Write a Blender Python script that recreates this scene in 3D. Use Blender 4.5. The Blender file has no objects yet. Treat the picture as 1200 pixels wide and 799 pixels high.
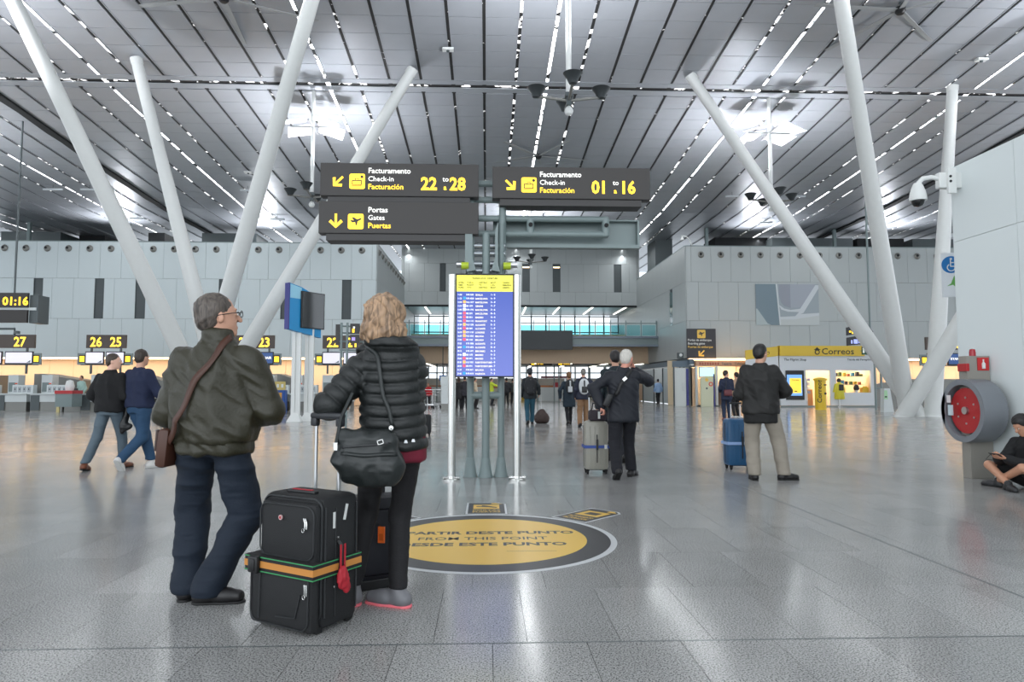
import bpy, bmesh, math, random
import numpy as np
from mathutils import Vector, Matrix, Euler
from mathutils.bvhtree import BVHTree

random.seed(7)
C = bpy.context.scene.collection
PI = math.pi
def R(a): return math.radians(a)

# ------------------------------------------------------------------ camera
F = 800.0                     # focal length in pixels of the 1200 x 799 frame
CAMZ, YAW, PITCH = 1.22, R(-2.12), R(3.75)
cam_d = bpy.data.cameras.new('camera'); cam = bpy.data.objects.new('camera', cam_d); C.objects.link(cam)
cam_d.sensor_width = 36; cam_d.lens = 36*F/1200; cam_d.clip_end = 500; cam_d.clip_start = .05
cam.location = (0, 0, CAMZ); cam.rotation_euler = (R(90)+PITCH, 0, YAW)
bpy.context.scene.camera = cam

# ------------------------------------------------------------------ sky and exposure
sc = bpy.context.scene
sc.view_settings.view_transform = 'Standard'; sc.view_settings.look = 'None'
sc.view_settings.gamma = 1; sc.view_settings.exposure = 0.07
sc.view_settings.use_curve_mapping = False
try:
    sc.cycles.use_denoising = True
    sc.cycles.max_bounces = 7; sc.cycles.diffuse_bounces = 3; sc.cycles.glossy_bounces = 3
    sc.cycles.transmission_bounces = 5; sc.cycles.transparent_max_bounces = 12
    sc.cycles.sample_clamp_indirect = 4; sc.cycles.caustics_reflective = False; sc.cycles.caustics_refractive = False
except Exception: pass
w = bpy.data.worlds.new('overcast_sky'); sc.world = w; w.use_nodes = True
bg = w.node_tree.nodes['Background']; bg.inputs[0].default_value = (.86, .93, 1, 1); bg.inputs[1].default_value = 1.8

def area(name, loc, rot, sx, sy, power, col=(1, 1, 1)):
    d = bpy.data.lights.new(name, 'AREA'); d.shape = 'RECTANGLE'; d.size = sx; d.size_y = sy; d.energy = power; d.color = col
    o = bpy.data.objects.new(name, d); C.objects.link(o); o.location = loc; o.rotation_euler = rot
    return o
# daylight of the glazed entrance front behind the camera
area('glazed_front_daylight', (3, -16, 6.5), (R(90), 0, 0), 70, 11, 3500, (.92, .97, 1))

# skylight slots of the roof: daylight falling straight down
for x_ in (-21.0, -14.88, -6.27, 2.34, 10.95, 19.56):
    for y_, z_ in ((-4, 14.5), (10, 13.9), (24, 12.75), (38, 11.85), (50, 11.7)):
        area('skylight_slot', (x_, y_, z_), (0, 0, 0), .12, 13, 170, (.94, .97, 1))
# ------------------------------------------------------------------ pixels <-> points
Rc = Euler((R(90)+PITCH, 0, YAW)).to_matrix()
Rci = Rc.inverted()
def ray(px, py): return Rc @ Vector(((px-600)/F, -(py-399.5)/F, -1))
def P(px, py, Y):  d = ray(px, py); return Vector((0, 0, CAMZ)) + d*(Y/d.y)
def PX(px, py, X): d = ray(px, py); return Vector((0, 0, CAMZ)) + d*(X/d.x)
def PZ(px, py, Z): d = ray(px, py); return Vector((0, 0, CAMZ)) + d*((Z-CAMZ)/d.z)
def G(px, py): return PZ(px, py, 0)
def proj(x, y, z):
    v = Rci @ Vector((x, y, z-CAMZ))
    return (600 + F*v.x/-v.z, 399.5 - F*v.y/-v.z) if v.z < -.01 else (-9999, -9999)

# ------------------------------------------------------------------ materials
def lin(c): return tuple((v/255/12.92 if v/255 <= .04045 else ((v/255+.055)/1.055)**2.4) for v in c)
MATS = {}
def mat(name, rgb, rough=.5, metal=0, spec=.5, bump=0, bscale=60, vary=0, vscale=8, emit=0, alpha=None, trans=0, coat=0):
    if name in MATS: return MATS[name]
    m = bpy.data.materials.new(name); m.use_nodes = True; nt = m.node_tree; b = nt.nodes['Principled BSDF']
    c = lin(rgb) + (1,)
    b.inputs['Base Color'].default_value = c; b.inputs['Roughness'].default_value = rough; b.inputs['Metallic'].default_value = metal
    b.inputs['Specular IOR Level'].default_value = spec
    if coat: b.inputs['Coat Weight'].default_value = coat; b.inputs['Coat Roughness'].default_value = .1
    if trans: b.inputs['Transmission Weight'].default_value = trans; b.inputs['IOR'].default_value = 1.05
    if alpha is not None: b.inputs['Alpha'].default_value = alpha
    if emit: b.inputs['Emission Color'].default_value = c; b.inputs['Emission Strength'].default_value = emit
    tc = nt.nodes.new('ShaderNodeTexCoord')
    if vary:
        n = nt.nodes.new('ShaderNodeTexNoise'); n.inputs['Scale'].default_value = vscale; n.inputs['Detail'].default_value = 5
        nt.links.new(tc.outputs['Object'], n.inputs['Vector'])
        mx = nt.nodes.new('ShaderNodeMix'); mx.data_type = 'RGBA'
        mx.inputs[6].default_value = tuple(v*(1-vary) for v in c[:3])+(1,); mx.inputs[7].default_value = tuple(min(1, v*(1+vary)) for v in c[:3])+(1,)
        nt.links.new(n.outputs[0], mx.inputs[0]); nt.links.new(mx.outputs[2], b.inputs['Base Color'])
    if bump:
        n = nt.nodes.new('ShaderNodeTexNoise'); n.inputs['Scale'].default_value = bscale; n.inputs['Detail'].default_value = 4
        nt.links.new(tc.outputs['Object'], n.inputs['Vector'])
        bp = nt.nodes.new('ShaderNodeBump'); bp.inputs['Strength'].default_value = bump; bp.inputs['Distance'].default_value = .01
        nt.links.new(n.outputs[0], bp.inputs['Height']); nt.links.new(bp.outputs[0], b.inputs['Normal'])
    MATS[name] = m
    return m

def granite():
    m = bpy.data.materials.new('polished_granite'); m.use_nodes = True; nt = m.node_tree; N = nt.nodes; L = nt.links; b = N['Principled BSDF']
    g = N.new('ShaderNodeNewGeometry'); oi = N.new('ShaderNodeObjectInfo')
    def noise(s, d=2):
        n = N.new('ShaderNodeTexNoise'); n.inputs['Scale'].default_value = s; n.inputs['Detail'].default_value = d; n.inputs['Roughness'].default_value = .7
        L.new(g.outputs['Position'], n.inputs['Vector']); return n
    fine = noise(120, 3); coarse = noise(.6, 4)
    r1 = N.new('ShaderNodeValToRGB'); e = r1.color_ramp.elements
    e[0].position = .38; e[0].color = (.03, .03, .032, 1); e[1].position = .52; e[1].color = (.45, .45, .44, 1)
    L.new(fine.outputs[0], r1.inputs[0])
    # tone of each slab
    add = N.new('ShaderNodeMath'); add.operation = 'ADD'; L.new(g.outputs['Random Per Island'], add.inputs[0]); L.new(oi.outputs['Random'], add.inputs[1])
    fr = N.new('ShaderNodeMath'); fr.operation = 'FRACT'; L.new(add.outputs[0], fr.inputs[0])
    mr = N.new('ShaderNodeMapRange'); mr.inputs['To Min'].default_value = .86; mr.inputs['To Max'].default_value = 1.02; L.new(fr.outputs[0], mr.inputs[0])
    mr2 = N.new('ShaderNodeMapRange'); mr2.inputs['From Min'].default_value = .3; mr2.inputs['From Max'].default_value = .7
    mr2.inputs['To Min'].default_value = .90; mr2.inputs['To Max'].default_value = 1.1; L.new(coarse.outputs[0], mr2.inputs[0])
    mu = N.new('ShaderNodeMath'); mu.operation = 'MULTIPLY'; L.new(mr.outputs[0], mu.inputs[0]); L.new(mr2.outputs[0], mu.inputs[1])
    vm = N.new('ShaderNodeVectorMath'); vm.operation = 'SCALE'; L.new(r1.outputs[0], vm.inputs[0]); L.new(mu.outputs[0], vm.inputs['Scale'])
    L.new(vm.outputs[0], b.inputs['Base Color'])
    rr = N.new('ShaderNodeMapRange'); rr.inputs['From Min'].default_value = .3; rr.inputs['From Max'].default_value = .7
    rr.inputs['To Min'].default_value = .13; rr.inputs['To Max'].default_value = .19; L.new(coarse.outputs[0], rr.inputs[0]); L.new(rr.outputs[0], b.inputs['Roughness'])
    b.inputs['Specular IOR Level'].default_value = .42
    bp = N.new('ShaderNodeBump'); bp.inputs['Strength'].default_value = .004; bp.inputs['Distance'].default_value = .002
    L.new(fine.outputs[0], bp.inputs['Height']); L.new(bp.outputs[0], b.inputs['Normal'])
    return m
GRAN = granite()

def dash_light(name, lit, on):
    """roof gap: daylight seen in dashes between the folded trays"""
    m = bpy.data.materials.new(name); m.use_nodes = True; nt = m.node_tree; N = nt.nodes; L = nt.links; b = N['Principled BSDF']
    b.inputs['Base Color'].default_value = (.02, .02, .02, 1); b.inputs['Roughness'].default_value = .6
    g = N.new('ShaderNodeNewGeometry'); mp = N.new('ShaderNodeMapping'); mp.inputs['Scale'].default_value = (1.3, 1.3, .1)
    L.new(g.outputs['Position'], mp.inputs['Vector'])
    n = N.new('ShaderNodeTexNoise'); n.inputs['Scale'].default_value = 2.0; n.inputs['Detail'].default_value = 3; L.new(mp.outputs[0], n.inputs['Vector'])
    r = N.new('ShaderNodeValToRGB'); r.color_ramp.elements[0].position = on; r.color_ramp.elements[1].position = on+.02
    L.new(n.outputs[0], r.inputs[0]); L.new(r.outputs[0], b.inputs['Emission Color']); b.inputs['Emission Strength'].default_value = lit
    return m

WHITE = mat('white_painted_steel', (222, 224, 222), .38, vary=.03)
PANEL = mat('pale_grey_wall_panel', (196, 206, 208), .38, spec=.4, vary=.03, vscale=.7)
PANEL_SHADED = mat('shaded_wall_panel', (172, 178, 178), .4, spec=.4, vary=.03, vscale=.7)  # same cladding as the pale panel, weaker daylight put into the colour
JOINT = mat('dark_joint', (84, 90, 92), .8)
ROOFM = mat('perforated_roof_tray', (164, 168, 174), .40, metal=.35, vary=.06, vscale=1.5)
DARK = mat('dark_void', (26, 28, 30), .8)
SIGN = mat('black_brown_sign_face', (44, 40, 38), .45)
SIGNB = mat('sign_casing_dark', (52, 50, 50), .5)
YEL = mat('lit_yellow_lettering', (255, 205, 50), .5, emit=1.5)
WHT = mat('lit_white_lettering', (245, 245, 240), .5, emit=.9)
YELF = mat('yellow_print', (232, 192, 84), .45)
GREY = mat('grey_painted_steel', (120, 134, 134), .4, vary=.04)
GREYD = mat('dark_grey_steel', (80, 88, 90), .45)
CHROME = mat('brushed_stainless', (205, 205, 202), .22, metal=1)
ALU = mat('aluminium_tube', (190, 192, 194), .3, metal=.9)
BLACK = mat('black_plastic', (22, 22, 24), .45)
RUBBER = mat('black_rubber', (18, 18, 18), .8)
GLASSD = mat('dark_green_glass', (34, 84, 88), .12, spec=.8)
RED = mat('red_enamel', (178, 34, 40), .35)
WARM = mat('warm_strip_lamp', (255, 214, 160), .5, emit=6)
COOLL = mat('white_linear_lamp', (255, 252, 240), .5, emit=3.5)
BEIGE = mat('beige_wall_panel', (226, 196, 164), .5, vary=.03)
DESK = mat('white_desk_laminate', (208, 214, 214), .35)
STEELP = mat('grey_steel_sheet', (128, 128, 124), .4, metal=.4)
BLUE = mat('blue_vinyl', (22, 138, 196), .4)

# ------------------------------------------------------------------ mesh helpers
def link(name, me, m=None, parent=None, loc=(0, 0, 0), rot=(0, 0, 0), smooth=False, label=None):
    o = bpy.data.objects.new(name, me); C.objects.link(o)
    if m is not None and len(me.materials) == 0: me.materials.append(m)
    if smooth:
        me.polygons.foreach_set('use_smooth', [True]*len(me.polygons))
    o.parent = parent; o.location = loc; o.rotation_euler = rot
    if label: o['label'] = label
    return o
def tag(o, label=None, cat=None, group=None, kind=None):
    if label: o['label'] = label
    if cat: o['category'] = cat
    if group: o['group'] = group
    if kind: o['kind'] = kind
    return o
def thing(name, label, cat, loc=(0, 0, 0), rz=0, group=None):
    o = bpy.data.objects.new(name, None); C.objects.link(o); o.location = loc; o.rotation_euler = (0, 0, rz)
    o.empty_display_size = .1
    return tag(o, label, cat, group)
def struct(name, loc=(0, 0, 0), rz=0):
    o = bpy.data.objects.new(name, None); C.objects.link(o); o.location = loc; o.rotation_euler = (0, 0, rz); o['kind'] = 'structure'
    return o
class MB:
    """collects shapes into one mesh"""
    def __init__(s): s.bm = bmesh.new()
    def box(s, x0, x1, y0, y1, z0, z1, bev=0, M=None):
        v = [s.bm.verts.new(p) for p in ((x0, y0, z0), (x1, y0, z0), (x1, y1, z0), (x0, y1, z0), (x0, y0, z1), (x1, y0, z1), (x1, y1, z1), (x0, y1, z1))]
        f = [s.bm.faces.new([v[i] for i in q]) for q in ((3, 2, 1, 0), (4, 5, 6, 7), (0, 1, 5, 4), (1, 2, 6, 5), (2, 3, 7, 6), (3, 0, 4, 7))]
        if bev:
            ed = list({e for q in f for e in q.edges})
            r = bmesh.ops.bevel(s.bm, geom=ed, offset=bev, segments=2, affect='EDGES', profile=.5)
            v = list({x for q in r['faces'] for x in q.verts} | {x for x in v if x.is_valid})
        if M is not None: bmesh.ops.transform(s.bm, matrix=M, verts=v)
        return s
    def tube(s, pts, rad, n=12, cap=True):
        pts = [Vector(p) for p in pts]; rs = rad if isinstance(rad, (list, tuple)) else [rad]*len(pts)
        rings = []; prev = None
        for i, p in enumerate(pts):
            d = (pts[min(i+1, len(pts)-1)]-pts[max(i-1, 0)]).normalized()
            a = prev if prev is not None else (Vector((0, 0, 1)) if abs(d.z) < .9 else Vector((1, 0, 0)))
            u = (a-d*a.dot(d)).normalized(); prev = u; v = d.cross(u)
            rings.append([s.bm.verts.new(p+(u*math.cos(2*PI*k/n)+v*math.sin(2*PI*k/n))*rs[i]) for k in range(n)])
        for a, b in zip(rings, rings[1:]):
            for k in range(n): s.bm.faces.new((a[k], a[(k+1) % n], b[(k+1) % n], b[k]))
        if cap: s.bm.faces.new(rings[0][::-1]); s.bm.faces.new(rings[-1])
        return s
    def prism(s, pts, y0, y1, M=None):
        """outline in x,z extruded along y"""
        a = [s.bm.verts.new((x, y0, z)) for x, z in pts]; b = [s.bm.verts.new((x, y1, z)) for x, z in pts]
        s.bm.faces.new(a[::-1]); s.bm.faces.new(b); n = len(pts)
        for i in range(n): s.bm.faces.new((a[i], a[(i+1) % n], b[(i+1) % n], b[i]))
        if M is not None: bmesh.ops.transform(s.bm, matrix=M, verts=a+b)
        return s
    def lathe(s, prof, n=24, c=(0, 0, 0), M=None):
        rings = [[s.bm.verts.new((c[0]+r*math.cos(2*PI*k/n), c[1]+r*math.sin(2*PI*k/n), c[2]+z)) for k in range(n)] for r, z in prof]
        for a, b in zip(rings, rings[1:]):
            for k in range(n): s.bm.faces.new((a[k], a[(k+1) % n], b[(k+1) % n], b[k]))
        s.bm.faces.new(rings[0][::-1]); s.bm.faces.new(rings[-1])
        if M is not None: bmesh.ops.transform(s.bm, matrix=M, verts=[v for r in rings for v in r])
        return s
    def mesh(s, name='m'):
        bmesh.ops.recalc_face_normals(s.bm, faces=s.bm.faces)
        me = bpy.data.meshes.new(name); s.bm.to_mesh(me); s.bm.free(); return me
    def build(s, name, m, parent=None, loc=(0, 0, 0), rot=(0, 0, 0), smooth=False, label=None):
        o = link(name, s.mesh(name), m, parent, loc, rot, label=label)
        if smooth:
            me = o.data; me.polygons.foreach_set('use_smooth', [True]*len(me.polygons))
            try: me.set_sharp_from_angle(angle=R(40))
            except Exception: pass
        return o
def bx(name, m, parent, x0, x1, y0, y1, z0, z1, bev=0, label=None):
    return MB().box(x0, x1, y0, y1, z0, z1, bev).build(name, m, parent, label=label)
def tb(name, m, parent, pts, r, n=12, label=None): return MB().tube(pts, r, n).build(name, m, parent, smooth=True, label=label)
BC = {}
def boxmesh(w_, d_, h_, m):
    k = (round(w_, 3), round(d_, 3), round(h_, 3), m.name)
    if k not in BC:
        me = MB().box(-w_/2, w_/2, 0, d_, -h_/2, h_/2).mesh('panel'); me.materials.append(m); BC[k] = me
    return BC[k]
def copy_tree(o, parent=None):
    c = o.copy(); C.objects.link(c); c.parent = parent
    for ch in list(o.children): copy_tree(ch, c)
    return c
def circle(cx, cz, r, n=24, a0=0, a1=2*PI): return [(cx+r*math.cos(a0+(a1-a0)*k/n), cz+r*math.sin(a0+(a1-a0)*k/n)) for k in range(n)]
def rrect(x0, x1, z0, z1, r, n=4):
    p = []
    for cx, cz, a in ((x1-r, z1-r, 0), (x0+r, z1-r, 90), (x0+r, z0+r, 180), (x1-r, z0+r, 270)):
        for k in range(n+1): p.append((cx+r*math.cos(R(a+90*k/n)), cz+r*math.sin(R(a+90*k/n))))
    return p
# lettering: real mesh letters, upright and facing -y
def text(s, size, m, parent, loc, bold=0, align='LEFT', rot=(R(90), 0, 0), name='lettering', ext=.002, sx=1, spacing=1):
    cu = bpy.data.curves.new('t', 'FONT'); cu.body = s; cu.size = size; cu.align_x = align; cu.extrude = ext; cu.offset = bold*size
    cu.resolution_u = 2; cu.space_character = spacing
    o = bpy.data.objects.new('t', cu); C.objects.link(o)
    dg = bpy.context.evaluated_depsgraph_get(); me = bpy.data.meshes.new_from_object(o.evaluated_get(dg))
    bpy.data.objects.remove(o); bpy.data.curves.remove(cu)
    if sx != 1: me.transform(Matrix.Scale(sx, 4, (1, 0, 0)))
    me.materials.clear(); me.materials.append(m)
    return link(name, me, None, parent, loc, rot)
def arrow(m, parent, cx, cz, s, ang, y=0, name='arrow'):
    """arrow pointing along ang (degrees, 0 = right)"""
    pts = [(-.5, -.085), (.22, -.085), (-.07, -.36), (.1, -.5), (.56, 0), (.1, .5), (-.07, .36), (.22, .085), (-.5, .085)]
    c, q = math.cos(R(ang)), math.sin(R(ang))
    return MB().prism([(cx+s*(a*c-b*q), cz+s*(a*q+b*c)) for a, b in pts], y-.003, y).build(name, m, parent)
def plane_icon(mbg, mfg, parent, cx, cz, s, y=0):
    MB().prism(rrect(cx-s/2, cx+s/2, cz-s/2, cz+s/2, s*.12), y-.003, y).build('pictogram', mbg, parent)
    p = [(-.36, -.02), (-.26, .04), (-.12, .0), (-.26, .2), (-.14, .22), (.1, .08), (.3, .16), (.38, .13), (.34, .06), (.12, -.06), (.08, -.3), (.0, -.32), (-.04, -.1), (-.2, -.14)]
    MB().prism([(cx+a*s, cz+.06*s+b*s) for a, b in p], y-.006, y-.003).build('pictogram', mfg, parent)
def bag_icon(mbg, mfg, parent, cx, cz, s, y=0):
    MB().prism(rrect(cx-s/2, cx+s/2, cz-s/2, cz+s/2, s*.12), y-.003, y).build('pictogram', mbg, parent)
    f = MB()
    f.prism([(cx+a*s, cz+b*s) for a, b in ((-.36, -.28), (.3, -.28), (.3, -.32), (-.36, -.32))], y-.006, y-.003)
    for a0, a1, b0, b1 in ((-.34, -.28, -.24, .08), (.24, .3, -.24, .08), (-.28, .24, .02, .08), (-.28, .24, -.24, -.19), (-.14, -.1, .08, .2), (.06, .1, .08, .2), (-.1, .06, .16, .2)):
        f.box(cx+a0*s, cx+a1*s, y-.006, y-.003, cz+b0*s, cz+b1*s)
    f.prism([(cx+.3*s+.1*s*math.cos(t*PI/6), cz+.3*s+.1*s*math.sin(t*PI/6)) for t in range(12)], y-.006, y-.003)
    f.build('pictogram', mfg, parent)
# ================================================================== FLOOR
TW, TL = .45, .86
def tile_rows():
    y = -6.0; k = 0
    while y < 66: yield k, y; y += TL; k += 1
floor = struct('floor')
JOINTY = 3.33                                    # wide movement joint across the hall
bx('slab', JOINT, floor, -46, 48, -12, 67, -.2, -.012).data.name = 'slab'
def rows():
    out = []; y = JOINTY
    while y > -12: y -= TL; out.append(y)
    y = JOINTY
    while y < 66: out.append(y); y += TL
    return sorted(out)
near, far = [], []
for k, y in enumerate(rows()):
    x = -46 + ((k*.37) % 1)*TW
    while x < 48:
        X0 = x; X1 = x+TW
        px, py = proj(x+TW/2, y+TL/2, 0)
        vis = y > 1.9 and -60 < px < 1260 and y < 9.3
        (near if vis else far).append((X0, X1, y)); x += TW
near.sort(key=lambda t: t[2]); far += near[300:]; near = near[:300]
g_ = .0014
tile_me = MB().box(-TW/2+g_, TW/2-g_, -TL/2+g_, TL/2-g_, -.02, 0).mesh('floor_tile'); tile_me.materials.append(GRAN)
for (a, b, y) in near:
    o = link('floor_tile', tile_me, None, floor, ((a+b)/2, y+TL/2+(.004 if abs(y-JOINTY) < .1 else 0), 0))
V, Fc = [], []
for (a, b, y) in far:
    n = len(V)
    V += [(a+g_, y+g_, 0), (b-g_, y+g_, 0), (b-g_, y+TL-g_, 0), (a+g_, y+TL-g_, 0)]
    V += [(a+g_, y+g_, -.012), (b-g_, y+g_, -.012), (b-g_, y+TL-g_, -.012), (a+g_, y+TL-g_, -.012)]
    Fc += [(n, n+1, n+2, n+3), (n+4, n+5, n+1, n), (n+5, n+6, n+2, n+1), (n+6, n+7, n+3, n+2), (n+7, n+4, n, n+3)]
me = bpy.data.meshes.new('far_tiles'); me.from_pydata(V, [], Fc)
tag(link('floor_tiles_field', me, GRAN, floor), kind='stuff')
# metal movement joints
bx('movement_joint', GREYD, floor, -46, 48, JOINTY-.005, JOINTY+.005, -.012, .0006)
bx('movement_joint', GREYD, floor, 3.10, 3.112, JOINTY, 60, -.012, .0006)

# ================================================================== ROOF
def zr(Y):
    t = [(-14, 15.2), (8, 14.6), (15, 14.1), (21.5, 13.5), (28, 12.95), (35, 12.45), (42, 12.1), (50, 12.1), (58, 12.3), (70, 12.6)]
    for (a, za), (b, zb) in zip(t, t[1:]):
        if Y <= b: return za+(zb-za)*(Y-a)/(b-a)
    return 12.6
SP = 1.23; X0R = -.12
roof = struct('ceiling')
rt, rf = [], []
tray = MB().box(-.56, .56, -.491, .491, 0, .03).box(-.56, -.53, -.491, .491, -.02, 0).box(.53, .56, -.491, .491, -.02, 0).mesh('roof_tray'); tray.materials.append(ROOFM)
cells = []
GAPY = 26
for k in range(-29, 36):
    for j in range(-13, 67):
        if j == GAPY: continue
        xc = X0R+(k+.5)*SP; yc = j+.5
        if j > 56 and (xc < -8 or xc > 14): pass
        cells.append((xc, yc, k))
def onscreen(c):
    px, py = proj(c[0], c[1], zr(c[1])); return c[1] > 5 and -20 < px < 1220 and -8 < py < 300
vis = sorted([c for c in cells if onscreen(c)], key=lambda c: c[1])
nearc = vis[:300]; ns = set(nearc)
for (x, y, k) in nearc:
    z = zr(y); sl = math.atan((zr(y+.5)-zr(y-.5)))
    link('roof_tray', tray, None, roof, (x, y, z), (sl, 0, 0))
V, Fc = [], []
BOX = [(0, 3, 2, 1), (4, 5, 6, 7), (0, 1, 5, 4), (1, 2, 6, 5), (2, 3, 7, 6), (3, 0, 4, 7)]
for c in cells:
    if c in ns: continue
    x, y, k = c
    z0, z1 = zr(y-.491), zr(y+.491)
    for (xa, xb, dz0, dz1) in ((-.56, .56, 0, .03), (-.56, -.53, -.02, 0), (.53, .56, -.02, 0)):
        n = len(V)
        V += [(x+xa, y-.491, z0+dz0), (x+xb, y-.491, z0+dz0), (x+xb, y+.491, z1+dz0), (x+xa, y+.491, z1+dz0),
              (x+xa, y-.491, z0+dz1), (x+xb, y-.491, z0+dz1), (x+xb, y+.491, z1+dz1), (x+xa, y+.491, z1+dz1)]
        Fc += [tuple(n+i for i in q) for q in BOX]
me = bpy.data.meshes.new('roof_trays'); me.from_pydata(V, [], Fc)
tag(link('roof_trays_field', me, ROOFM, roof), kind='stuff')
# backing above the gaps, with the daylit gaps every seventh joint
D0 = dash_light('roof_gap_dark', 1.0, .67); D1 = dash_light('roof_gap_half_lit', 2.0, .55); D2 = dash_light('roof_gap_daylit', 8, .42)
ys = list(range(-13, 68, 2))
def strip(x0, x1, m, dz, name):
    V = [(x, y, zr(y)+dz) for y in ys for x in (x0, x1)]
    Fc = [(2*i, 2*i+2, 2*i+3, 2*i+1) for i in range(len(ys)-1)]
    me = bpy.data.meshes.new(name); me.from_pydata(V, [], Fc); return link(name, me, m, roof)
for k in range(-29, 37):
    x = X0R+k*SP
    c = (k-2) % 7
    strip(x-.08, x+.08, D2 if c == 0 else D1 if c in (1, 6) else D0, .012, 'roof_gap')
MB().box(X0R-29*SP, X0R+36*SP, GAPY, GAPY+1, 0, .03).build('gap_backing', DARK, roof, (0, 0, zr(26)+.35))
for a_, b_ in ((.0, .37), (.56, 1.0)):
    MB().box(X0R-29*SP, X0R+36*SP, GAPY+a_, GAPY+b_, -.0, .03).build('gap_cover', ROOFM, roof, (0, 0, zr(GAPY+(a_+b_)/2)))
MB().box(X0R-29*SP, X0R+36*SP, GAPY+.40, GAPY+.53, .03, .05).build('gap_light', D1, roof, (0, 0, zr(GAPY+.5)))
V = [(x, y, zr(y)+.5) for y in ys for x in (X0R-29*SP, X0R+36*SP)]
me = bpy.data.meshes.new('roof_deck'); me.from_pydata(V, [], [(2*i, 2*i+2, 2*i+3, 2*i+1) for i in range(len(ys)-1)]); link('roof_deck', me, DARK, roof)
# wider side slots built as dark bars, shade of the edge put into the colour
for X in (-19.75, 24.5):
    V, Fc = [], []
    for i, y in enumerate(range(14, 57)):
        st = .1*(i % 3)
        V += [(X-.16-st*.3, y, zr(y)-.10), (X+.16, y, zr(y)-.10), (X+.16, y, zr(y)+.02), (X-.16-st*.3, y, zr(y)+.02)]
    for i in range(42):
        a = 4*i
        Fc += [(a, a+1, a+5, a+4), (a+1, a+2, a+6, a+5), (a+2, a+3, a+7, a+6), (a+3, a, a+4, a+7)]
    me = bpy.data.meshes.new('roof_dark_edge'); me.from_pydata(V, [], Fc); link('roof_dark_edge', me, DARK, roof)

# ================================================================== WALLS (clad in panels)
YF = 41.0
XL = P(440, 400, YF).x; XR = P(805, 400, YF).x
YBK = (PX(474, 400, XL).y + PX(750, 400, XR).y)/2
def zz(py, Y=YF): return P(600, py, Y).z
RZ = [zz(287), zz(329), zz(375), zz(419)]      # cladding rows of the two side blocks
PW = 1.232
def clad(root, segs, z0, z1, m, depth=.05):
    """one object per cladding panel; segs = breaks along local x"""
    for a, b in zip(segs, segs[1:]):
        if b-a < .05: continue
        link('panel', boxmesh(b-a-.014, depth, z1-z0-.014, m), None, root, ((a+b)/2, -depth, (z0+z1)/2))
def steps(a, b, off=0):
    out = [a]; x = a+off if off else a+PW
    while x < b-.2: out.append(x); x += PW
    return out+[b]
port_me = MB().lathe([(.0, 0), (.18, 0), (.2, .03), (.17, .06), (.10, .10), (.085, .12), (.0, .12)], 20).mesh('vent_nozzle')
port_me.materials.append(STEELP)
eye_me = MB().lathe([(.0, 0), (.08, 0), (.08, .02), (.0, .02)], 14).mesh('vent_opening'); eye_me.materials.append(DARK)
def ports(root, segs, z):
    for a, b in zip(segs, segs[1:]):
        if abs(b-a-PW) > .1: continue
        o = link('air_nozzle', port_me, None, root, ((a+b)/2, -.05, z), (R(90), 0, 0), smooth=False)
        link('nozzle_opening', eye_me, None, o, (-.035, 0.02, .112))
def slot_window(root, x0, x1, z0, z1, lamp=False):
    fr = MB().box(x0, x0+.03, -.05, .15, z0, z1).box(x1-.03, x1, -.05, .15, z0, z1).box(x0, x1, -.05, .15, z0, z0+.03).box(x0, x1, -.05, .15, z1-.03, z1).build('window_frame', GREYD, root)
    bx('window_pane', GLASSD, fr, x0+.03, x1-.03, .06, .08, z0+.03, z1-.03)
    bx('transom', GREYD, fr, x0+.03, x1-.03, .0, .05, z0+(z1-z0)*.58, z0+(z1-z0)*.58+.04)
    if lamp: bx('lamp_strip', WARM, fr, x0+.05, x1-.05, .0, .04, z1-.32, z1-.24)
# left block, front face at Y = YF
wl = struct('wall_left', (0, YF, 0))
xl0 = -34.0
def lx(px, Y=YF): return P(px, 400, Y).x
s1 = sorted([XL-.25]+[XL-.25-PW*k for k in range(0, 22)]); s1 = sorted(set([round(v, 3) for v in s1]+[round(XL, 3)]))
clad(wl, s1, RZ[1], RZ[0], PANEL); ports(wl, s1, zz(295))
wins = [(37, 48), (109, 120), (157, 169), (255, 266), (328, 340), (400, 411)]
edge = xl0
for (a, b) in wins:
    a, b = lx(a), lx(b)
    segs = [edge]; n = max(1, round((a-edge)/PW)); w_ = PW
    x = a; back = [a]
    while x-PW > edge+.3: x -= PW; back.append(x)
    segs = [edge]+back[::-1]
    clad(wl, segs, RZ[2], RZ[1], PANEL); slot_window(wl, a, b, RZ[2], RZ[1]); edge = b
clad(wl, steps(edge, XL, .62), RZ[2], RZ[1], PANEL)
clad(wl, sorted(round(v, 3) for v in [XL]+[XL-.1-PW*k for k in range(0, 22)]), RZ[3], RZ[2], PANEL)
bx('backing', JOINT, wl, xl0, XL-.02, .001, .25, RZ[3], RZ[0]-.01)
bx('coping', GREY, wl, xl0, XL, -.06, .3, RZ[0]-.005, RZ[0]+.05)
bx('soffit', BEIGE, wl, xl0, XL, .0, 1.6, RZ[3]-.12, RZ[3]-.02)
bx('strip_lamp', WARM, wl, xl0, XL-.3, -.03, .10, RZ[3]-.13, RZ[3]-.03)
area('left_strip_light', ((xl0+XL)/2, YF+.35, RZ[3]-.16), (R(12), 0, 0), XL-xl0, .15, 420, (1, .80, .58))
area('right_strip_light', (XR+11, YF+.35, RZ[3]-.16), (R(12), 0, 0), 21, .15, 330, (1, .80, .58))
# recessed beige wall under it
clad_root = struct('wall_left_recess', (0, YF+1.5, 0))
for k in range(20):
    x = XL-.02-PW*1.15*k
    link('panel', boxmesh(PW*1.15-.014, .05, RZ[3]-.15, BEIGE), None, clad_root, (x-PW*.575, -.05, (RZ[3]-.15)/2+.02))
bx('backing', JOINT, clad_root, xl0, XL, .001, .2, 0, RZ[3])
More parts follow.
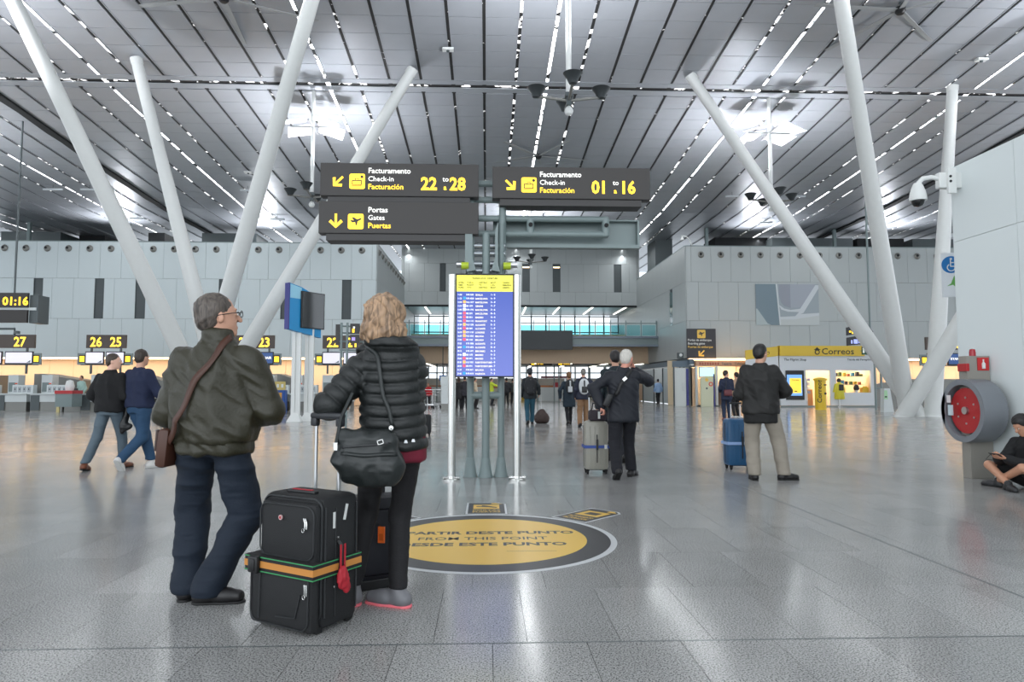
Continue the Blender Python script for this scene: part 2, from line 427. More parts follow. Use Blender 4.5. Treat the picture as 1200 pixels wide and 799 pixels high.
# left return, facing +x
def ret(name, X, sgn):
    r = struct(name, (X, YF if sgn > 0 else YBK, 0), R(90)*sgn)
    return r
L_ = YBK-YF
wlr = struct('wall_left_return', (XL, YF, 0), R(90))       # local x = world y, local -y = world +x
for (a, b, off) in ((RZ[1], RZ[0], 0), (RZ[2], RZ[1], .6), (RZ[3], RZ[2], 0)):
    clad(wlr, steps(0, L_, off), a, b, PANEL_SHADED)
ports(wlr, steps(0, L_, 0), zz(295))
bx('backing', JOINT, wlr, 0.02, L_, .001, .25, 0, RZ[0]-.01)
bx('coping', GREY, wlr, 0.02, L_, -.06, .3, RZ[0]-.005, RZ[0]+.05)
clad(wlr, steps(0, L_, .5), 0.02, RZ[3], PANEL_SHADED)
bx('window_pane', GLASSD, wlr, 6.2, 6.9, -.09, -.06, RZ[2]-.6, RZ[2]+.5)
# right block
wr = struct('wall_right', (XR, YF, 0))
xr1 = 34-XR
def rx(px): return P(px, 400, YF).x-XR
s1 = [0, .32]+[.32+PW*k for k in range(1, 18)]
clad(wr, s1, RZ[1], RZ[0], PANEL_SHADED); ports(wr, s1, zz(297))
clad(wr, [0]+[.75+PW*k for k in range(0, 17)], RZ[2], RZ[1], PANEL_SHADED)
clad(wr, [0]+[.2+PW*k for k in range(0, 18)], RZ[3], RZ[2], PANEL_SHADED)
bx('backing', JOINT, wr, .02, 22, .001, .25, RZ[3], RZ[0]-.01)
bx('coping', GREY, wr, 0, 22, -.06, .3, RZ[0]-.005, RZ[0]+.05)
bx('soffit', BEIGE, wr, .02, 22, .0, 1.6, RZ[3]-.12, RZ[3]-.02)
bx('strip_lamp', WARM, wr, .1, 22, -.05, .10, RZ[3]-.14, RZ[3]-.04)
wrc = struct('wall_right_recess', (XR, YF+1.5, 0))
for k in range(15):
    link('panel', boxmesh(PW*1.15-.014, .05, RZ[3]-.15, BEIGE), None, wrc, (.7+PW*1.15*k+.7, -.05, (RZ[3]-.15)/2+.02))
bx('backing', JOINT, wrc, .3, 22, .001, .2, 0, RZ[3])
wrr = struct('wall_right_return', (XR, YBK, 0), -R(90))     # local x = world -y
clad(wrr, steps(0, L_, .45), RZ[1], RZ[0], PANEL_SHADED)
clad(wrr, steps(0, L_-3.6, .6)[:-1]+[L_-3.6], RZ[2], RZ[1], PANEL_SHADED); clad(wrr, steps(L_-2.9, L_, .6), RZ[2], RZ[1], PANEL_SHADED)
clad(wrr, steps(0, L_, 0), RZ[3], RZ[2], PANEL_SHADED)
bx('backing', JOINT, wrr, 0, L_-.02, .001, .25, RZ[3]-.2, RZ[0]-.01)
bx('coping', GREY, wrr, 0, L_-.02, -.06, .3, RZ[0]-.005, RZ[0]+.05)
bx('window_pane', GLASSD, wrr, L_-3.6, L_-2.9, -.04, -.02, RZ[2], RZ[1]-.2)
# back wall above the gallery
zb = [P(600, 287, YBK).z, P(600, 309, YBK).z, P(600, 342, YBK).z, P(600, 357.5, YBK).z]
wb = struct('wall_back', (0, YBK, 0))
bw = [p for p in ((515, 522), (612, 621), (648, 657), (720, 729))]
clad(wb, [XL+.02]+[P(447+18.05*k, 400, YBK).x for k in range(2, 17)]+[XR-.02], zb[1], zb[0], PANEL_SHADED)
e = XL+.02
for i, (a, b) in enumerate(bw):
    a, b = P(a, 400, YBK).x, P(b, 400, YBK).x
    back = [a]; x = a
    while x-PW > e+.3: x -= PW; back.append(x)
    clad(wb, [e]+back[::-1], zb[2], zb[1], PANEL_SHADED); slot_window(wb, a, b, zb[2], zb[1], i in (1, 2)); e = b
clad(wb, steps(e, XR-.02, .62), zb[2], zb[1], PANEL_SHADED)
clad(wb, [XL+.02]+[P(440+18.05*k, 400, YBK).x for k in range(3, 17)]+[XR-.02], zb[3], zb[2], PANEL_SHADED)
bx('backing', JOINT, wb, XL, XR, .001, .3, zb[3], zb[0])
bx('coping', DARK, wb, XL-2, XR+2, -.1, .4, zb[0], zb[0]+.25)
bx('lower_trim', DARK, wb, XL, XR, -.1, .3, zb[3]-.12, zb[3])
# dark recess over the side blocks: low plant rooms seen against the roof
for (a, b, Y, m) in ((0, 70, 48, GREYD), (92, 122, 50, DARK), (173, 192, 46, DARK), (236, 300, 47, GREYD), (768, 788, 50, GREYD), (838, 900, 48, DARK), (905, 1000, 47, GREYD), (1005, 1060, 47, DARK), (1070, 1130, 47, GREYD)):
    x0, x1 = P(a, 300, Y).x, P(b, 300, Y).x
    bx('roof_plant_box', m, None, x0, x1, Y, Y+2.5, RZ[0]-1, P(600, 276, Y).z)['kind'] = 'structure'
for X in (-30.5, -24, XR+3, XR+12):
    bx('roof_post', GREY, None, X-.1, X+.1, 46, 46.2, RZ[0]-.5, zr(46))['kind'] = 'structure'
# slab roofs of the blocks (closed tops)
for (n_, x0, x1) in (('roof_slab', xl0, XL), ('roof_slab', XR, XR+22)):
    o = bx(n_, GREYD, None, x0, x1, YF+.3, YBK, RZ[0]-.4, RZ[0]-.1); o['kind'] = 'structure'
bx('side_wall_left', PANEL, None, -46.2, -46, 20, 67, 0, 5)['kind'] = 'structure'

# ================================================================== GALLERY AND FAR HALL
YG = PX(772, 400, XR).y
zg0, zg1, zgr = P(600, 405, YG).z, P(600, 393.5, YG).z, P(600, 378, YG).z
gal = struct('floor_gallery', (0, 0, 0))
bx('beam', GREY, gal, XL, XR, YG, YG+.4, zg0+.1, zg1-.15)
MB().box(XL, XR, YG-.12, YG+.5, zg1-.15, zg1).box(XL, XR, YG-.12, YG+.5, zg0-.05, zg0+.1).build('beam_flange', mat('blue_grey_steel', (112, 122, 134), .4), gal)
bx('slab', PANEL_SHADED, gal, XL, XR, YG+.4, 62.4, zg0+.2, zg1-.1)
bx('fascia', BEIGE, gal, XL, XR, YG+3.0, YG+3.1, zg0-1.15, zg0+.2)
bx('soffit', mat('brown_ceiling', (150, 136, 122), .5), gal, XL, XR, YG+3.1, 62.4, zg0-1.1, zg0-1.0)
bx('planter_wall', mat('sand_coloured_plinth', (176, 172, 142), .6), gal, P(482, 400, YG+4).x, P(733, 400, YG+4).x, YG+4, YG+4.3, zg1-.1, zg1+.42)
rail = thing('glass_balustrade', 'glass balustrade with steel posts along the upper gallery edge', 'balustrade', (0, YG+.25, zg1))
tb('handrail', GREY, rail, [(XL+.1, 0, zgr-zg1), (XR-.05, 0, zgr-zg1)], .035, 8)
gl = mat('teal_tinted_glass', (190, 232, 235), .03, trans=1)
n = 17
for k in range(n+1):
    x = XL+.1+(XR-XL-.2)*k/n
    MB().box(x-.03, x+.03, -.04, .04, 0, zgr-zg1+.2).build('post', GREY, rail)
    if k < n: bx('glass_panel', gl, rail, x+.08, x+(XR-XL-.2)/n-.08, -.01, .01, .06, zgr-zg1-.12)
lobby = struct('ceiling_gallery')
bx('soffit', mat('grey_green_ceiling', (118, 128, 126), .35), lobby, XL, XR, YBK, 62.4, zb[3], zb[3]+.2)
for k in range(7):
    x = XL+1.6+k*2.75
    MB().box(-.05, .05, YBK+1, 61, zb[3]-.06, zb[3]-.01).build('linear_lamp', COOLL, lobby, (x, 0, 0))
    MB().box(-.05, .05, YG+4, 61, zg0-1.16, zg0-1.11).build('linear_lamp', COOLL, lobby, (x+.5, 0, 0))
# curtain wall of the far front: bright day behind
cw = struct('window_1', (0, 62.5, 0))
MULL = mat('curtain_wall_mullion', (96, 112, 116), .4)
for k in range(15):
    x = XL+(XR-XL)*k/14
    bx('mullion', MULL, cw, x-.06, x+.06, 0, .15, 0, zb[3])
for z in (1.1, 2.4, zg0-1.0, zg1+1.4, zb[3]-.1):
    bx('transom', MULL, cw, XL, XR, -.02, .12, z-.05, z+.05)
bx('tinted_band', mat('teal_window_band', (176, 226, 230), .05, trans=1), cw, XL, XR, .1, .16, zg1-.1, P(600, 381, 62.5).z)
bx('low_partition', mat('pale_partition', (206, 204, 198), .5), cw, XL, XR, -.3, -.2, 0, 1.9)
bx('partition_rail', mat('warm_orange_band', (196, 130, 84), .5), cw, XL, XR, -.32, -.3, 1.0, 1.25)
bx('spandrel', BEIGE, cw, XL, XR, .0, .1, zg0-1.05, zg1)
# side walls of the far part
for (n_, X) in (('wall_far_left', XL-.2), ('wall_far_right', XR)):
    bx(n_, PANEL_SHADED, None, X, X+.2, YBK if n_ == 'wall_far_right' else YBK, 67, 0, zb[0])['kind'] = 'structure'

# ================================================================== NEAR WHITE PARTITION, RIGHT
ztop = 4.36
XN = (PZ(1122, 192, ztop).x+PZ(1200, 160, ztop).x)/2
YE = G(1135, 554).y
XN = min(XN, G(1135, 554).x+.03)
NW = struct('wall_near_right', (XN, YE, 0), -R(90))         # local x runs towards the camera
WP = mat('matt_white_partition', (224, 231, 231), .45, spec=.35)
zs = PX(1126, 282, XN).z
xs = [0, YE-PX(1193, 250, XN).y]
while xs[-1] < 16: xs.append(xs[-1]+1.25)
for (a, b) in ((0.0, zs), (zs, ztop)):
    for p, q in zip(xs, xs[1:]):
        link('panel', boxmesh(q-p-.006, .02, b-a-.006, WP), None, NW, ((p+q)/2, -.02, (a+b)/2))
bx('core', WP, NW, .01, xs[-1], .001, 1.4, 0.0, ztop-.004)
bx('end_panel', WP, NW, -.02, .0, -.02, 1.4, 0, ztop)
# ================================================================== V COLUMNS
def column(top_px, Yt, foot, label, r0=.31, r1=.2, ztop=None):
    """foot = point on the floor, top = point under the roof"""
    if ztop is None: t = P(top_px[0], top_px[1], Yt); t.z = zr(Yt)-.02
    else: t = Vector(top_px)
    f = Vector(foot); d = t-f
    root = thing('steel_column', label, 'column', f, 0, None)
    pts = [d*k for k in (0, .04, .25, .5, .75, .97, 1.0)]
    rad = [r0, r0, r0*.99, (r0*.55+r1*.45), r1*1.1, r1, r1*.9]
    tb('shaft', WHITE, root, pts, rad, 28)
    MB().lathe([(r0*1.16, 0), (r0*1.16, .03), (r0*1.04, .04), (r0*1.0, .10)], 24).build('base_ring', WHITE, root, smooth=True)
    MB().tube([d*.985, d*1.0+Vector((0, 0, .02))], [r1*1.05, r1*1.05], 20).build('head_cap', WHITE, root)
    return root
def onray(px, py, Y): return P(px, py, Y)
# left group
bl = G(245, 489)
def topfrom(px, py, foot, Yt):
    """the column axis passes the pixel and ends under the roof at depth Yt"""
    return None
def fit(px, py, foot, Yt):
    # choose the top so that the axis, seen from the lens, runs through (px, py)
    best = None
    for k in range(400):
        x = -30+k*.15
        t = Vector((x, Yt, zr(Yt)))
        f = Vector(foot); prev = None
        for s in range(0, 101):
            q = f+(t-f)*(s/100); u = proj(*q)
            if prev is not None and (prev[1]-py)*(u[1]-py) <= 0 and u[1] != prev[1]:
                xx = prev[0]+(u[0]-prev[0])*(py-prev[1])/(u[1]-prev[1])
                if best is None or abs(xx-px) < best[0]: best = (abs(xx-px), t.copy())
            prev = u
    return best[1]
fl = [Vector((bl.x+dx, bl.y+dy, 0)) for dx, dy in ((.25, -.3), (.55, .3), (-.45, -.35), (-.3, .35))]
for (px, py, f, Yt, lab) in ((17, 0, fl[0], 18, 'white sloping steel column leaving the top left corner of the picture'),
                             (368, 0, fl[2], 18, 'white sloping steel column rising behind the head of the man in the olive jacket')):
    t = fit(px, py, f, Yt); column(t, Yt, f, lab, ztop=1)
column((160, 50), 24.8, fl[1], 'thinner white steel column of the left group, second from the left edge')
column((484, 58), 25.2, fl[3], 'white steel column of the left group leaning right towards the hanging signs')
br = G(1075, 488)
fr_ = [Vector((br.x+dx, br.y+dy, 0)) for dx, dy in ((.2, .2), (-.15, .35), (.55, -.1), (-.7, -.2))]
column((808, 62), 25.3, fr_[0], 'white steel column of the right group leaning furthest to the left')
column((1115, 70), 25.8, fr_[2], 'nearly upright white steel column with its head under the roof behind the dome camera')
t = fit(987, 0, fr_[1], 18); column(t, 18, fr_[1], 'white steel column of the right group leaving the top edge of the picture', ztop=1)
t = fit(1122, 383, fr_[3], 18); column(t, 18, fr_[3], 'white steel column running up right behind the white partition', ztop=1)

# ================================================================== UPLIGHT MASTS
def spot(parent, loc, aim, power, ang=125):
    d = bpy.data.lights.new('uplight', 'SPOT'); d.energy = power; d.spot_size = R(ang); d.spot_blend = .9; d.shadow_soft_size = .12; d.color = (.93, .95, 1)
    o = bpy.data.objects.new('uplight', d); C.objects.link(o); o.parent = parent; o.location = loc
    o.rotation_euler = (Vector(aim)).to_track_quat('-Z', 'Y').to_euler()
def mast(x, Y, refl, label, power=900, zc=9.1, detail=True):
    zt = zr(Y)
    root = thing('uplight_mast', label, 'lamp', (x, Y, zc), 0, None)
    H = zt-zc
    tb('pole', WHITE, root, [(0, 0, 0), (0, 0, H)], .075, 14)
    MB().box(-.06, .06, -.06, .06, -.35, .0).box(-.1, .1, -.1, .1, -.12, -.02).build('junction', GREYD, root)
    MB().tube([(-.80, 0, -.12), (0, 0, -.22), (.80, 0, -.12)], .04, 8).tube([(0, -.8, -.12), (0, 0, -.2), (0, .8, -.12)], .04, 8).build('arms', STEELP, root, smooth=True)
    MB().lathe([(.0, -.62), (.09, -.58), (.12, -.5), (.09, -.42), (.03, -.36), (0, -.35)], 16).build('lower_lamp_globe', WHITE, root, smooth=True)
    for (dx, dy) in ((-.85, 0), (.85, 0), (0, -.85), (0, .85)):
        h = MB().lathe([(.0, -.16), (.10, -.14), (.15, -.02), (.25, .12), (.23, .13), (.13, 0), (.0, -.01)], 18).build('floodlight', mat('floodlight_housing', (70, 74, 76), .3, metal=.7), root, (dx, dy, 0), smooth=True)
        MB().lathe([(.0, .0), (.17, .0), (.17, .01), (.0, .01)], 16).build('lens', mat('floodlight_lens', (250, 252, 255), .2, emit=.8), h, (0, 0, .06))
    if refl:
        for i, (a, b) in enumerate(((-.62, -.5), (.62, -.5), (-.62, .5), (.62, .5))):
            m_ = Matrix.Translation((a, b, H-1.45)) @ Euler((R(9*(1 if b < 0 else -1)), R(-14*(1 if a < 0 else -1)), R(18))).to_matrix().to_4x4()
            MB().box(-.5, .5, -.42, .42, 0, .035, M=m_).build('reflector_panel', mat('white_reflector', (240, 243, 248), .3, metal=.1), root)
        MB().box(-.9, .9, -.04, .04, H-1.5, H-1.45).box(-.04, .04, -.8, .8, H-1.5, H-1.45).build('reflector_arm', ALU, root)
    for (dx, dy) in ((-.85, 0), (.85, 0), (0, .85)):
        spot(root, (dx, dy, .2), (dx*.35, dy*.3+.25, 1), power/3*1.0)
    return root
UP = 3600
for (px, Y, rf, lab) in ((366, 27, True, 'white mast with uplights and square reflectors, left, beside the leaning column'),
                         (903, 27, True, 'white mast with uplights and square reflectors, right of the centre'),
                         (667, 17.4, False, 'nearest white uplight mast hanging above the sign at top centre'),
                         (622, 41, False, 'far white uplight mast seen below the right hand sign frame')):
    mast(P(px, 200, Y).x, Y, rf, lab, UP, zc=8.9)
for (x, Y) in ((-16.2, 17.4), (20.2, 17.4), (-25, 27), (29.5, 27)):
    mast(x, Y, False, '%s white uplight mast beyond the %s picture edge' % ('nearer' if Y < 20 else 'farther', 'left' if x < 0 else 'right'), UP*1.3, zc=8.9)
# floodlights standing on the tops of the two blocks
for (x, Y) in ((-24, 45), (-15, 46), (XR+6, 45), (XR+15, 45)):
    r = thing('floodlight', '%s floodlight lying on top of the %s block' % ('outer' if abs(x-3) > 20 else 'inner', 'left' if x < 0 else 'right'), 'lamp', (x, Y, RZ[0]-.1))
    MB().box(-.2, .2, -.15, .15, 0, .12).build('housing', GREYD, r); MB().box(-.17, .17, -.12, .12, .12, .14).build('lens', mat('floodlight_lens', (250, 252, 255)), r)
    spot(r, (0, 0, .2), (0, -.5, 1), 1300, 140)

# ================================================================== CEILING FANS
def fan(px, py, Y, rad, a0, label, blades=5):
    p = P(px, py, Y)
    r = thing('ceiling_fan', label, 'fan', p)
    tb('rod', GREYD, r, [(0, 0, .1), (0, 0, max(.3, zr(p.y)-p.z))], .03, 8)
    MB().lathe([(.0, -.14), (.10, -.13), (.16, -.06), (.16, .08), (.08, .14), (0, .14)], 16).build('motor', BLACK, r, smooth=True)
    for k in range(blades):
        a = R(a0+360*k/blades)
        M = Matrix.Rotation(a, 4, 'Z') @ Matrix.Rotation(R(9), 4, 'X')
        MB().prism([(.12, -.012), (rad-.05, -.008), (rad, .0), (rad-.05, .008), (.12, .012)], -.075, .075, M=M).build('blade', mat('grey_fan_blade', (150, 152, 152), .4), r)
fan(262, -2, 20.8, 2.9, 25, 'large ceiling fan above the left group of columns')
fan(1055, 12, 20.8, 2.9, -32, 'large ceiling fan at the upper right')
fan(631, 183, 33, 2.6, 12, 'far ceiling fan seen just above the right hand hanging sign')
# slim linear lamps and sensors under the roof
for i, (px, py, w_) in enumerate(((62, 222, 1.05), (105, 222, 1.0), (290, 223, .8), (161, 256, .9), (325, 257, .9), (858, 230, .8), (936, 230, .8), (898, 261, .8))):
    Y = 36 if py < 240 else 46
    for _ in range(30):
        z = P(px, py, Y).z
        Y += (zr(Y)-.25-z)*1.5
    p = P(px, py, Y)
    o = MB().box(-w_/2, w_/2, -.05, .05, -.05, .05, .01).build('linear_lamp', mat('pale_lamp_tube', (190, 196, 200), .4), None, p)
    nth = ['first', 'second', 'third', 'fourth', 'fifth'][i] if i < 5 else ['left', 'right', 'lower'][i-5]
    tag(o, ('slim roof lamp left of the signs, %s counted along the roof' % nth) if i < 5 else 'slim roof lamp right of the signs, %s one of three' % nth, 'lamp', 'slim linear lamps under the roof')
    MB().tube([(0, 0, .04), (0, 0, zr(p.y)-p.z)], .012, 6).build('hanger', GREYD, o)
for (px, py, lab) in ((525, 58, 'small roof sensor above the left hanging sign'), (291, 202, 'small roof sensor left of the left mast'), (1150, 70, 'small roof sensor at the upper right')):
    Y = 24
    for _ in range(40): Y += (zr(Y)-.12-P(px, py, Y).z)*1.2
    p = P(px, py, Y)
    r = thing('roof_sensor', lab, 'sensor', p)
    MB().box(-.2, .2, -.12, .12, -.04, .04, .01).build('housing', WHITE, r); MB().lathe([(0, -.1), (.05, -.09), (.06, -.04), (0, -.04)], 12).build('sensor_eye', GREYD, r, smooth=True)

# ================================================================== HANGING DIRECTION SIGNS + POSTS
YS = 9.3
def sx_(px): return P(px, 250, YS).x
def sz_(py): return P(569, py, YS).z
frame = thing('sign_gantry', 'grey tubular gantry on three flared feet carrying the direction signs', 'sign frame', (P(569, 400, YS).x, YS, 0))
fx = frame.location.x
for (px, y) in ((551, 557), (569, 560), (587, 557)):
    x = P(px, 555, YS).x-fx
    topz = sz_(276) if px == 569 else sz_(262)
    tb('post', GREY, frame, [(x, 0, .02), (x, 0, topz)] if px != 569 else [(x, -.05, .02), (x, -.05, sz_(276)), (x, -.05, sz_(276)+.02)], .052 if px == 569 else .047, 16)
    MB().lathe([(.10, 0), (.10, .015), (.088, .03), (.056, .25), (.047, .26)], 16).build('flared_foot', GREY, frame, (x, -.05 if px == 569 else 0, 0), smooth=True)
MB().tube([(P(551, 463, YS).x-fx, 0, sz_(463)), (P(587, 463, YS).x-fx, 0, sz_(463))], .05, 10).build('crossbar', GREY, frame, smooth=True)
for py in (288, 297, 309, 317):
    MB().tube([(sx_(546)-fx, .02, sz_(py)), (sx_(592)-fx, .02, sz_(py))], .045, 10).build('crossbar', mat('satin_steel', (150, 156, 160), .25, metal=.6), frame, smooth=True)
for px, lab in ((548, 'left'), (586, 'right')):      # dark clamp plates beside the centre post
    x = sx_(px)-fx
    s = 1 if px == 548 else -1
    MB().prism([(x-.03, sz_(262)), (x+.03*s+.0, sz_(262)), (x+.07*s, sz_(272)), (x+.07*s, sz_(304)), (x+.12*s, sz_(318)), (x-.0, sz_(320)), (x-.03, sz_(310))], -.12, -.04).build('clamp_plate', GREY, frame)
    MB().lathe([(.0, -.05), (.05, -.05), (.05, .05), (0, .05)], 14, M=Matrix.Translation((sx_(545.5 if s > 0 else 594)-fx, -.1, sz_(313))) @ Matrix.Rotation(R(90), 4, 'Y')).build('yellow_green_cap', mat('lime_cap', (176, 196, 50), .5), frame, label='lime green end cap')
    MB().lathe([(.0, -.07), (.045, -.07), (.045, .07), (0, .07)], 14, M=Matrix.Translation((sx_(541.5 if s > 0 else 600)-fx, -.06, sz_(311))) @ Matrix.Rotation(R(90), 4, 'Y')).build('pin', ALU, frame)
for px in (545, 589):
    tb('upright', GREY, frame, [(sx_(px if px == 589 else 552)-fx, .06, sz_(318)), (sx_(px if px == 589 else 552)-fx, .06, sz_(205))], .05, 12)
for py in (213, 232): tb('rail', GREY, frame, [(sx_(400)-fx, .1, sz_(py)), (sx_(740)-fx, .1, sz_(py))], .045, 12)
for py in (254, 272):
    tb('rail', GREY, frame, [(sx_(400)-fx, .1, sz_(py)), (sx_(713)-fx, .1, sz_(py))], .045, 12)
tb('rail_end', GREY, frame, [(sx_(711)-fx, .1, sz_(252)), (sx_(711)-fx, .1, sz_(274))], .05, 12)
for px in (622, 711):
    tb('rail_bracket', GREY, frame, [(sx_(px)-fx, .1, sz_(254)), (sx_(px)-fx, .1, sz_(272))], .055, 12)
    MB().lathe([(0, 0), (.03, 0), (.03, .02), (0, .02)], 12, M=Matrix.Translation((sx_(px)-fx, .04, sz_(262))) @ Matrix.Rotation(R(90), 4, 'X')).build('hole', DARK, frame)
def hang_sign(x0, x1, y0, y1, label, yoff=0, face=SIGN):
    X0, X1, Z0, Z1 = sx_(x0), sx_(x1), sz_(y1), sz_(y0)
    r = thing('hanging_sign', label, 'sign', (X0, YS-.12+yoff, Z0))
    w_, h_ = X1-X0, Z1-Z0
    bx('casing', SIGNB, r, 0, w_, 0, .16, 0, h_, .006)
    bx('face', face, r, .008, w_-.008, -.004, .0, .008, h_-.008)
    return r, w_, h_
k = 800/YS     # pixels per metre at the signs
def row(r, h_, X, y0, px, py, s, size, m, bold=.0, **kw):
    return text(s, size/k*1.38, m, r, ((px-X)/k, -.006, h_-(py-y0)/k), bold, **kw)
def sign_words(r, h_, X, Yp, numbers, down):
    arrow(YEL, r, (X+20-X)/k, h_-23/k, 15/k, -45 if down > 0 else -135, -.005)
for (X0, Y0, X1, Y1, ang, a, b, lab) in ((377, 196, 561, 234, -135, '22', '28', 'upper left black hanging sign, check-in 22 to 28, arrow down left'), (577, 198, 760, 235, -45, '01', '16', 'right black hanging sign, check-in 01 to 16, arrow down right')):
    r, w_, h_ = hang_sign(X0, X1, Y0, Y1, lab)
    arrow(YEL, r, 21/k, h_-22/k, 15/k, ang, -.005)
    bag_icon(YEL, SIGN, r, 43/k, h_-22/k, 18/k, -.005)
    row(r, h_, 0, 0, 55.5, 12, 'Facturamento', 6.4, WHT, .012)
    row(r, h_, 0, 0, 55.5, 21.5, 'Check-in', 6.0, WHT, .003)
    row(r, h_, 0, 0, 55.5, 31, 'Facturación', 6.4, YEL, .012)
    row(r, h_, 0, 0, 117, 31, a, 15.2, YEL, .03, sx=.9)
    row(r, h_, 0, 0, 142.3, 21, 'to', 6, WHT, .003)
    row(r, h_, 0, 0, 143.5, 31, 'a', 6, YEL, .02)
    row(r, h_, 0, 0, 150.5, 31, b, 15.2, YEL, .03, sx=.9)
    # support box underneath
    MB().box(.1, w_-.12, .02, .3, -.09, -.002).build('cable_tray', SIGNB, r)
r, w_, h_ = hang_sign(376, 561, 240, 277, 'lower left black hanging sign for the gates with an aircraft symbol')
arrow(YEL, r, 20/k, h_-23/k, 16/k, -90, -.005); plane_icon(YEL, SIGN, r, 43/k, h_-24/k, 18/k, -.005)
row(r, h_, 0, 0, 57, 13, 'Portas', 6.4, WHT, .012); row(r, h_, 0, 0, 57, 22, 'Gates', 6, WHT, .003); row(r, h_, 0, 0, 57, 31.5, 'Puertas', 6.4, YEL, .012)
MB().box(.1, w_-.12, .02, .3, -.09, -.002).build('cable_tray', SIGNB, r)
X0, X1, Z0, Z1 = sx_(578), sx_(753), sz_(286), sz_(252)
r = thing('sign_back_plate', 'empty grey back of a sign panel below the right hanging sign', 'sign panel', (X0, YS+.2, Z0))
bx('plate', GREY, r, 0, X1-X0, .1, .14, 0, Z1-Z0)
MB().box(0, X1-X0, .0, .1, 0, .05).box(0, X1-X0, .0, .1, Z1-Z0-.02, Z1-Z0).box(X1-X0-.03, X1-X0, 0, .1, .05, Z1-Z0-.02).build('edge_flange', GREY, r)
# small grey plates behind, left and right of the centre

# ------------------------------------------------------------------ departures board
YB_ = P(569, 563, 9.0).y
YB_ = 9.0
fids = thing('departures_board', 'tall blue departures screen with yellow header between two chrome posts', 'information screen', (P(567.5, 450, YB_).x, YB_, 0))
cx = fids.location.x
kb = 800/YB_
bz = lambda py: P(569, py, YB_).z
bxx = lambda px: P(px, 400, YB_).x-cx
x0, x1, z0, z1 = bxx(533), bxx(603), bz(442), bz(321)
MB().box(x0, x1, -.03, .06, z0, z1, .008).build('bezel', BLACK, fids)
m_blue = bpy.data.materials.new('blue_screen'); m_blue.use_nodes = True
b_ = m_blue.node_tree.nodes['Principled BSDF']; tc = m_blue.node_tree.nodes.new('ShaderNodeTexCoord'); sp_ = m_blue.node_tree.nodes.new('ShaderNodeSeparateXYZ')
rp = m_blue.node_tree.nodes.new('ShaderNodeValToRGB'); rp.color_ramp.elements[0].color = lin((104, 118, 205))+(1,); rp.color_ramp.elements[1].color = lin((24, 66, 178))+(1,)
m_blue.node_tree.links.new(tc.outputs['Generated'], sp_.inputs[0]); m_blue.node_tree.links.new(sp_.outputs[2], rp.inputs[0]); m_blue.node_tree.links.new(rp.outputs[0], b_.inputs['Emission Color'])
b_.inputs['Emission Strength'].default_value = .95; b_.inputs['Base Color'].default_value = (.02, .03, .1, 1); b_.inputs['Roughness'].default_value = .2
MB().box(bxx(535), bxx(601), -.033, -.03, bz(440.5), bz(342)).build('blue_screen', m_blue, fids)
MB().box(bxx(535), bxx(601), -.033, -.03, bz(342), bz(323)).build('yellow_header', mat('yellow_screen_header', (226, 220, 70), .3, emit=.7), fids)
TXW = mat('white_screen_text', (240, 244, 255), .5, emit=.9); TXY = mat('cream_screen_text', (240, 232, 200), .5, emit=.9); TXK = mat('dark_screen_text', (40, 40, 14), .5)
def ftext(s, px, py, size, m, **kw): return text(s, size/kb*1.38, m, fids, (bxx(px), -.0345, bz(py)), name='screen_text', ext=.0004, **kw)
ftext('TELEINDICADOR / DEPARTURES', 553, 327.5, 1.9, TXK, bold=.03, sx=.8)
for px, ws in ((536.5, ('HORA', 'TIME', 'HORA')), (547, ('VUELO', 'FLIGHT', 'VOO')), (561, ('DESTINO', 'TO', 'DESTINO')), (574.5, ('MOST.', 'C-IN', 'MOST.')), (588.5, ('OBSERV.', 'REMARKS', 'OBSERV.'))):
    for i, w_ in enumerate(ws): ftext(w_, px, 332.5+2.8*i, 1.8, TXK, bold=.03)
dest = ['SEVILLA', 'BARCELONA', 'BARCELONA', 'GENEVE', 'BARCELONA', 'BARCELONA', 'MADRID', 'FRANKFURT', 'ALICANTE', 'ALICANTE', 'LONDRES', 'MALAGA', 'MALAGA', 'ALICANTE', 'ALICANTE', 'BERGAMO', 'MADRID', 'MADRID', 'FUERTEVENTURA', 'FUERTEVENTURA', 'MALAGA', 'VALENCIA']
code = ['RYR 5302', 'RYR 4238', 'VLG 1677', 'IBE 1079', 'RYR 1792', 'IBE 5371', 'IBE 0511', 'DLH 1121', 'VLG 1230', 'IBE 5491', 'EZY 3133', 'VLG 3553', 'IBE 1530', 'RYR 5056', 'RYR 4070', 'RYR 5371', 'IBE 1070', 'IBE 4971', 'VLG 3531', 'IBE 0931', 'RYR 0671', 'RYR 0613']
tile = [None, 'b', 'o', 'w', 'w', 'r', 'r', 'r', 'o', 'r', 'o', 'o', 'r', None, 'b', None, 'w', 'r', 'o', 'r', None, 'b']
TC = {'b': mat('teal_screen_tile', (40, 140, 190), emit=.8), 'o': mat('orange_screen_tile', (240, 170, 90), emit=.8), 'w': TXW, 'r': mat('red_screen_tile', (225, 80, 100), emit=.8)}
lit = {}
for i in range(22):
    py = 345.6+4.38*i
    ftext('%02d:%02d' % (11+i//2, (i*25) % 60), 536.2, py+1, 1.9, TXW, bold=.012, sx=.85)
    ftext(code[i], 546.3, py+1, 1.9, TXW, bold=.012, sx=.82)
    ftext(dest[i], 557, py+1.3, 2.0, TXY, bold=.015, sx=.9)
    ftext('%d - %d' % (1+(i*5) % 9, 2+(i*7) % 8), 575, py+.9, 2.0, TXW, bold=.02)
    if tile[i]: MB().box(bxx(542.6), bxx(545.8), -.0345, -.033, bz(py+1.3), bz(py-1.9)).build('screen_tile', TC[tile[i]], fids)
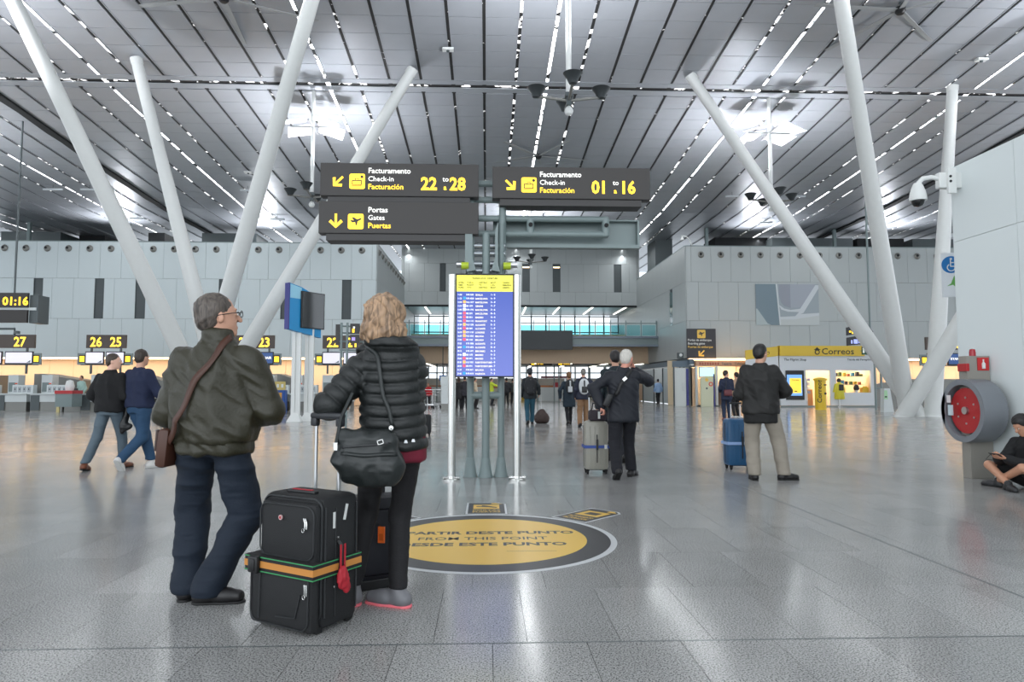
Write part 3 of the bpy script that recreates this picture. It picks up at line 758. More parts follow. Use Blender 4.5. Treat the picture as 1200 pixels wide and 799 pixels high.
for px, lab in ((530, 'left'), (606, 'right')):
    x = bxx(px)
    MB().tube([(x, 0, .02), (x, 0, bz(322))], .052, 20).build('chrome_post', CHROME, fids, smooth=True)
    MB().box(x+(.05 if px < 560 else -.085), x+(.085 if px < 560 else -.05), -.02, .05, z0+.0, z1).build('mounting_rail', ALU, fids)
    MB().lathe([(.115, 0), (.115, .012), (.06, .02), (.058, .05)], 20, c=(x, 0, 0)).build('base_flange', CHROME, fids, smooth=True)
    MB().box(x-.11, x+.11, -.05, .05, .02, .045, .005).build('base_clamp', CHROME, fids)
# ================================================================== FLOOR STICKERS
CX, CY, CR = .0, 5.55, 1.035
rnd = thing('floor_sticker', 'large round yellow and black floor sticker saying from this point', 'floor sticker', (CX, CY, .0008))
def disc(r, z, m, name, r0=0):
    me = MB().lathe([(r0, 0), (r, 0), (r, .0006), (r0, .0006)] if r0 else [(0, 0), (r, 0), (r, .0006), (0, .0006)], 96).mesh(); return link(name, me, m, rnd, (0, 0, z))
SW = mat('white_sticker_vinyl', (205, 208, 210), .35); SK = mat('dark_sticker_vinyl', (58, 58, 60), .4); SY = mat('yellow_sticker_vinyl', (232, 190, 84), .35, vary=.05, vscale=2)
disc(CR, 0, SW, 'white_border'); disc(.985, .0007, SK, 'dark_ring'); disc(.80, .0014, SY, 'yellow_disc')
for s, y, sz, b, wx in (('A PARTIR DESTE PUNTO', .165, .140, .035, 1.45), ('FROM THIS POINT', -.045, .140, .008, 1.25), ('DESDE ESTE PUNTO', -.245, .140, .035, 1.45)):
    o = text(s, sz, SK, rnd, (-.03, y, .0022), b, 'CENTER', rot=(0, 0, 0), ext=.0002, spacing=1.0)
    wd = o.dimensions.x if o.dimensions.x else 1
    want = {'A': 1.52, 'F': 1.03, 'D': 1.30}[s[0]]
    xs_ = [v.co.x for v in o.data.vertices]; o.data.transform(Matrix.Scale(want/(max(xs_)-min(xs_)), 4, (1, 0, 0)))
MB().box(.15, .52, -.43, -.425, .002, .0023).build('printed_line', SK, rnd)
def flatpoly(pts, z, m, n, parent, t=.0006):
    bm = bmesh.new(); a = [bm.verts.new((x, y, z)) for x, y in pts]; b = [bm.verts.new((x, y, z+t)) for x, y in pts]
    bm.faces.new(a[::-1]); bm.faces.new(b); k_ = len(pts)
    for i in range(k_): bm.faces.new((a[i], a[(i+1) % k_], b[(i+1) % k_], b[i]))
    bmesh.ops.recalc_face_normals(bm, faces=bm.faces); me = bpy.data.meshes.new(n); bm.to_mesh(me); bm.free(); return link(n, me, m, parent)
def arrow_sticker(th, label, plane=False):
    a = R(th); r = thing('arrow_sticker', label, 'floor sticker', (CX+1.05*math.cos(a), CY+1.05*math.sin(a), .0008), a-PI/2)
    flatpoly([(-.2, 0), (.2, 0), (.2, .56), (.13, .63), (-.2, .63)], 0, SW, 'white_border', r)
    flatpoly([(-.18, .02), (.18, .02), (.18, .55), (.12, .61), (-.18, .61)], .0007, SK, 'dark_face', r)
    flatpoly([(-.13, .27), (.13, .27), (.13, .50), (-.13, .50)], .0014, SY, 'yellow_pictogram', r)
    if plane: flatpoly([(-.1, .38), (.02, .36), (.1, .32), (.11, .35), (.02, .43), (-.04, .47), (-.05, .41), (-.1, .42)], .0021, SK, 'plane_mark', r)
    else: flatpoly([(-.07, .33), (.07, .33), (.07, .44), (-.07, .44)], .0021, SK, 'bag_mark', r)
    flatpoly([(.05, .54), (.16, .54), (.1, .6), (.05, .6)], .0014, SY, 'arrow_mark', r)
    for i, s in enumerate(('PORTAS', 'PUERTAS') if plane else ('FACTURAMENTO', 'FACTURACIÓN')):
        o = text(s, .07, SY, r, (0, .17-.085*i, .0016), .02, 'CENTER', rot=(0, 0, 0), ext=.0002)
        xs_ = [v.co.x for v in o.data.vertices]; o.data.transform(Matrix.Scale(.27/(max(xs_)-min(xs_)), 4, (1, 0, 0)))
arrow_sticker(90, 'dark square sticker with yellow aircraft mark behind the round floor sticker', True)
arrow_sticker(45, 'dark arrow sticker pointing away to the right of the round floor sticker')
arrow_sticker(135, 'dark arrow sticker mostly hidden behind the woman in the padded jacket')
arrow_sticker(226, 'dark arrow sticker with yellow mark beside the small suitcase wheels')

# ================================================================== CHECK-IN AREA, LEFT
YD = 33.5
kd = 800/YD
dx_ = lambda px: P(px, 400, YD).x
dz_ = lambda py: P(200, py, YD).z
NUMF = mat('number_sign_face', (82, 72, 66), .5)
NUMY = mat('lit_number', (255, 214, 70), .5, emit=1.6)
SCR = mat('pale_screen', (208, 205, 216), .3, emit=.75)
SCRB = mat('blue_screen_flat', (30, 66, 120), .3, emit=.6)
def checkin(xa, xb, nums, lab, scr='pale', sides='LR', Y=YD, dzz=0):
    """number board, monitors and poles above one pair of desks"""
    x0, x1 = P(xa, 400, Y).x, P(xb, 400, Y).x; Z = lambda py: P(200, py, Y).z
    cx = (x0+x1)/2; kk = 800/Y
    r = thing('check_in_sign', lab, 'sign', (cx, Y, 0))
    w_ = x1-x0
    MB().box(-w_/2, w_/2, 0, .12, Z(408), Z(392.5), .006).build('number_board', NUMF, r)
    n_ = len(nums)
    for i, s in enumerate(nums):
        text(s, 11/kk*1.38, NUMY, r, ((-w_/4 if i == 0 else w_/4)*(1 if n_ == 2 else 0), -.006, Z(406.0)), .02, 'CENTER', name='number', sx=.88)
    for s in ((-1, 1) if n_ == 2 else (1,)):
        px_ = s*w_*.37 if n_ == 2 else 0
        MB().box(px_-.04, px_+.04, .02, .10, Z(438) if xb != 1131 else 0, Z(408)).build('pole', GREYD, r)
        m_w = w_*.235 if n_ == 2 else w_*.42
        c = s*w_*.26 if n_ == 2 else 0
        MB().box(c-m_w, c+m_w, -.06, .02, Z(427), Z(412), .01).build('monitor_case', BLACK, r)
        MB().box(c-m_w+.04, c+m_w-.04, -.064, -.06, Z(425.5), Z(413.2)).build('monitor_screen', SCR if scr == 'pale' else SCRB, r)
        if scr == 'pale': MB().prism([(c+m_w-.3, Z(425)), (c+m_w-.1, Z(425)), (c+m_w-.1, Z(422)), (c+m_w-.22, Z(424))], -.067, -.064).build('screen_mark', GREY, r)
        else: text('RYANAIR', .17, WHT, r, (c, -.067, Z(420.5)), .02, 'CENTER', name='screen_text')
    for s, on in ((-1, 'L' in sides), (1, 'R' in sides)):
        if not on: continue
        c = s*(w_/2+.14)
        MB().box(c-.22, c+.22, -.04, .03, Z(427.5), Z(414)).build('side_box', GREY, r)
        MB().box(c-.15, c+.15, -.045, -.04, Z(425), Z(416)).build('side_box_face', SIGN, r)
        MB().box(c-.11, c+.11, -.049, -.045, Z(424), Z(417.5)).box(c-.06, c+.06, -.052, -.049, Z(422.5), Z(419)).build('yellow_pictogram', YEL, r)
    MB().box(-w_/2-.2, w_/2+.2, -.03, .06, Z(428), Z(427)).build('shelf_rail', GREYD, r)
    return r
checkin(-29, 40.5, ('28', '27'), 'check-in number board 28 27 at the left picture edge')
checkin(101, 147.5, ('26', '25'), 'check-in number board 26 25 above the two walking men')
checkin(275, 321.5, ('24', '23'), 'check-in number board 24 23 partly behind the leaning column', 'blue', 'R')
checkin(378, 425, ('22', '21'), 'check-in number board 22 left of the woman with the padded jacket', 'pale', 'L')
checkin(1085, 1131, ('17', '16'), 'check-in number board 16 beside the white partition', 'blue', 'L')
LAB = mat('grey_printed_label', (168, 174, 178), .5)
def desk(xa, xb, lab, Y=YD):
    x0, x1 = P(xa, 400, Y).x, P(xb, 400, Y).x; Z = lambda py: P(200, py, Y).z
    r = thing('check_in_desk', lab, 'desk', (x0, Y, 0)); w_ = x1-x0
    MB().box(0, w_, 0, 1.0, .45, Z(462), .01).build('body', DESK, r)
    bx('plinth', STEELP, r, .02, w_-.02, .03, .97, 0, .45)
    bx('worktop', DESK, r, -.05, w_+.05, -.12, 1.05, Z(462), Z(461), .008)
    bx('knee_opening', GREYD, r, w_*.02, w_*.30, -.012, 0, .05, Z(463))
    bx('control_panel', DESK, r, w_*.32, w_, .45, .75, Z(461), Z(451))
    n = 4
    for i in range(n):
        a = w_*.36+w_*.6*i/n
        MB().box(a, a+w_*.11, .44, .45, Z(459.5), Z(453)).build('printed_label', LAB, r)
        MB().box(a+.05, a+w_*.07, .435, .44, Z(457), Z(455)).build('dark_marking', GREYD, r)
    bx('kiosk_cabinet', DESK, r, w_*.0, w_*.34, .8, 1.3, 0, Z(439), .01)
    bx('cabinet_screen', GREY, r, w_*.03, w_*.25, .79, .8, Z(459), Z(448))
    MB().lathe([(0, 0), (.06, 0), (.05, .05), (0, .06)], 12).build('red_button', mat('orange_red_knob', (224, 84, 50), .4), r, (w_*.29, .76, Z(450)))
    return r
desk(-42, -8, 'white check-in desk beyond the left edge'); desk(-2, 34, 'white check-in desk at the left picture edge below board 28 27') ; desk(38, 76, 'white check-in desk with printed control labels below board 28 27')
desk(97, 135, 'white check-in desk behind the teenager in the black sweater')
desk(140, 178, 'white check-in desk behind the man in the navy sweater')
desk(262, 300, 'white check-in desk behind the man in the olive jacket')
desk(306, 336, 'white check-in desk behind the blue ticket machine'); desk(340, 370, 'white check-in desk behind the white screen posts'); desk(374, 412, 'white check-in desk behind the padded sleeve')
# baggage weighing belts with dark mouths between the desks
for (a, b, lab) in ((77, 96, 'grey baggage belt unit with two dark openings beside the teenager'), (179, 199, 'grey baggage belt unit behind the olive jacket sleeve')):
    x0, x1 = dx_(a), dx_(b); w_ = x1-x0
    r = thing('baggage_belt', lab, 'conveyor', (x0, YD, 0))
    MB().box(0, w_, .1, 1.6, 0, dz_(466)).build('body', STEELP, r)
    for i in range(2):
        bx('dark_opening', DARK, r, w_*(.08+.5*i), w_*(.44+.5*i), .08, .1, dz_(472), dz_(467))
        bx('kick_plate', DESK, r, w_*(.06+.5*i), w_*(.46+.5*i), .08, .1, dz_(476), dz_(473.5))
    MB().box(w_*.2, w_*.55, .4, .44, dz_(461), dz_(455)).box(w_*.42, w_*.5, .4, .46, dz_(466), dz_(461)).build('small_monitor', BLACK, r)
# sloping conveyor housings behind the desks
for (pts, lab) in ((((42, 438), (50, 438), (97, 445.5), (97, 470), (42, 470)), 'sloping grey conveyor housing behind the desk below board 28 27'),
                   (((160, 440), (170, 440), (200, 448), (200, 470), (160, 470)), 'sloping grey conveyor housing behind the navy sweater'),
                   (((315, 438), (328, 438), (357, 448), (357, 470), (315, 470)), 'sloping grey conveyor housing behind the blue ticket machine'),
                   (((-60, 440), (-40, 438), (0, 440), (0, 470), (-60, 470)), 'sloping grey conveyor housing beyond the left edge')):
    Y = YD+2.2
    q = [(P(a, 400, Y).x, P(200, b, Y).z) for a, b in pts]; q[3] = (q[3][0], 0); q[4] = (q[4][0], 0)
    x0 = q[0][0]
    r = thing('conveyor_housing', lab, 'conveyor', (x0, Y, 0))
    MB().prism([(a-x0, b) for a, b in q], 0, 1.4).build('housing', STEELP, r)
    bx('edge_cap', GREYD, r, q[3][0]-x0-.06, q[3][0]-x0, -.02, 0, 0, q[2][1])
# blue ticket machine, barrier posts, worker in mint
r = thing('ticket_machine', 'blue machine with yellow notice board on top beside the white posts', 'machine', (P(329, 400, 31.5).x, 31.5, 0))
Z31 = lambda py: P(300, py, 31.5).z
MB().box(-.24, .24, 0, .4, 0, Z31(457), .02).build('blue_cabinet', mat('royal_blue_enamel', (22, 74, 150), .4), r)
bx('yellow_notice', mat('pale_yellow_notice', (206, 186, 112), .5), r, -.24, .24, .05, .08, Z31(457), Z31(447))
for a in (-.1, .1): MB().box(a-.05, a+.05, .04, .05, Z31(454), Z31(450)).build('notice_symbol', WHITE, r)
MB().box(-.08, .1, -.006, 0, Z31(468), Z31(460)).build('orange_leaflet', mat('orange_leaflet', (206, 150, 60), .5), r)
MB().box(-.18, .18, -.006, 0, Z31(479), Z31(472)).build('blue_panel', mat('deep_blue_panel', (16, 50, 116), .4), r)
r = thing('red_counter_display', 'small red and blue counter display right of the olive jacket', 'display', (P(316, 400, 31.5).x, 31.6, 0))
bx('base', DESK, r, -.25, .2, 0, .4, 0, Z31(474)); bx('blue_front', mat('royal_blue_enamel', (22, 74, 150)), r, -.25, .2, -.01, 0, Z31(474), Z31(467)); bx('red_top', RED, r, -.2, .15, 0, .3, Z31(465), Z31(462))
bx('upright', DESK, r, -.2, .1, .1, .2, Z31(474), Z31(450))
for (px, py, lab) in ((302, 489, 'thin black barrier post right of the olive jacket'), (323, 487, 'thin black barrier post beside the blue ticket machine'), (184, 486, 'thin black barrier post left of the olive jacket'), (174, 486, 'thin black barrier post between navy sweater and olive jacket')):
    p = G(px, py); r = thing('barrier_post', lab, 'barrier', p)
    MB().lathe([(0, 0), (.17, 0), (.16, .02), (.03, .03), (.03, 1.0), (0, 1.0)], 12).build('post', BLACK, r, smooth=True)
    MB().lathe([(0, 1.0), (.045, 1.0), (.045, 1.06), (0, 1.07)], 12).build('head', GREYD, r, smooth=True)
# red table / luggage behind navy sweater
p = G(187, 476)
r = thing('baggage_scale', 'grey counter with red edge between the navy sweater and the olive jacket', 'counter', (p.x, YD-1.2, 0))
bx('body', GREY, r, -.4, .35, 0, .8, .25, .85); bx('red_edge', RED, r, -.42, .38, -.03, .8, .85, 1.0)
bx('yellow_leg', mat('sand_post', (200, 186, 130), .5), r, -.32, -.2, -.02, .06, 0, .25)
MB().lathe([(0, 1.0), (.16, 1.0), (.2, 1.2), (.14, 1.45), (0, 1.5)], 14).build('white_bag', WHITE, r, (0, .4, 0), smooth=True)
# left edge overhead signs
YO = 30
r = thing('overhead_sign', 'two stacked dark overhead signs at the left picture edge', 'sign', (P(30, 400, YO).x, YO, P(20, 378, YO).z))
ow = P(30, 400, YO).x-P(-60, 400, YO).x; oz = lambda py: P(20, py, YO).z-P(20, 378, YO).z
bx('upper_panel', SIGN, r, -ow, 0, 0, .12, oz(360), oz(343)); bx('lower_panel', SIGN, r, -ow, 0, 0, .12, 0, oz(363))
bx('side_bracket', GREYD, r, 0, .36, .15, .9, oz(378), oz(345)); bx('pale_rail', DESK, r, -ow, .3, .1, .2, oz(363), oz(360))
text('01:16', 9.5*YO/800*1.38, YEL, r, (-28*YO/800, -.006, oz(357.3)), .03, name='number')
tb('hanger', GREYD, r, [(-.6, .06, oz(343)), (-.6, .06, zr(YO)-P(20, 378, YO).z)], .04, 8)
tb('bracket_arm', GREYD, r, [(-1.5, .1, oz(385)), (-.55, .1, oz(385)), (-.55, .1, oz(393))], .05, 8)
MB().lathe([(0, 0), (.12, .0), (.12, .12), (0, .14)], 12).build('small_camera', GREYD, r, (-.45, .1, oz(391)), smooth=True)

# ------------------------------------------------------------------ slanted screen on two white posts
p0, p1 = G(346, 494), G(363, 493)
r = thing('screen_totem', 'large screen in a blue frame standing on two white posts', 'screen', (p0.x, p0.y, 0))
Yt = p0.y; dvec = Vector((p1.x-p0.x+.25, 1.15)); th = math.atan2(1.05, .92)
zt = lambda py: P(355, py, Yt).z
for q, nme in ((Vector((0, 0)), 'post'), (Vector((p1.x-p0.x, .35)), 'post')):
    MB().box(q.x-.15, q.x-.03, q.y-.06, q.y+.06, .02, zt(385)).box(q.x+.03, q.x+.15, q.y-.06, q.y+.06, .02, zt(385)).box(q.x-.04, q.x+.04, q.y-.02, q.y+.05, .02, zt(385)).build('post', WHITE, r)
    MB().lathe([(.34, 0), (.34, .02), (.15, .28), (.14, .3)], 4, M=Matrix.Rotation(R(45), 4, 'Z')).build('post_foot', WHITE, r, (q.x, q.y, 0))
hd = struct('x'); hd.name = 'screen_head'; del hd['kind']; hd.parent = r; hd.location = (P(337, 360, Yt-.5).x-p0.x+.08, -.55, 0); hd.rotation_euler = (0, 0, R(56))
W_ = 1.40
MB().prism([(0, zt(387)), (W_, zt(394.5)), (W_, zt(348)), (.5, zt(337)), (0, zt(334))], 0, .16).build('blue_frame', BLUE, hd)
MB().prism([(0.02, zt(351)), (.5, zt(351)), (.5, zt(338)), (.02, zt(335))], -.006, 0).build('pale_corner', mat('pale_blue_print', (150, 205, 228), .4), hd)
MB().box(-.04, .0, -.01, .2, zt(387), zt(334)).build('purple_edge', mat('purple_blue_edge', (54, 54, 130), .4), hd)
MB().box(.46, W_+.1, -.06, -.008, zt(384.5), zt(341.5), .01).build('screen_case', BLACK, hd)
MB().box(.50, W_+.06, -.064, -.06, zt(383.5), zt(342.5)).build('screen_glass', mat('dark_mirror_screen', (30, 36, 40), .06, spec=1), hd)

# ------------------------------------------------------------------ sign cluster left of the woman's head
Yc = 20
r = thing('sign_stand', 'grey post stand with angled direction panels left of the padded jacket', 'sign', (P(402, 400, Yc).x, Yc, 0))
Zc = lambda py: P(402, py, Yc).z
for a in (-.05, .12): tb('post', GREY, r, [(a, 0, 0), (a, 0, Zc(378))], .035, 8)
for py in (382, 390, 400, 410): tb('rung', GREY, r, [(-.1, 0, Zc(py)), (.75, .3, Zc(py))], .025, 8)
for (a, b, c_, d_, m) in ((410, 421, 379, 391, SIGNB), (410, 421, 392, 402, SIGNB), (421.5, 428, 384, 396, YELF)):
    x0, x1 = P(a, 400, Yc).x-r.location.x, P(b, 400, Yc).x-r.location.x
    M_ = Matrix.Identity(4)
    MB().box(x0, x1, .02, .08, Zc(d_), Zc(c_)).build('direction_panel', m, r)
for (a, b, c_, d_, m) in ((412.5, 415, 385, 389.5, YEL), (412, 416, 395, 399, mat('violet_pictogram', (170, 150, 220), .5, emit=.5)), (413.5, 415.5, 382.5, 384.5, WHT)):
    x0, x1 = P(a, 400, Yc).x-r.location.x, P(b, 400, Yc).x-r.location.x
    MB().box(x0, x1, .012, .02, Zc(d_), Zc(c_)).build('pictogram', m, r)
MB().box(-.22, -.1, .0, .06, Zc(404), Zc(380)).build('edge_panel', SIGNB, r)

# ================================================================== SHOPS, RIGHT
YC = 38.5
rr_ = lambda px, Y=YC: P(px, 400, Y).x
zc_ = lambda py, Y=YC: P(900, py, Y).z
X0 = rr_(913); shop = thing('postal_shop', 'white and yellow postal shop kiosk with lit windows', 'shop', (X0, YC, 0))
CY_ = mat('yellow_fascia', (222, 188, 60), .45); CW = mat('white_shop_wall', (214, 218, 222), .4)
lx_ = lambda px: rr_(px)-X0
def wallbox(n, m, a, b, za, zb_, y0=0, y1=.12, lab=None): return bx(n, m, shop, lx_(a), lx_(b), y0, y1, zc_(za), zc_(zb_), label=lab)
wallbox('fascia', CY_, 913, 1012, 417, 405, -.08, .3)
for (a, b, c, d) in ((913, 1024, 434, 417), (913, 919.5, 475, 434), (919.5, 940.5, 475, 467), (940.5, 943.5, 475, 434), (971.5, 978.5, 475, 434), (1019, 1024, 475, 434), (978.5, 1019, 475, 460)): wallbox('wall_panel', CW, a, b, c, d)
bx('skirting', GREY, shop, lx_(913), lx_(1024), -.02, 0, 0, .09)
# left flank turned towards the hall
fx0 = lx_(877)
MB().prism([(0, zc_(421)), (abs(fx0), zc_(417)), (abs(fx0), zc_(405.5)), (0, zc_(410))], 0, .2).build('flank_fascia', CY_, shop, (fx0, .5, 0), (0, 0, -R(16)))
MB().prism([(0, 0), (abs(fx0), 0), (abs(fx0), zc_(417)), (0, zc_(421))], .02, .2).build('flank_wall', CW, shop, (fx0, .5, 0), (0, 0, -R(16)))
INT = mat('warm_shop_interior', (236, 214, 180), .6)
bx('back_wall', INT, shop, lx_(913), lx_(1024), 3.2, 3.3, 0, zc_(417)); bx('side_wall', INT, shop, lx_(1023), lx_(1024), .12, 3.2, 0, zc_(417)); bx('side_wall', INT, shop, lx_(913), lx_(914), .12, 3.2, 0, zc_(417))
bx('roof', CW, shop, lx_(913), lx_(1024), .1, 3.3, zc_(417), zc_(416))
bx('interior_lamp', WARM, shop, lx_(944), lx_(1018), 1.2, 1.6, zc_(419.4), zc_(418.6))
area('shop_lamp', (rr_(980), YC+1.4, zc_(420.5)), (0, 0, 0), 4, .6, 120, (1, .86, .68))
bx('counter', mat('wood_counter', (170, 120, 80), .5), shop, lx_(944), lx_(970), 2.0, 2.6, 0, 1.0)
bx('dark_corner', mat('brown_curtain', (74, 52, 46), .7), shop, lx_(944), lx_(952), 1.4, 1.5, zc_(452), zc_(434))
KTX = mat('black_shop_lettering', (56, 54, 40), .5)
text('Correos', .50, KTX, shop, (lx_(961.5), -.085, zc_(415.0)), .012, name='lettering', sx=1.1)
MB().prism([(lx_(956.5)+a, zc_(411.5)+b) for a, b in circle(0, -.05, .15, 14)], -.086, -.082).build('horn_emblem', KTX, shop)
MB().prism([(lx_(956.5)+a, zc_(411.5)+b) for a, b in circle(0, -.05, .09, 14)], -.089, -.086).build('horn_emblem', CY_, shop)
MB().prism([(lx_(956.5)+a, zc_(411.5)+b) for a, b in ((-.2, .1), (-.1, .14), (0, .24), (.1, .14), (.2, .1), (.12, .06), (-.12, .06))], -.086, -.082).build('crown_emblem', KTX, shop)
text('The Pilgrim Shop', .19, GREYD, shop, (lx_(918), -.006, zc_(422.5)), .012, name='lettering')
text('Tienda del Peregrino', .17, GREYD, shop, (lx_(992), -.006, zc_(422.2)), .012, name='lettering')
# lit poster screen
bx('poster_case', BLACK, shop, lx_(919.5), lx_(940.5), -.06, .1, zc_(468.5), zc_(434))
SKY = mat('blue_poster', (110, 160, 225), .4, emit=.9); bx('poster_screen', SKY, shop, lx_(920.5), lx_(938), -.065, -.06, zc_(463.5), zc_(439))
bx('yellow_sheet', mat('yellow_poster_sheet', (240, 205, 70), .5, emit=.9), shop, lx_(923.5), lx_(937), -.068, -.065, zc_(460.5), zc_(443))
text('Correos', .12, KTX, shop, (lx_(926), -.07, zc_(446)), .01); MB().box(lx_(929), lx_(932), -.07, -.068, zc_(459), zc_(457.8)).build('printed_mark', KTX, shop)
# shelves with goods in the right hand window
for z_ in (440.5, 450.5): bx('shelf', mat('pale_shelf', (214, 200, 178), .5), shop, lx_(979), lx_(1019), .6, 1.0, zc_(z_)-.03, zc_(z_))
goods = []
random.seed(11)
for i in range(15):
    px = 981+i*2.5+random.random()
    h_ = .12+random.random()*.14; w2 = .05+random.random()*.035
    z0 = zc_(440.5) if i % 2 == 0 else zc_(450.5)
    cols = [(60, 130, 170), (200, 170, 60), (70, 70, 76), (176, 90, 70), (90, 120, 80)]
    o = MB().box(-w2, w2, 0, .2, 0, h_, .01).build('souvenir', mat('souvenir_%d' % (i % 5), cols[i % 5], .5), None, (rr_(px), YC+.7, z0))
    nm = ['blue', 'yellow', 'dark', 'reddish', 'green'][i % 5]
    tag(o, '%s souvenir box on the %s shelf behind the %s half of the shop window' % (nm, 'upper' if i % 2 == 0 else 'middle', 'left' if i < 8 else 'right'), 'box', '%s souvenir boxes on the %s shelf' % (nm, 'upper' if i % 2 == 0 else 'middle'))
o = MB().box(0, .34, 0, .3, 0, .30, .01).box(.05, .29, .05, .1, .3, .36).build('yellow_box', CY_, None, (rr_(1012.5), YC+.3, zc_(460))); tag(o, 'yellow parcel box on the sill at the right of the shop window', 'box')
o = MB().lathe([(0, 0), (.14, .0), (.16, .1), (.12, .24), (.06, .32), (0, .34)], 12).build('dark_backpack', BLACK, None, (rr_(1005), YC+.3, zc_(457)), smooth=True); tag(o, 'small dark backpack displayed in the shop window', 'bag')
bx('display_sill', mat('pale_shelf', (214, 200, 178)), shop, lx_(979), lx_(1019), .1, .9, zc_(460.2), zc_(460))
MB().box(lx_(1004), lx_(1007), .3, .5, zc_(460), zc_(457)).build('display_block', CW, shop)
# pillar box
p = G(962, 480); r = thing('pillar_box', 'yellow cylindrical letter box standing in front of the shop', 'letter box', p)
PB = mat('yellow_letter_box', (236, 196, 40), .35); hb = P(962, 442, p.y).z
MB().lathe([(0, 0), (.27, 0), (.27, hb-.18), (.33, hb-.16), (.33, hb-.08), (.24, hb-.04), (0, hb)], 28).build('body', PB, r, smooth=True)
t_ = text('Correos', .34, KTX, r, (-.07, -.275, .35), .012, rot=(R(90), -R(90), 0)); bx('slot', BLACK, r, .06, .2, -.272, -.2, hb-.42, hb-.36)
MB().prism(circle(.13, hb*.5, .06, 12), -.275, -.235).build('horn_emblem', KTX, r)
# raincoat mannequin and leaflet rack
p = G(984, 477); r = thing('raincoat_stand', 'yellow raincoat with black bag on a stand before the shop window', 'clothes stand', p)
MB().lathe([(0, 0), (.16, 0), (.15, .03), (.025, .04), (.025, 1.5), (0, 1.5)], 12).build('stand', CHROME, r, smooth=True)
MB().lathe([(.26, .45), (.29, .5), (.24, 1.0), (.2, 1.3), (.08, 1.42), (.0, 1.43)], 16).tube([(-.16, 0, 1.32), (-.3, 0, .85)], [.09, .07], 8).tube([(.16, 0, 1.32), (.3, 0, .85)], [.09, .07], 8).build('raincoat', mat('yellow_green_raincoat', (214, 206, 60), .5), r, smooth=True)
MB().box(-.12, .12, -.3, -.2, .95, 1.3, .03).build('black_bag', BLACK, r); MB().lathe([(0, 1.42), (.1, 1.44), (.12, 1.54), (.07, 1.64), (0, 1.66)], 12).build('head_form', BLACK, r, smooth=True)
p = G(946, 476); r = thing('leaflet_rack', 'slim grey leaflet rack beside the shop door', 'rack', p)
MB().box(-.03, .03, -.03, .03, 0, 1.6).box(-.2, .2, -.15, .15, 0, .03).build('stand', ALU, r)
for i in range(4):
    for j in (-1, 1): MB().box(j*.1-.08, j*.1+.08, -.07, -.04, .75+.25*i, .92+.25*i).build('leaflet', mat('leaflet_%d' % ((i+j) % 3), [(200, 204, 214), (120, 130, 170), (230, 230, 226)][(i+j) % 3], .5), r)
# boarding gates sign hanging before the right wall
YG2 = 40.2
r = thing('hanging_sign', 'dark square boarding gates sign with arrow before the right wall', 'sign', (P(805, 400, YG2).x, YG2, P(805, 420, YG2).z))
w_ = P(839, 400, YG2).x-P(805, 400, YG2).x; h_ = P(805, 385, YG2).z-P(805, 420, YG2).z
SG = mat('charcoal_sign', (50, 50, 54), .5)
MB().box(0, w_, 0, .1, 0, h_, .005).build('board', SG, r); MB().box(.2, .26, .1, .75, h_*.5, h_*.5+.06).box(w_-.26, w_-.2, .1, .75, h_*.5, h_*.5+.06).build('wall_bracket', GREYD, r)
plane_icon(YELF, SG, r, w_/2, h_*.82, .5)
for i, (s, m) in enumerate((('Portas de embarque', WHITE), ('Boarding gates', WHITE), ('Puertas de embarque', YELF))):
    text(s, .19, m, r, (.05, -.006, h_*(.585-.115*i)), .012, sx=.92)
arrow(YELF, r, w_/2, h_*.18, .46, -135)
# shop fronts under the right block, between the signs
Y2 = 39.8
sh = thing('snack_shop', 'low lit shop front with menu screen under the right block', 'shop', (P(818, 400, Y2).x, Y2, 0))
sxx = lambda px: P(px, 400, Y2).x-sh.location.x; szz = lambda py: P(818, py, Y2).z
COP = mat('copper_fascia', (196, 150, 118), .5)
MB().box(sxx(815), sxx(876), 0, .3, szz(429), szz(422.5)).build('fascia', COP, sh)
for i in range(8): MB().box(sxx(819+i*3), sxx(821+i*3), -.006, 0, szz(427.5), szz(424.5)).build('fascia_motif', mat('brick_red_print', (160, 84, 68), .5), sh)
text('Tapería · Cafetería', .2, GREYD, sh, (sxx(845), -.006, szz(427.3)), .01)
bx('top_lamp', WARM, sh, sxx(824), sxx(877), -.05, .1, szz(421.8), szz(420.2))
for px in (814.5, 838, 875): bx('post', DESK, sh, sxx(px), sxx(px+2.2), -.02, .12, 0, szz(429))
bx('glass', mat('shop_glass', (226, 232, 230), .05, trans=.9), sh, sxx(816.5), sxx(838), .04, .06, .1, szz(444))
bx('floor_rail', GREYD, sh, sxx(815), sxx(876), -.02, .1, 0, .08)
bx('back_wall', INT, sh, sxx(800), sxx(876), 3.4, 3.5, 0, szz(420)); bx('green_panel', mat('olive_green_print', (140, 160, 90), .5), sh, sxx(842), sxx(855), 2.4, 2.5, 1.3, szz(430))
bx('menu_screen', mat('pale_blue_menu_screen', (190, 222, 235), .4, emit=.8), sh, sxx(819), sxx(836), -.07, -.02, szz(441), szz(430.5))
bx('screen_case', BLACK, sh, sxx(818.5), sxx(836.5), -.019, .02, szz(441.5), szz(430))
bx('counter', mat('dark_counter', (70, 56, 46), .5), sh, sxx(842), sxx(874), 1.6, 2.2, 0, 1.15)
area('snack_lamp', (P(850, 400, Y2).x, Y2+1.6, szz(424)), (0, 0, 0), 3, .6, 90, (1, .84, .66))
r = thing('advert_stand', 'pale green advertising stand with red round logo before the snack shop', 'advert stand', (P(829, 400, 39).x, 39.2, 0))
MB().box(-.36, .36, 0, .12, 0, P(829, 442, 39.2).z, .01).build('panel', mat('pale_green_board', (206, 208, 180), .5), r)
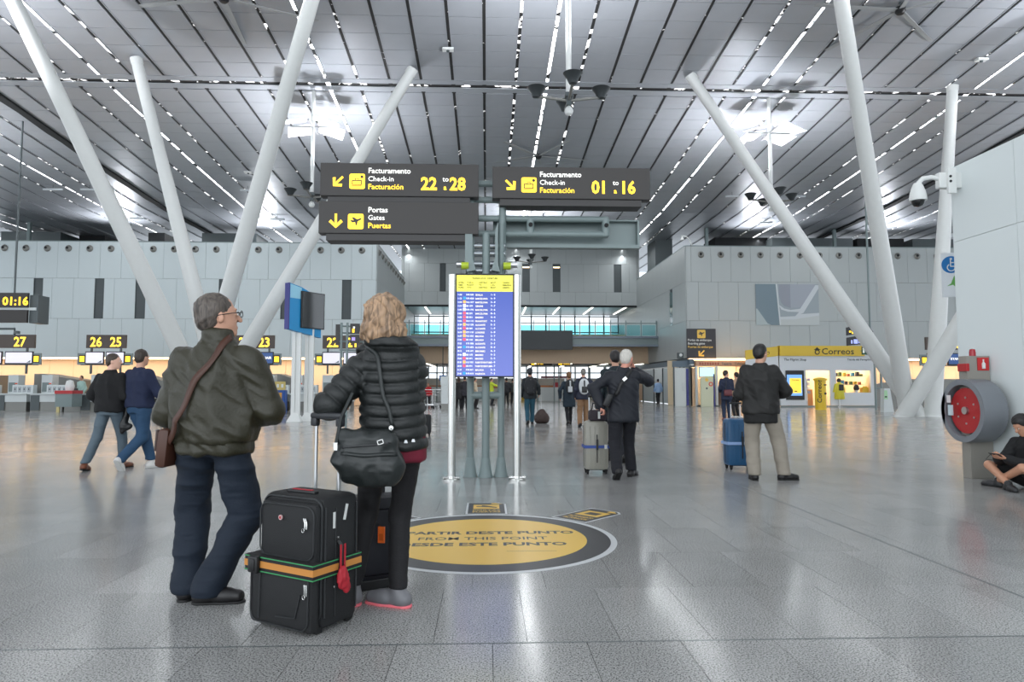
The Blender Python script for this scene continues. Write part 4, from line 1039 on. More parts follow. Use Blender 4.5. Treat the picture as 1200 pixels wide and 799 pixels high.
MB().prism(circle(.22, P(829, 450, 39).z, .13, 20), -.006, 0).build('red_ring', mat('red_print', (214, 70, 56), .5), r); MB().prism(circle(.22, P(829, 450, 39).z, .07, 20), -.01, -.006).build('pale_centre', mat('pale_green_board', (206, 208, 180)), r)
MB().prism(circle(-.02, P(829, 455, 39).z, .06, 12), -.006, 0).build('small_ring', GREYD, r)
MB().prism(circle(-.02, P(829, 445, 39).z, .1, 12), -.006, 0).build('gold_seal', YELF, r)
bx('side_banner', mat('blue_banner', (56, 62, 130), .5), r, .40, .46, 0, .1, 0, 1.9)
# service fronts along the right return wall
sf = thing('service_fronts', 'row of pale doors and glazed fronts along the right return wall', 'shop front', (XR, YF-1.0, 0), -R(90))
L2 = YBK-YF
# local x = -y world
for i, (a, b, m, z1) in enumerate(((-.4, -1.4, mat('slate_fascia_front', (190, 196, 196), .4), 2.4), (-1.5, -2.3, PANEL, 2.4), (-2.4, -4.2, mat('frosted_front', (206, 212, 210), .3), 2.4), (-4.3, -6.5, PANEL, 2.4), (-6.6, -9, mat('frosted_front', (206, 212, 210)), 2.4), (-9.1, -12.5, PANEL, 2.4), (-12.6, -15.5, BEIGE, 2.4))):
    bx('front_panel', m, sf, b, a, -.05, .1, .05, z1)
    bx('frame_post', GREYD, sf, a-.04, a+.04, -.1, .0, 0, 2.5)
MB().box(-15.5, 0, -.15, .1, 2.5, 2.8).build('slate_fascia', mat('slate_blue_fascia', (92, 108, 120), .5), sf)
MB().box(-15.5, 0, -.1, .1, 2.42, 2.5).build('white_fascia', WHITE, sf)
sf2 = thing('blue_banner_front', 'grey doorway with narrow blue banner left of the snack shop', 'door', (P(789, 400, 40).x, 40.4, 0))
q = lambda px: P(px, 400, 40.4).x-sf2.location.x; qz = lambda py: P(800, py, 40.4).z
bx('door_leaf', mat('frosted_front', (206, 212, 210)), sf2, q(790), q(803), 0, .08, 0, qz(431)); bx('fascia', mat('slate_blue_fascia', (92, 108, 120)), sf2, q(788), q(815), -.05, .15, qz(430), qz(423))
bx('blue_banner', mat('blue_banner', (50, 62, 130)), sf2, q(803.3), q(806), -.03, 0, .05, qz(432)); bx('beige_panel', BEIGE, sf2, q(808), q(814), 0, .08, 0, qz(431)); bx('door_post', GREYD, sf2, q(788.5), q(789.8), -.04, .1, 0, qz(430))
bx('handle', ALU, sf2, q(799), q(799.6), -.05, 0, .9, 1.4)
sec = thing('wall_camera', 'small camera on the edge of the right return wall', 'camera', (P(797, 416, 40.7).x, 40.75, P(797, 420, 40.7).z))
MB().box(-.16, .16, -.25, .1, 0, .35, .03).build('housing', GREYD, sec); MB().lathe([(0, 0), (.09, 0), (.09, .04), (0, .05)], 12, M=Matrix.Translation((-.02, -.25, .2)) @ Matrix.Rotation(R(90), 4, 'X')).build('lens', WHITE, sec)
# framed mural on the right wall
r = thing('wall_picture', 'large grey picture of curved white beams hung on the right wall', 'picture', (P(886, 400, YF).x, YF-.1, P(886, 381, YF).z))
pw = P(960, 400, YF).x-P(886, 400, YF).x; ph = P(886, 333, YF).z-P(886, 381, YF).z
def mur(pts, c, y, n='painted_shape'): MB().prism([(a*pw, b*ph) for a, b in pts], y-.002, y).build(n, mat('mural_%d_%d_%d' % c, c, .5), r)
bx('panel', mat('mural_ground', (150, 160, 166), .5), r, 0, pw, 0, .05, 0, ph)
mur([(0, .4), (.18, 0), (.37, 0), (.32, 1), (0, 1)], (112, 130, 140), -.001, 'blue_grey_field')
mur([(0, 0), (.24, 0), (.18, .04), (.02, .40), (0, .4)], (168, 180, 182), -.003)
mur([(.32, 1), (.345, 1), (.39, 0), (.37, 0)], (200, 206, 208), -.005, 'beam')
mur([(.37, 1), (.55, 1), (.55, .42), (.45, .46), (.4, .55), (.37, .7)], (140, 146, 156), -.003)
mur([(.55, 1), (.95, 1), (.74, .45), (.55, .42)], (156, 162, 172), -.003)
mur([(.36, .5), (.45, .4), (.55, .37), (.70, .40), (.95, .98), (1, .98), (1, .9), (.75, .3), (.7, .27), (1, .3), (1, .24), (.6, .14), (.38, .14), (.38, .2), (.62, .22), (.68, .32), (.5, .33), (.4, .38)], (196, 202, 206), -.005, 'beam')
mur([(.39, 0), (1, 0), (1, .24), (.6, .14), (.38, .14)], (186, 192, 192), -.003)
# signs right of the shop
YR = 33
r = thing('direction_sign', 'two dark tilted direction signs above the green exit sign', 'sign', (P(993, 400, YR).x, YR, P(993, 405, YR).z))
qx = lambda px: P(px, 400, YR).x-r.location.x; qz2 = lambda py: P(993, py, YR).z-r.location.z
MB().prism([(0, qz2(393)), (qx(1024), qz2(389)), (qx(1017), qz2(379.5)), (0, qz2(383.5))], 0, .1).build('upper_panel', SG, r)
MB().prism([(0, qz2(405)), (qx(1027), qz2(401.5)), (qx(1021), qz2(391)), (0, qz2(395.5))], 0, .1).build('lower_panel', SG, r)
MB().box(qx(995.5), qx(997.5), -.01, 0, qz2(389.5), qz2(387.5)).box(qx(998.5), qx(1001), -.01, 0, qz2(391), qz2(386)).box(qx(1001.5), qx(1006), -.01, 0, qz2(389.7), qz2(388.3)).build('yellow_pictogram', YEL, r)
MB().box(qx(1001.5), qx(1004.5), -.01, 0, qz2(384.5), qz2(383)).box(qx(1001.5), qx(1004), -.01, 0, qz2(387.2), qz2(385.8)).box(qx(1011), qx(1014.5), -.01, 0, qz2(395.5), qz2(394)).box(qx(1011), qx(1014), -.01, 0, qz2(398.5), qz2(397)).build('white_words', WHT, r)
MB().box(qx(1000.5), qx(1005), -.01, 0, qz2(402.5), qz2(397.5)).box(qx(1005.8), qx(1010), -.01, 0, qz2(402), qz2(397)).box(qx(997.3), qx(999), -.01, 0, qz2(402.5), qz2(398.5)).build('blue_pictogram', mat('lilac_pictogram', (160, 170, 235), .5, emit=.8), r)
tb('hanger', GREY, r, [(qx(1022), .15, 0), (qx(1022), .15, zr(YR)-r.location.z)], .05, 8)
r = thing('exit_sign', 'green exit sign with white arrow on two tall grey posts', 'sign', (P(1030, 400, YR).x, YR+.3, 0))
ex = lambda px: P(px, 400, YR+.3).x-r.location.x; ez = lambda py: P(1030, py, YR+.3).z
MB().box(ex(1010.5), ex(1021), 0, .1, ez(415.5), ez(406.5)).build('green_panel', mat('exit_green', (16, 78, 56), .4), r)
arrow(WHT, r, ex(1017.8), ez(410.8), .17, 0, -.003); text('EXIT', .12, WHT, r, (ex(1012.6), -.004, ez(413.5)), .01, rot=(R(90), -R(90), 0))
MB().box(ex(1021.5), ex(1030), 0, .1, ez(415.5), ez(410)).box(ex(1021.5), ex(1030), 0, .1, ez(409.3), ez(405.5)).build('dark_panel', SIGNB, r)
for px in (1026, 1033): tb('post', GREY, r, [(ex(px), .15, 0), (ex(px), .15, ez(416 if px > 1030 else 405))], .055, 10)
for py in (420, 455): tb('rung', GREY, r, [(ex(1026), .15, ez(py)), (ex(1033), .15, ez(py))], .04, 8)
tb('arm', GREY, r, [(ex(1010), .12, ez(411)), (ex(1027), .15, ez(411))], .03, 8)
p = G(1041, 483); r = thing('info_kiosk', 'slim white kiosk with green strip at the foot of the right columns', 'kiosk', p)
MB().prism([(-.2, 0), (.28, 0), (.12, P(1041, 455, p.y).z), (-.16, P(1041, 455, p.y).z)], 0, .3).build('body', DESK, r)
MB().prism([(-.18, .6), (-.0, .6), (-.02, P(1041, 456, p.y).z-.05), (-.15, P(1041, 456, p.y).z-.05)], -.005, 0).build('green_strip', mat('light_green_print', (170, 214, 170), .5), r)
bx('dark_slot', DARK, r, -.14, -.04, -.01, -.005, .68, .74)
# wedge shaped grey wall right of the shop
YW = 39
r = struct('trim_1', (P(1024, 400, YW).x, YW, 0)); r.name = 'trim_1'
MB().prism([(0, 0), (5.6, 0), (5.6, P(1024, 444, YW).z), (2.2, P(1024, 444, YW).z), (0, P(1024, 450, YW).z)], 0, .8).build('sloping_housing', STEELP, r)

# ================================================================== NEAR RIGHT: DOME CAMERA, SIGN, HOSE REEL
p = PX(1131, 212, XN)
yy = p.y
YK = YE-.15
hx = P(1108, 212, YK).x
r = thing('dome_camera', 'white dome camera on a curved arm fixed to the white partition edge', 'camera', (XN, YK, P(1108, 212, YK).z))
dk = 800/YK
MB().box(-(XN-hx)-.12, .0, -.05, .05, -.11, .11, .01).build('mount_box', WHITE, r)
MB().box(-(XN-hx)-.02, -(XN-hx)+.10, -.09, -.04, -.20, .16, .008).build('mount_plate', WHITE, r)
for z in (-.03, .04): MB().lathe([(0, 0), (.018, 0), (.018, .01), (0, .01)], 10, M=Matrix.Translation((-(XN-hx)+.01, -.09, z)) @ Matrix.Rotation(R(90), 4, 'X')).build('cable_gland', BLACK, r)
ax = P(1075, 212, YK).x-XN
tb('curved_arm', WHITE, r, [(-(XN-hx)-.1, 0, .03), (ax+.20, 0, .05), (ax+.08, 0, .03), (ax+.02, 0, -.03), (ax, 0, -.1)], .033, 12)
MB().lathe([(0, .0), (.05, 0), (.075, -.05), (.10, -.13), (.112, -.20), (.112, -.25), (0, -.25)], 24).build('dome_housing', WHITE, r, (ax, 0, -.04), smooth=True)
MB().lathe([(0, 0), (.085, .0), (.08, -.04), (.055, -.075), (0, -.09)], 20).build('dark_dome', mat('smoked_dome', (20, 22, 24), .08), r, (ax, 0, -.29), smooth=True)
YS2 = YE+1.0
r = thing('accessible_toilet_sign', 'white projecting sign with blue wheelchair symbol behind the white partition', 'sign', (P(1105, 345, YS2).x, YS2, P(1105, 348, YS2).z), -R(16))
sc_ = YS2/800
MB().prism([(0, 0), (.75, .0), (.75, .70), (0, .70)], 0, .04).build('panel', mat('white_sign_panel', (226, 230, 234), .4), r)
BS = mat('blue_symbol', (20, 112, 180), .4)
for i in range(2): MB().prism([(.13+.33*i+a, .51+b) for a, b in circle(0, 0, .135, 28)], -.004, 0).build('blue_disc', BS, r)
wc = MB()
wc.prism([(.13+a, .60+b) for a, b in circle(0, 0, .018, 10)], -.008, -.004)
for a, b, c, d in ((.115, .13, .48, .585), (.13, .17, .535, .548), (.12, .17, .475, .49)): wc.box(a, b, -.008, -.004, c, d)
wc.prism([(.165, .485), (.18, .48), (.205, .435), (.19, .43)], -.008, -.004)
oc = circle(.13, .465, .062, 18, R(120), R(390)); ic = circle(.13, .465, .047, 18, R(120), R(390))
wc.prism(oc+ic[::-1], -.008, -.004); wc.build('wheelchair_symbol', WHITE, r)
MB().prism([(.06, .17), (.15, .19), (.23, .10), (.19, .22), (.17, .34), (.12, .21)], -.004, 0).build('green_triangle', mat('leaf_green_print', (108, 176, 92), .5), r)
text('aena', .16, BLACK, r, (.25, -.004, .20), .02)
MB().box(.6, .75, .04, .09, .2, .5).build('wall_bracket', GREYD, r); tb('bracket_arm', GREYD, r, [(.70, .06, .35), (.44, -.98, .35)], .02, 8)
# hose reel on its post
YH = 8.85
pm = mat('beige_grey_post', (150, 146, 138), .45); RG = mat('grey_reel_casing', (124, 128, 134), .4)
r = thing('fire_hose_reel', 'round grey fire hose reel case with red drum on a grey post', 'fire hose', (6.52, YH, 0))
xp = XN-6.52-.03
MB().box(-.14, xp, 0, .16, 0, P(1155, 417, YH).z, .004).build('post', pm, r)
zr_ = P(1127, 481, YH).z; rr0 = .415
xf = P(1127, 481, YH-.02).x-6.52
MR = Matrix.Translation((xf, -.02, zr_)) @ Matrix.Rotation(R(90), 4, 'Y')
# ring case: open to -x
bm = MB()
prof = [(rr0-.075, .0), (rr0-.0, .0), (rr0, .30), (rr0-.02, .33), (rr0-.03, .32), (rr0-.075, .05)]
rings = [[bm.bm.verts.new(MR @ Vector((q*math.cos(2*PI*k_/48), q*math.sin(2*PI*k_/48), z))) for k_ in range(48)] for q, z in prof]
for a_, b_2 in zip(rings, rings[1:]+rings[:1]):
    for k_ in range(48): bm.bm.faces.new((a_[k_], a_[(k_+1) % 48], b_2[(k_+1) % 48], b_2[k_]))
bm.build('round_case', RG, r, smooth=True)
MB().lathe([(0, .28), (rr0-.03, .28), (rr0-.03, .30), (0, .30)], 40, M=MR).build('case_back', GREYD, r)
dr = MB().lathe([(0, .06), (.30, .06), (.30, .075), (.24, .08), (.24, .2), (.30, .22), (.30, .235), (0, .235)], 40, M=MR).build('red_drum', RED, r, smooth=True)
MB().lathe([(0, .03), (.05, .03), (.05, .06), (0, .06)], 20, M=MR).build('hub', ALU, dr)
for k_ in range(6):
    a_ = PI*k_/3; MB().lathe([(0, .052), (.014, .052), (.014, .06), (0, .06)], 8, M=MR @ Matrix.Translation((.17*math.cos(a_), .17*math.sin(a_), 0))).build('bolt', ALU, dr)
MB().lathe([(.245, .085), (.29, .09), (.29, .19), (.245, .2)], 30, M=MR).build('hose', BLACK, r, smooth=True)
pl = MB()
pts = [(rr0*.97*math.cos(t), rr0*.97*math.sin(t)) for t in [R(a) for a in range(142, 219, 7)]]
pl.prism(pts, 0, .012, M=Matrix.Translation((xf-.0, -.02, zr_)) @ Matrix.Rotation(-R(90), 4, 'Z'))
pl.build('side_plate', mat('pale_grey_plate', (150, 154, 160), .4), r)
MB().box(xf-.02, xf-.002, .18, .24, zr_+.10, zr_+.2).build('red_white_label', mat('white_label', (226, 220, 220), .5), r)
MB().box(xf-.02, xf-.002, .14, .22, zr_-.07, zr_+.07).build('instruction_plate', mat('pale_label', (200, 214, 220), .4), r)
MB().box(-.145, .155, -.012, -.002, 0, 0.001).build('post_foot', pm, r)
zs_ = lambda py: P(1155, py, YH).z
MB().box(-.0, .155, -.012, -.002, zs_(434), zs_(419)).build('extinguisher_sign', mat('red_sign', (196, 42, 44), .4), r, label='red fire extinguisher sign')
MB().lathe([(0, zs_(432)), (.022, zs_(432)), (.024, zs_(426)), (.008, zs_(424)), (.01, zs_(421)), (0, zs_(421))], 12, c=(.078, -.014, 0)).build('extinguisher_symbol', WHITE, r, smooth=True)
MB().box(-.185, -.14, -.05, .12, zs_(435), zs_(426), .005).build('alarm_box', RED, r, label='red alarm call box')
MB().lathe([(0, 0), (.04, 0), (.04, .05), (.032, .09), (.0, .10)], 16).build('red_beacon', mat('red_beacon_lens', (168, 30, 44), .25), r, (-.02, .05, zs_(417)), smooth=True)
# ================================================================== FIGURES: smooth implicit bodies turned into meshes
def vnoise(p, seed=0):
    """value noise, p (n,3)"""
    i = np.floor(p).astype(np.int64); f = p-i; f = f*f*(3-2*f)
    def h(a, b, c):
        n = (a*73856093) ^ (b*19349663) ^ (c*83492791) ^ (seed*2654435761 & 0xffffffff)
        n = (n ^ (n >> 13)) * 1274126177 & 0x7fffffff
        return (n ^ (n >> 16)) % 10007/10007.0
    r = 0
    for dx in (0, 1):
        for dy in (0, 1):
            for dz in (0, 1):
                wgt = (f[:, 0] if dx else 1-f[:, 0])*(f[:, 1] if dy else 1-f[:, 1])*(f[:, 2] if dz else 1-f[:, 2])
                r = r + wgt*h(i[:, 0]+dx, i[:, 1]+dy, i[:, 2]+dz)
    return r*2-1
A3 = lambda v: np.array(v, float)
class SDF:
    def __init__(s): s.p = []; s.cuts = []; s.carves = []
    def cone(s, a, b, ra, rb=None, k=.03, flat=None):
        s.p.append(('c', A3(a), A3(b), ra, ra if rb is None else rb, k)); return s
    def ell(s, c, r, M=None, k=.03): s.p.append(('e', A3(c), A3(r), M, k)); return s
    def prof(s, tab, k=.04, pw=2.4): s.p.append(('t', np.array(tab, float), k, pw)); return s     # rows: z, half width, half depth, x, y
    def cut(s, p, n): s.cuts.append((A3(p), A3(n)/np.linalg.norm(n))); return s                   # removes the side n points to
    def carve(s, c, r, M=None, k=.01): s.carves.append((A3(c), A3(r), M, k)); return s
    @staticmethod
    def _ell(X, c, r, M):
        q = X-c
        if M is not None: q = q @ M
        k0 = np.sqrt(((q/r)**2).sum(-1)); k1 = np.sqrt(((q/(r*r))**2).sum(-1))+1e-9
        return k0*(k0-1)/k1
    def mesh(s, res, disp=None, name='body'):
        lo, hi = [], []
        for p in s.p:
            if p[0] == 'c': m_ = max(p[3], p[4]); lo.append(np.minimum(p[1], p[2])-m_); hi.append(np.maximum(p[1], p[2])+m_)
            elif p[0] == 'e': m_ = p[2].max() if p[3] is not None else p[2]; lo.append(p[1]-m_); hi.append(p[1]+m_)
            else:
                t = p[1]; lo.append(A3(((t[:, 3]-t[:, 1]).min(), (t[:, 4]-t[:, 2]).min(), t[:, 0].min()))); hi.append(A3(((t[:, 3]+t[:, 1]).max(), (t[:, 4]+t[:, 2]).max(), t[:, 0].max())))
        L0 = np.min(lo, 0)-3*res; H0 = np.max(hi, 0)+3*res
        n = np.ceil((H0-L0)/res).astype(int)+1
        ax = [L0[i]+np.arange(n[i])*res for i in range(3)]
        Fd = np.full(n, 10.0)
        for p, l, h in zip(s.p, lo, hi):
            k = p[5] if p[0] == 'c' else p[4] if p[0] == 'e' else p[2]
            mg = k+3*res
            i0 = np.maximum(0, np.floor((l-mg-L0)/res).astype(int)); i1 = np.minimum(n, np.ceil((h+mg-L0)/res).astype(int)+1)
            X = np.stack(np.meshgrid(ax[0][i0[0]:i1[0]], ax[1][i0[1]:i1[1]], ax[2][i0[2]:i1[2]], indexing='ij'), -1)
            if p[0] == 'c':
                a, b = p[1], p[2]; ba = b-a; pa = X-a; hh = np.clip((pa@ba)/max(ba@ba, 1e-9), 0, 1)
                d = np.sqrt(((pa-hh[..., None]*ba)**2).sum(-1))-(p[3]+(p[4]-p[3])*hh)
            elif p[0] == 'e': d = s._ell(X, p[1], p[2], p[3])
            else:
                t, pw = p[1], p[3]; z = X[0, 0, :, 2]
                wv, dv, xv, yv = [np.interp(z, t[:, 0], t[:, j]) for j in (1, 2, 3, 4)]
                qx = np.abs(X[..., 0]-xv)/wv; qy = np.abs(X[..., 1]-yv)/dv
                rr = (qx**pw+qy**pw)**(1/pw)
                d = (rr-1)*np.minimum(wv, dv)
                e = np.maximum(t[0, 0]-z, z-t[-1, 0])
                d = np.maximum(d, e)
            S = Fd[i0[0]:i1[0], i0[1]:i1[1], i0[2]:i1[2]]
            hk = np.maximum(k-np.abs(S-d), 0)/k
            Fd[i0[0]:i1[0], i0[1]:i1[1], i0[2]:i1[2]] = np.minimum(S, d)-hk*hk*k*.25
        if s.cuts or s.carves:
            X = np.stack(np.meshgrid(*ax, indexing='ij'), -1)
            for c, r, M, k in s.carves: Fd = np.maximum(Fd, -s._ell(X, c, r, M))
            for p, nn in s.cuts: Fd = np.maximum(Fd, (X-p)@nn)
        # surface nets
        ins = Fd < 0
        c8 = [ins[dx:n[0]-1+dx, dy:n[1]-1+dy, dz:n[2]-1+dz] for dx in (0, 1) for dy in (0, 1) for dz in (0, 1)]
        cnt = sum(c.astype(np.int8) for c in c8); act = (cnt > 0) & (cnt < 8)
        idx = np.full(act.shape, -1); ci = np.argwhere(act); idx[act] = np.arange(len(ci))
        acc = np.zeros((len(ci), 3)); wn = np.zeros(len(ci))
        cor = [(dx, dy, dz) for dx in (0, 1) for dy in (0, 1) for dz in (0, 1)]
        fv = {c: Fd[ci[:, 0]+c[0], ci[:, 1]+c[1], ci[:, 2]+c[2]] for c in cor}
        for a in cor:
            for ax_ in range(3):
                if a[ax_]: continue
                b = list(a); b[ax_] = 1; b = tuple(b)
                fa, fb = fv[a], fv[b]; m_ = (fa < 0) != (fb < 0)
                t = np.where(m_, fa/np.where(m_, fa-fb, 1), 0)
                pt = np.tile(A3(a), (len(ci), 1)); pt[:, ax_] += t
                acc[m_] += pt[m_]; wn[m_] += 1
        V = L0+(ci+acc/wn[:, None])*res
        quads = []
        for ax_ in range(3):
            o1, o2 = [(1, 2), (2, 0), (0, 1)][ax_]
            sl0 = [slice(None)]*3; sl1 = [slice(None)]*3; sl0[ax_] = slice(0, -1); sl1[ax_] = slice(1, None)
            a = ins[tuple(sl0)]; b = ins[tuple(sl1)]
            e = np.argwhere(a != b)
            ok = (e[:, o1] > 0) & (e[:, o2] > 0) & (e[:, o1] < n[o1]-1) & (e[:, o2] < n[o2]-1); e = e[ok]
            q = []
            for d1, d2 in ((1, 1), (0, 1), (0, 0), (1, 0)):
                g = e.copy(); g[:, o1] -= d1; g[:, o2] -= d2; q.append(idx[g[:, 0], g[:, 1], g[:, 2]])
            q = np.stack(q, 1); fl = ~a[e[:, 0], e[:, 1], e[:, 2]]
            q[fl] = q[fl][:, ::-1]; quads.append(q)
        Q = np.concatenate(quads)
        if disp is not None:
            fnr = np.cross(V[Q[:, 2]]-V[Q[:, 0]], V[Q[:, 3]]-V[Q[:, 1]])
            vn = np.zeros_like(V)
            for j in range(4): np.add.at(vn, Q[:, j], fnr)
            vn /= np.linalg.norm(vn, axis=1)[:, None]+1e-12
            V = V+vn*disp(V)[:, None]
        me = bpy.data.meshes.new(name)
        me.vertices.add(len(V)); me.vertices.foreach_set('co', V.ravel())
        me.loops.add(Q.size); me.loops.foreach_set('vertex_index', Q.ravel())
        me.polygons.add(len(Q)); me.polygons.foreach_set('loop_start', np.arange(len(Q))*4)
        me.polygons.foreach_set('use_smooth', np.ones(len(Q), bool))
        me.update(calc_edges=True); me.validate()
        return me
def folds(amp, fx=9, fz=5, seed=0, diag=.0):
    def f(V):
        q = V*A3((fx, fx, fz)); q[:, 2] += diag*V[:, 0]*fx
        a = vnoise(q, seed); b = vnoise(q*2.3+7, seed+5)
        c = vnoise(q*A3((1.0, 1.0, 2.6))*1.2+19, seed+9)
        return amp*1.35*((1-np.abs(a)*2.4)*.8+b*.35+(.5-np.abs(c))*.7)
    return f
def hairmat(c, vary):
    nm = 'hair_%d_%d_%d' % c
    if nm in MATS: return MATS[nm]
    m = mat(nm, c, .5); nt = m.node_tree; b = nt.nodes['Principled BSDF']
    tc = nt.nodes.new('ShaderNodeTexCoord'); mp = nt.nodes.new('ShaderNodeMapping'); mp.inputs['Scale'].default_value = (1, 1, .22)
    n = nt.nodes.new('ShaderNodeTexNoise'); n.inputs['Scale'].default_value = 34; n.inputs['Detail'].default_value = 4; n.inputs['Distortion'].default_value = 1.2
    nt.links.new(tc.outputs['Object'], mp.inputs[0]); nt.links.new(mp.outputs[0], n.inputs['Vector'])
    r = nt.nodes.new('ShaderNodeValToRGB'); l = lin(c)
    r.color_ramp.elements[0].position = .35; r.color_ramp.elements[0].color = tuple(v*(1-vary) for v in l)+(1,)
    r.color_ramp.elements[1].position = .65; r.color_ramp.elements[1].color = tuple(min(1, v*(1+vary)) for v in l)+(1,)
    nt.links.new(n.outputs[0], r.inputs[0]); nt.links.new(r.outputs[0], b.inputs['Base Color'])
    bp = nt.nodes.new('ShaderNodeBump'); bp.inputs['Strength'].default_value = .45; bp.inputs['Distance'].default_value = .006
    nt.links.new(n.outputs[0], bp.inputs['Height']); nt.links.new(bp.outputs[0], b.inputs['Normal'])
    return m
def rotz(a): c, s = math.cos(a), math.sin(a); return np.array([[c, -s, 0], [s, c, 0], [0, 0, 1]])
def rotx(a): c, s = math.cos(a), math.sin(a); return np.array([[1, 0, 0], [0, c, -s], [0, s, c]])
def ik(a, b, l1, l2, pole):
    a, b, pole = A3(a), A3(b), A3(pole); d = b-a; D = np.linalg.norm(d); u = d/max(D, 1e-6)
    if D > l1+l2-.002: b = a+u*(l1+l2-.002); D = l1+l2-.002
    x = (D*D+l1*l1-l2*l2)/(2*D); h = math.sqrt(max(l1*l1-x*x, 0))
    pv = pole-u*(pole@u); pv /= np.linalg.norm(pv)+1e-9
    return a+u*x+pv*h, b
SKIN = mat('skin', (206, 158, 134), .5, vary=.06, vscale=20, bump=.1, bscale=120)
def hand(s, wr, d, nrm, curl=35, res=.008, spread=1.0):
    """palm, four separate bent fingers and a thumb on the side"""
    d = A3(d)/np.linalg.norm(d); nrm = A3(nrm)-d*(A3(nrm)@d); nrm /= np.linalg.norm(nrm); sd = np.cross(d, nrm)
    M = np.stack([sd, d, nrm], 1)
    s.ell(wr+d*.05, (.042, .055, .017), M, k=.02)
    for i, (o, l) in enumerate(((-.030, .85), (-.010, 1.0), (.010, .95), (.030, .75))):
        p = wr+d*.088+sd*o*spread*1.1; a = 0; dirv = d+sd*o*1.5
        for j, sg in enumerate((.036, .026, .020)):
            a += R(curl*(.6 if j == 0 else 1))
            q = p+(d*math.cos(a)+sd*o*1.2*math.cos(a)+nrm*math.sin(a))*sg*l
            s.cone(p, q, .0092-.0008*j, .0085-.0008*j, k=.004); p = q
    b = wr+d*.025-sd*.034; t1 = b-sd*.022+d*.028+nrm*.012; t2 = t1+d*.028+nrm*.014-sd*.002
    s.cone(b, t1, .014, .011, k=.012); s.cone(t1, t2, .0105, .009, k=.004)

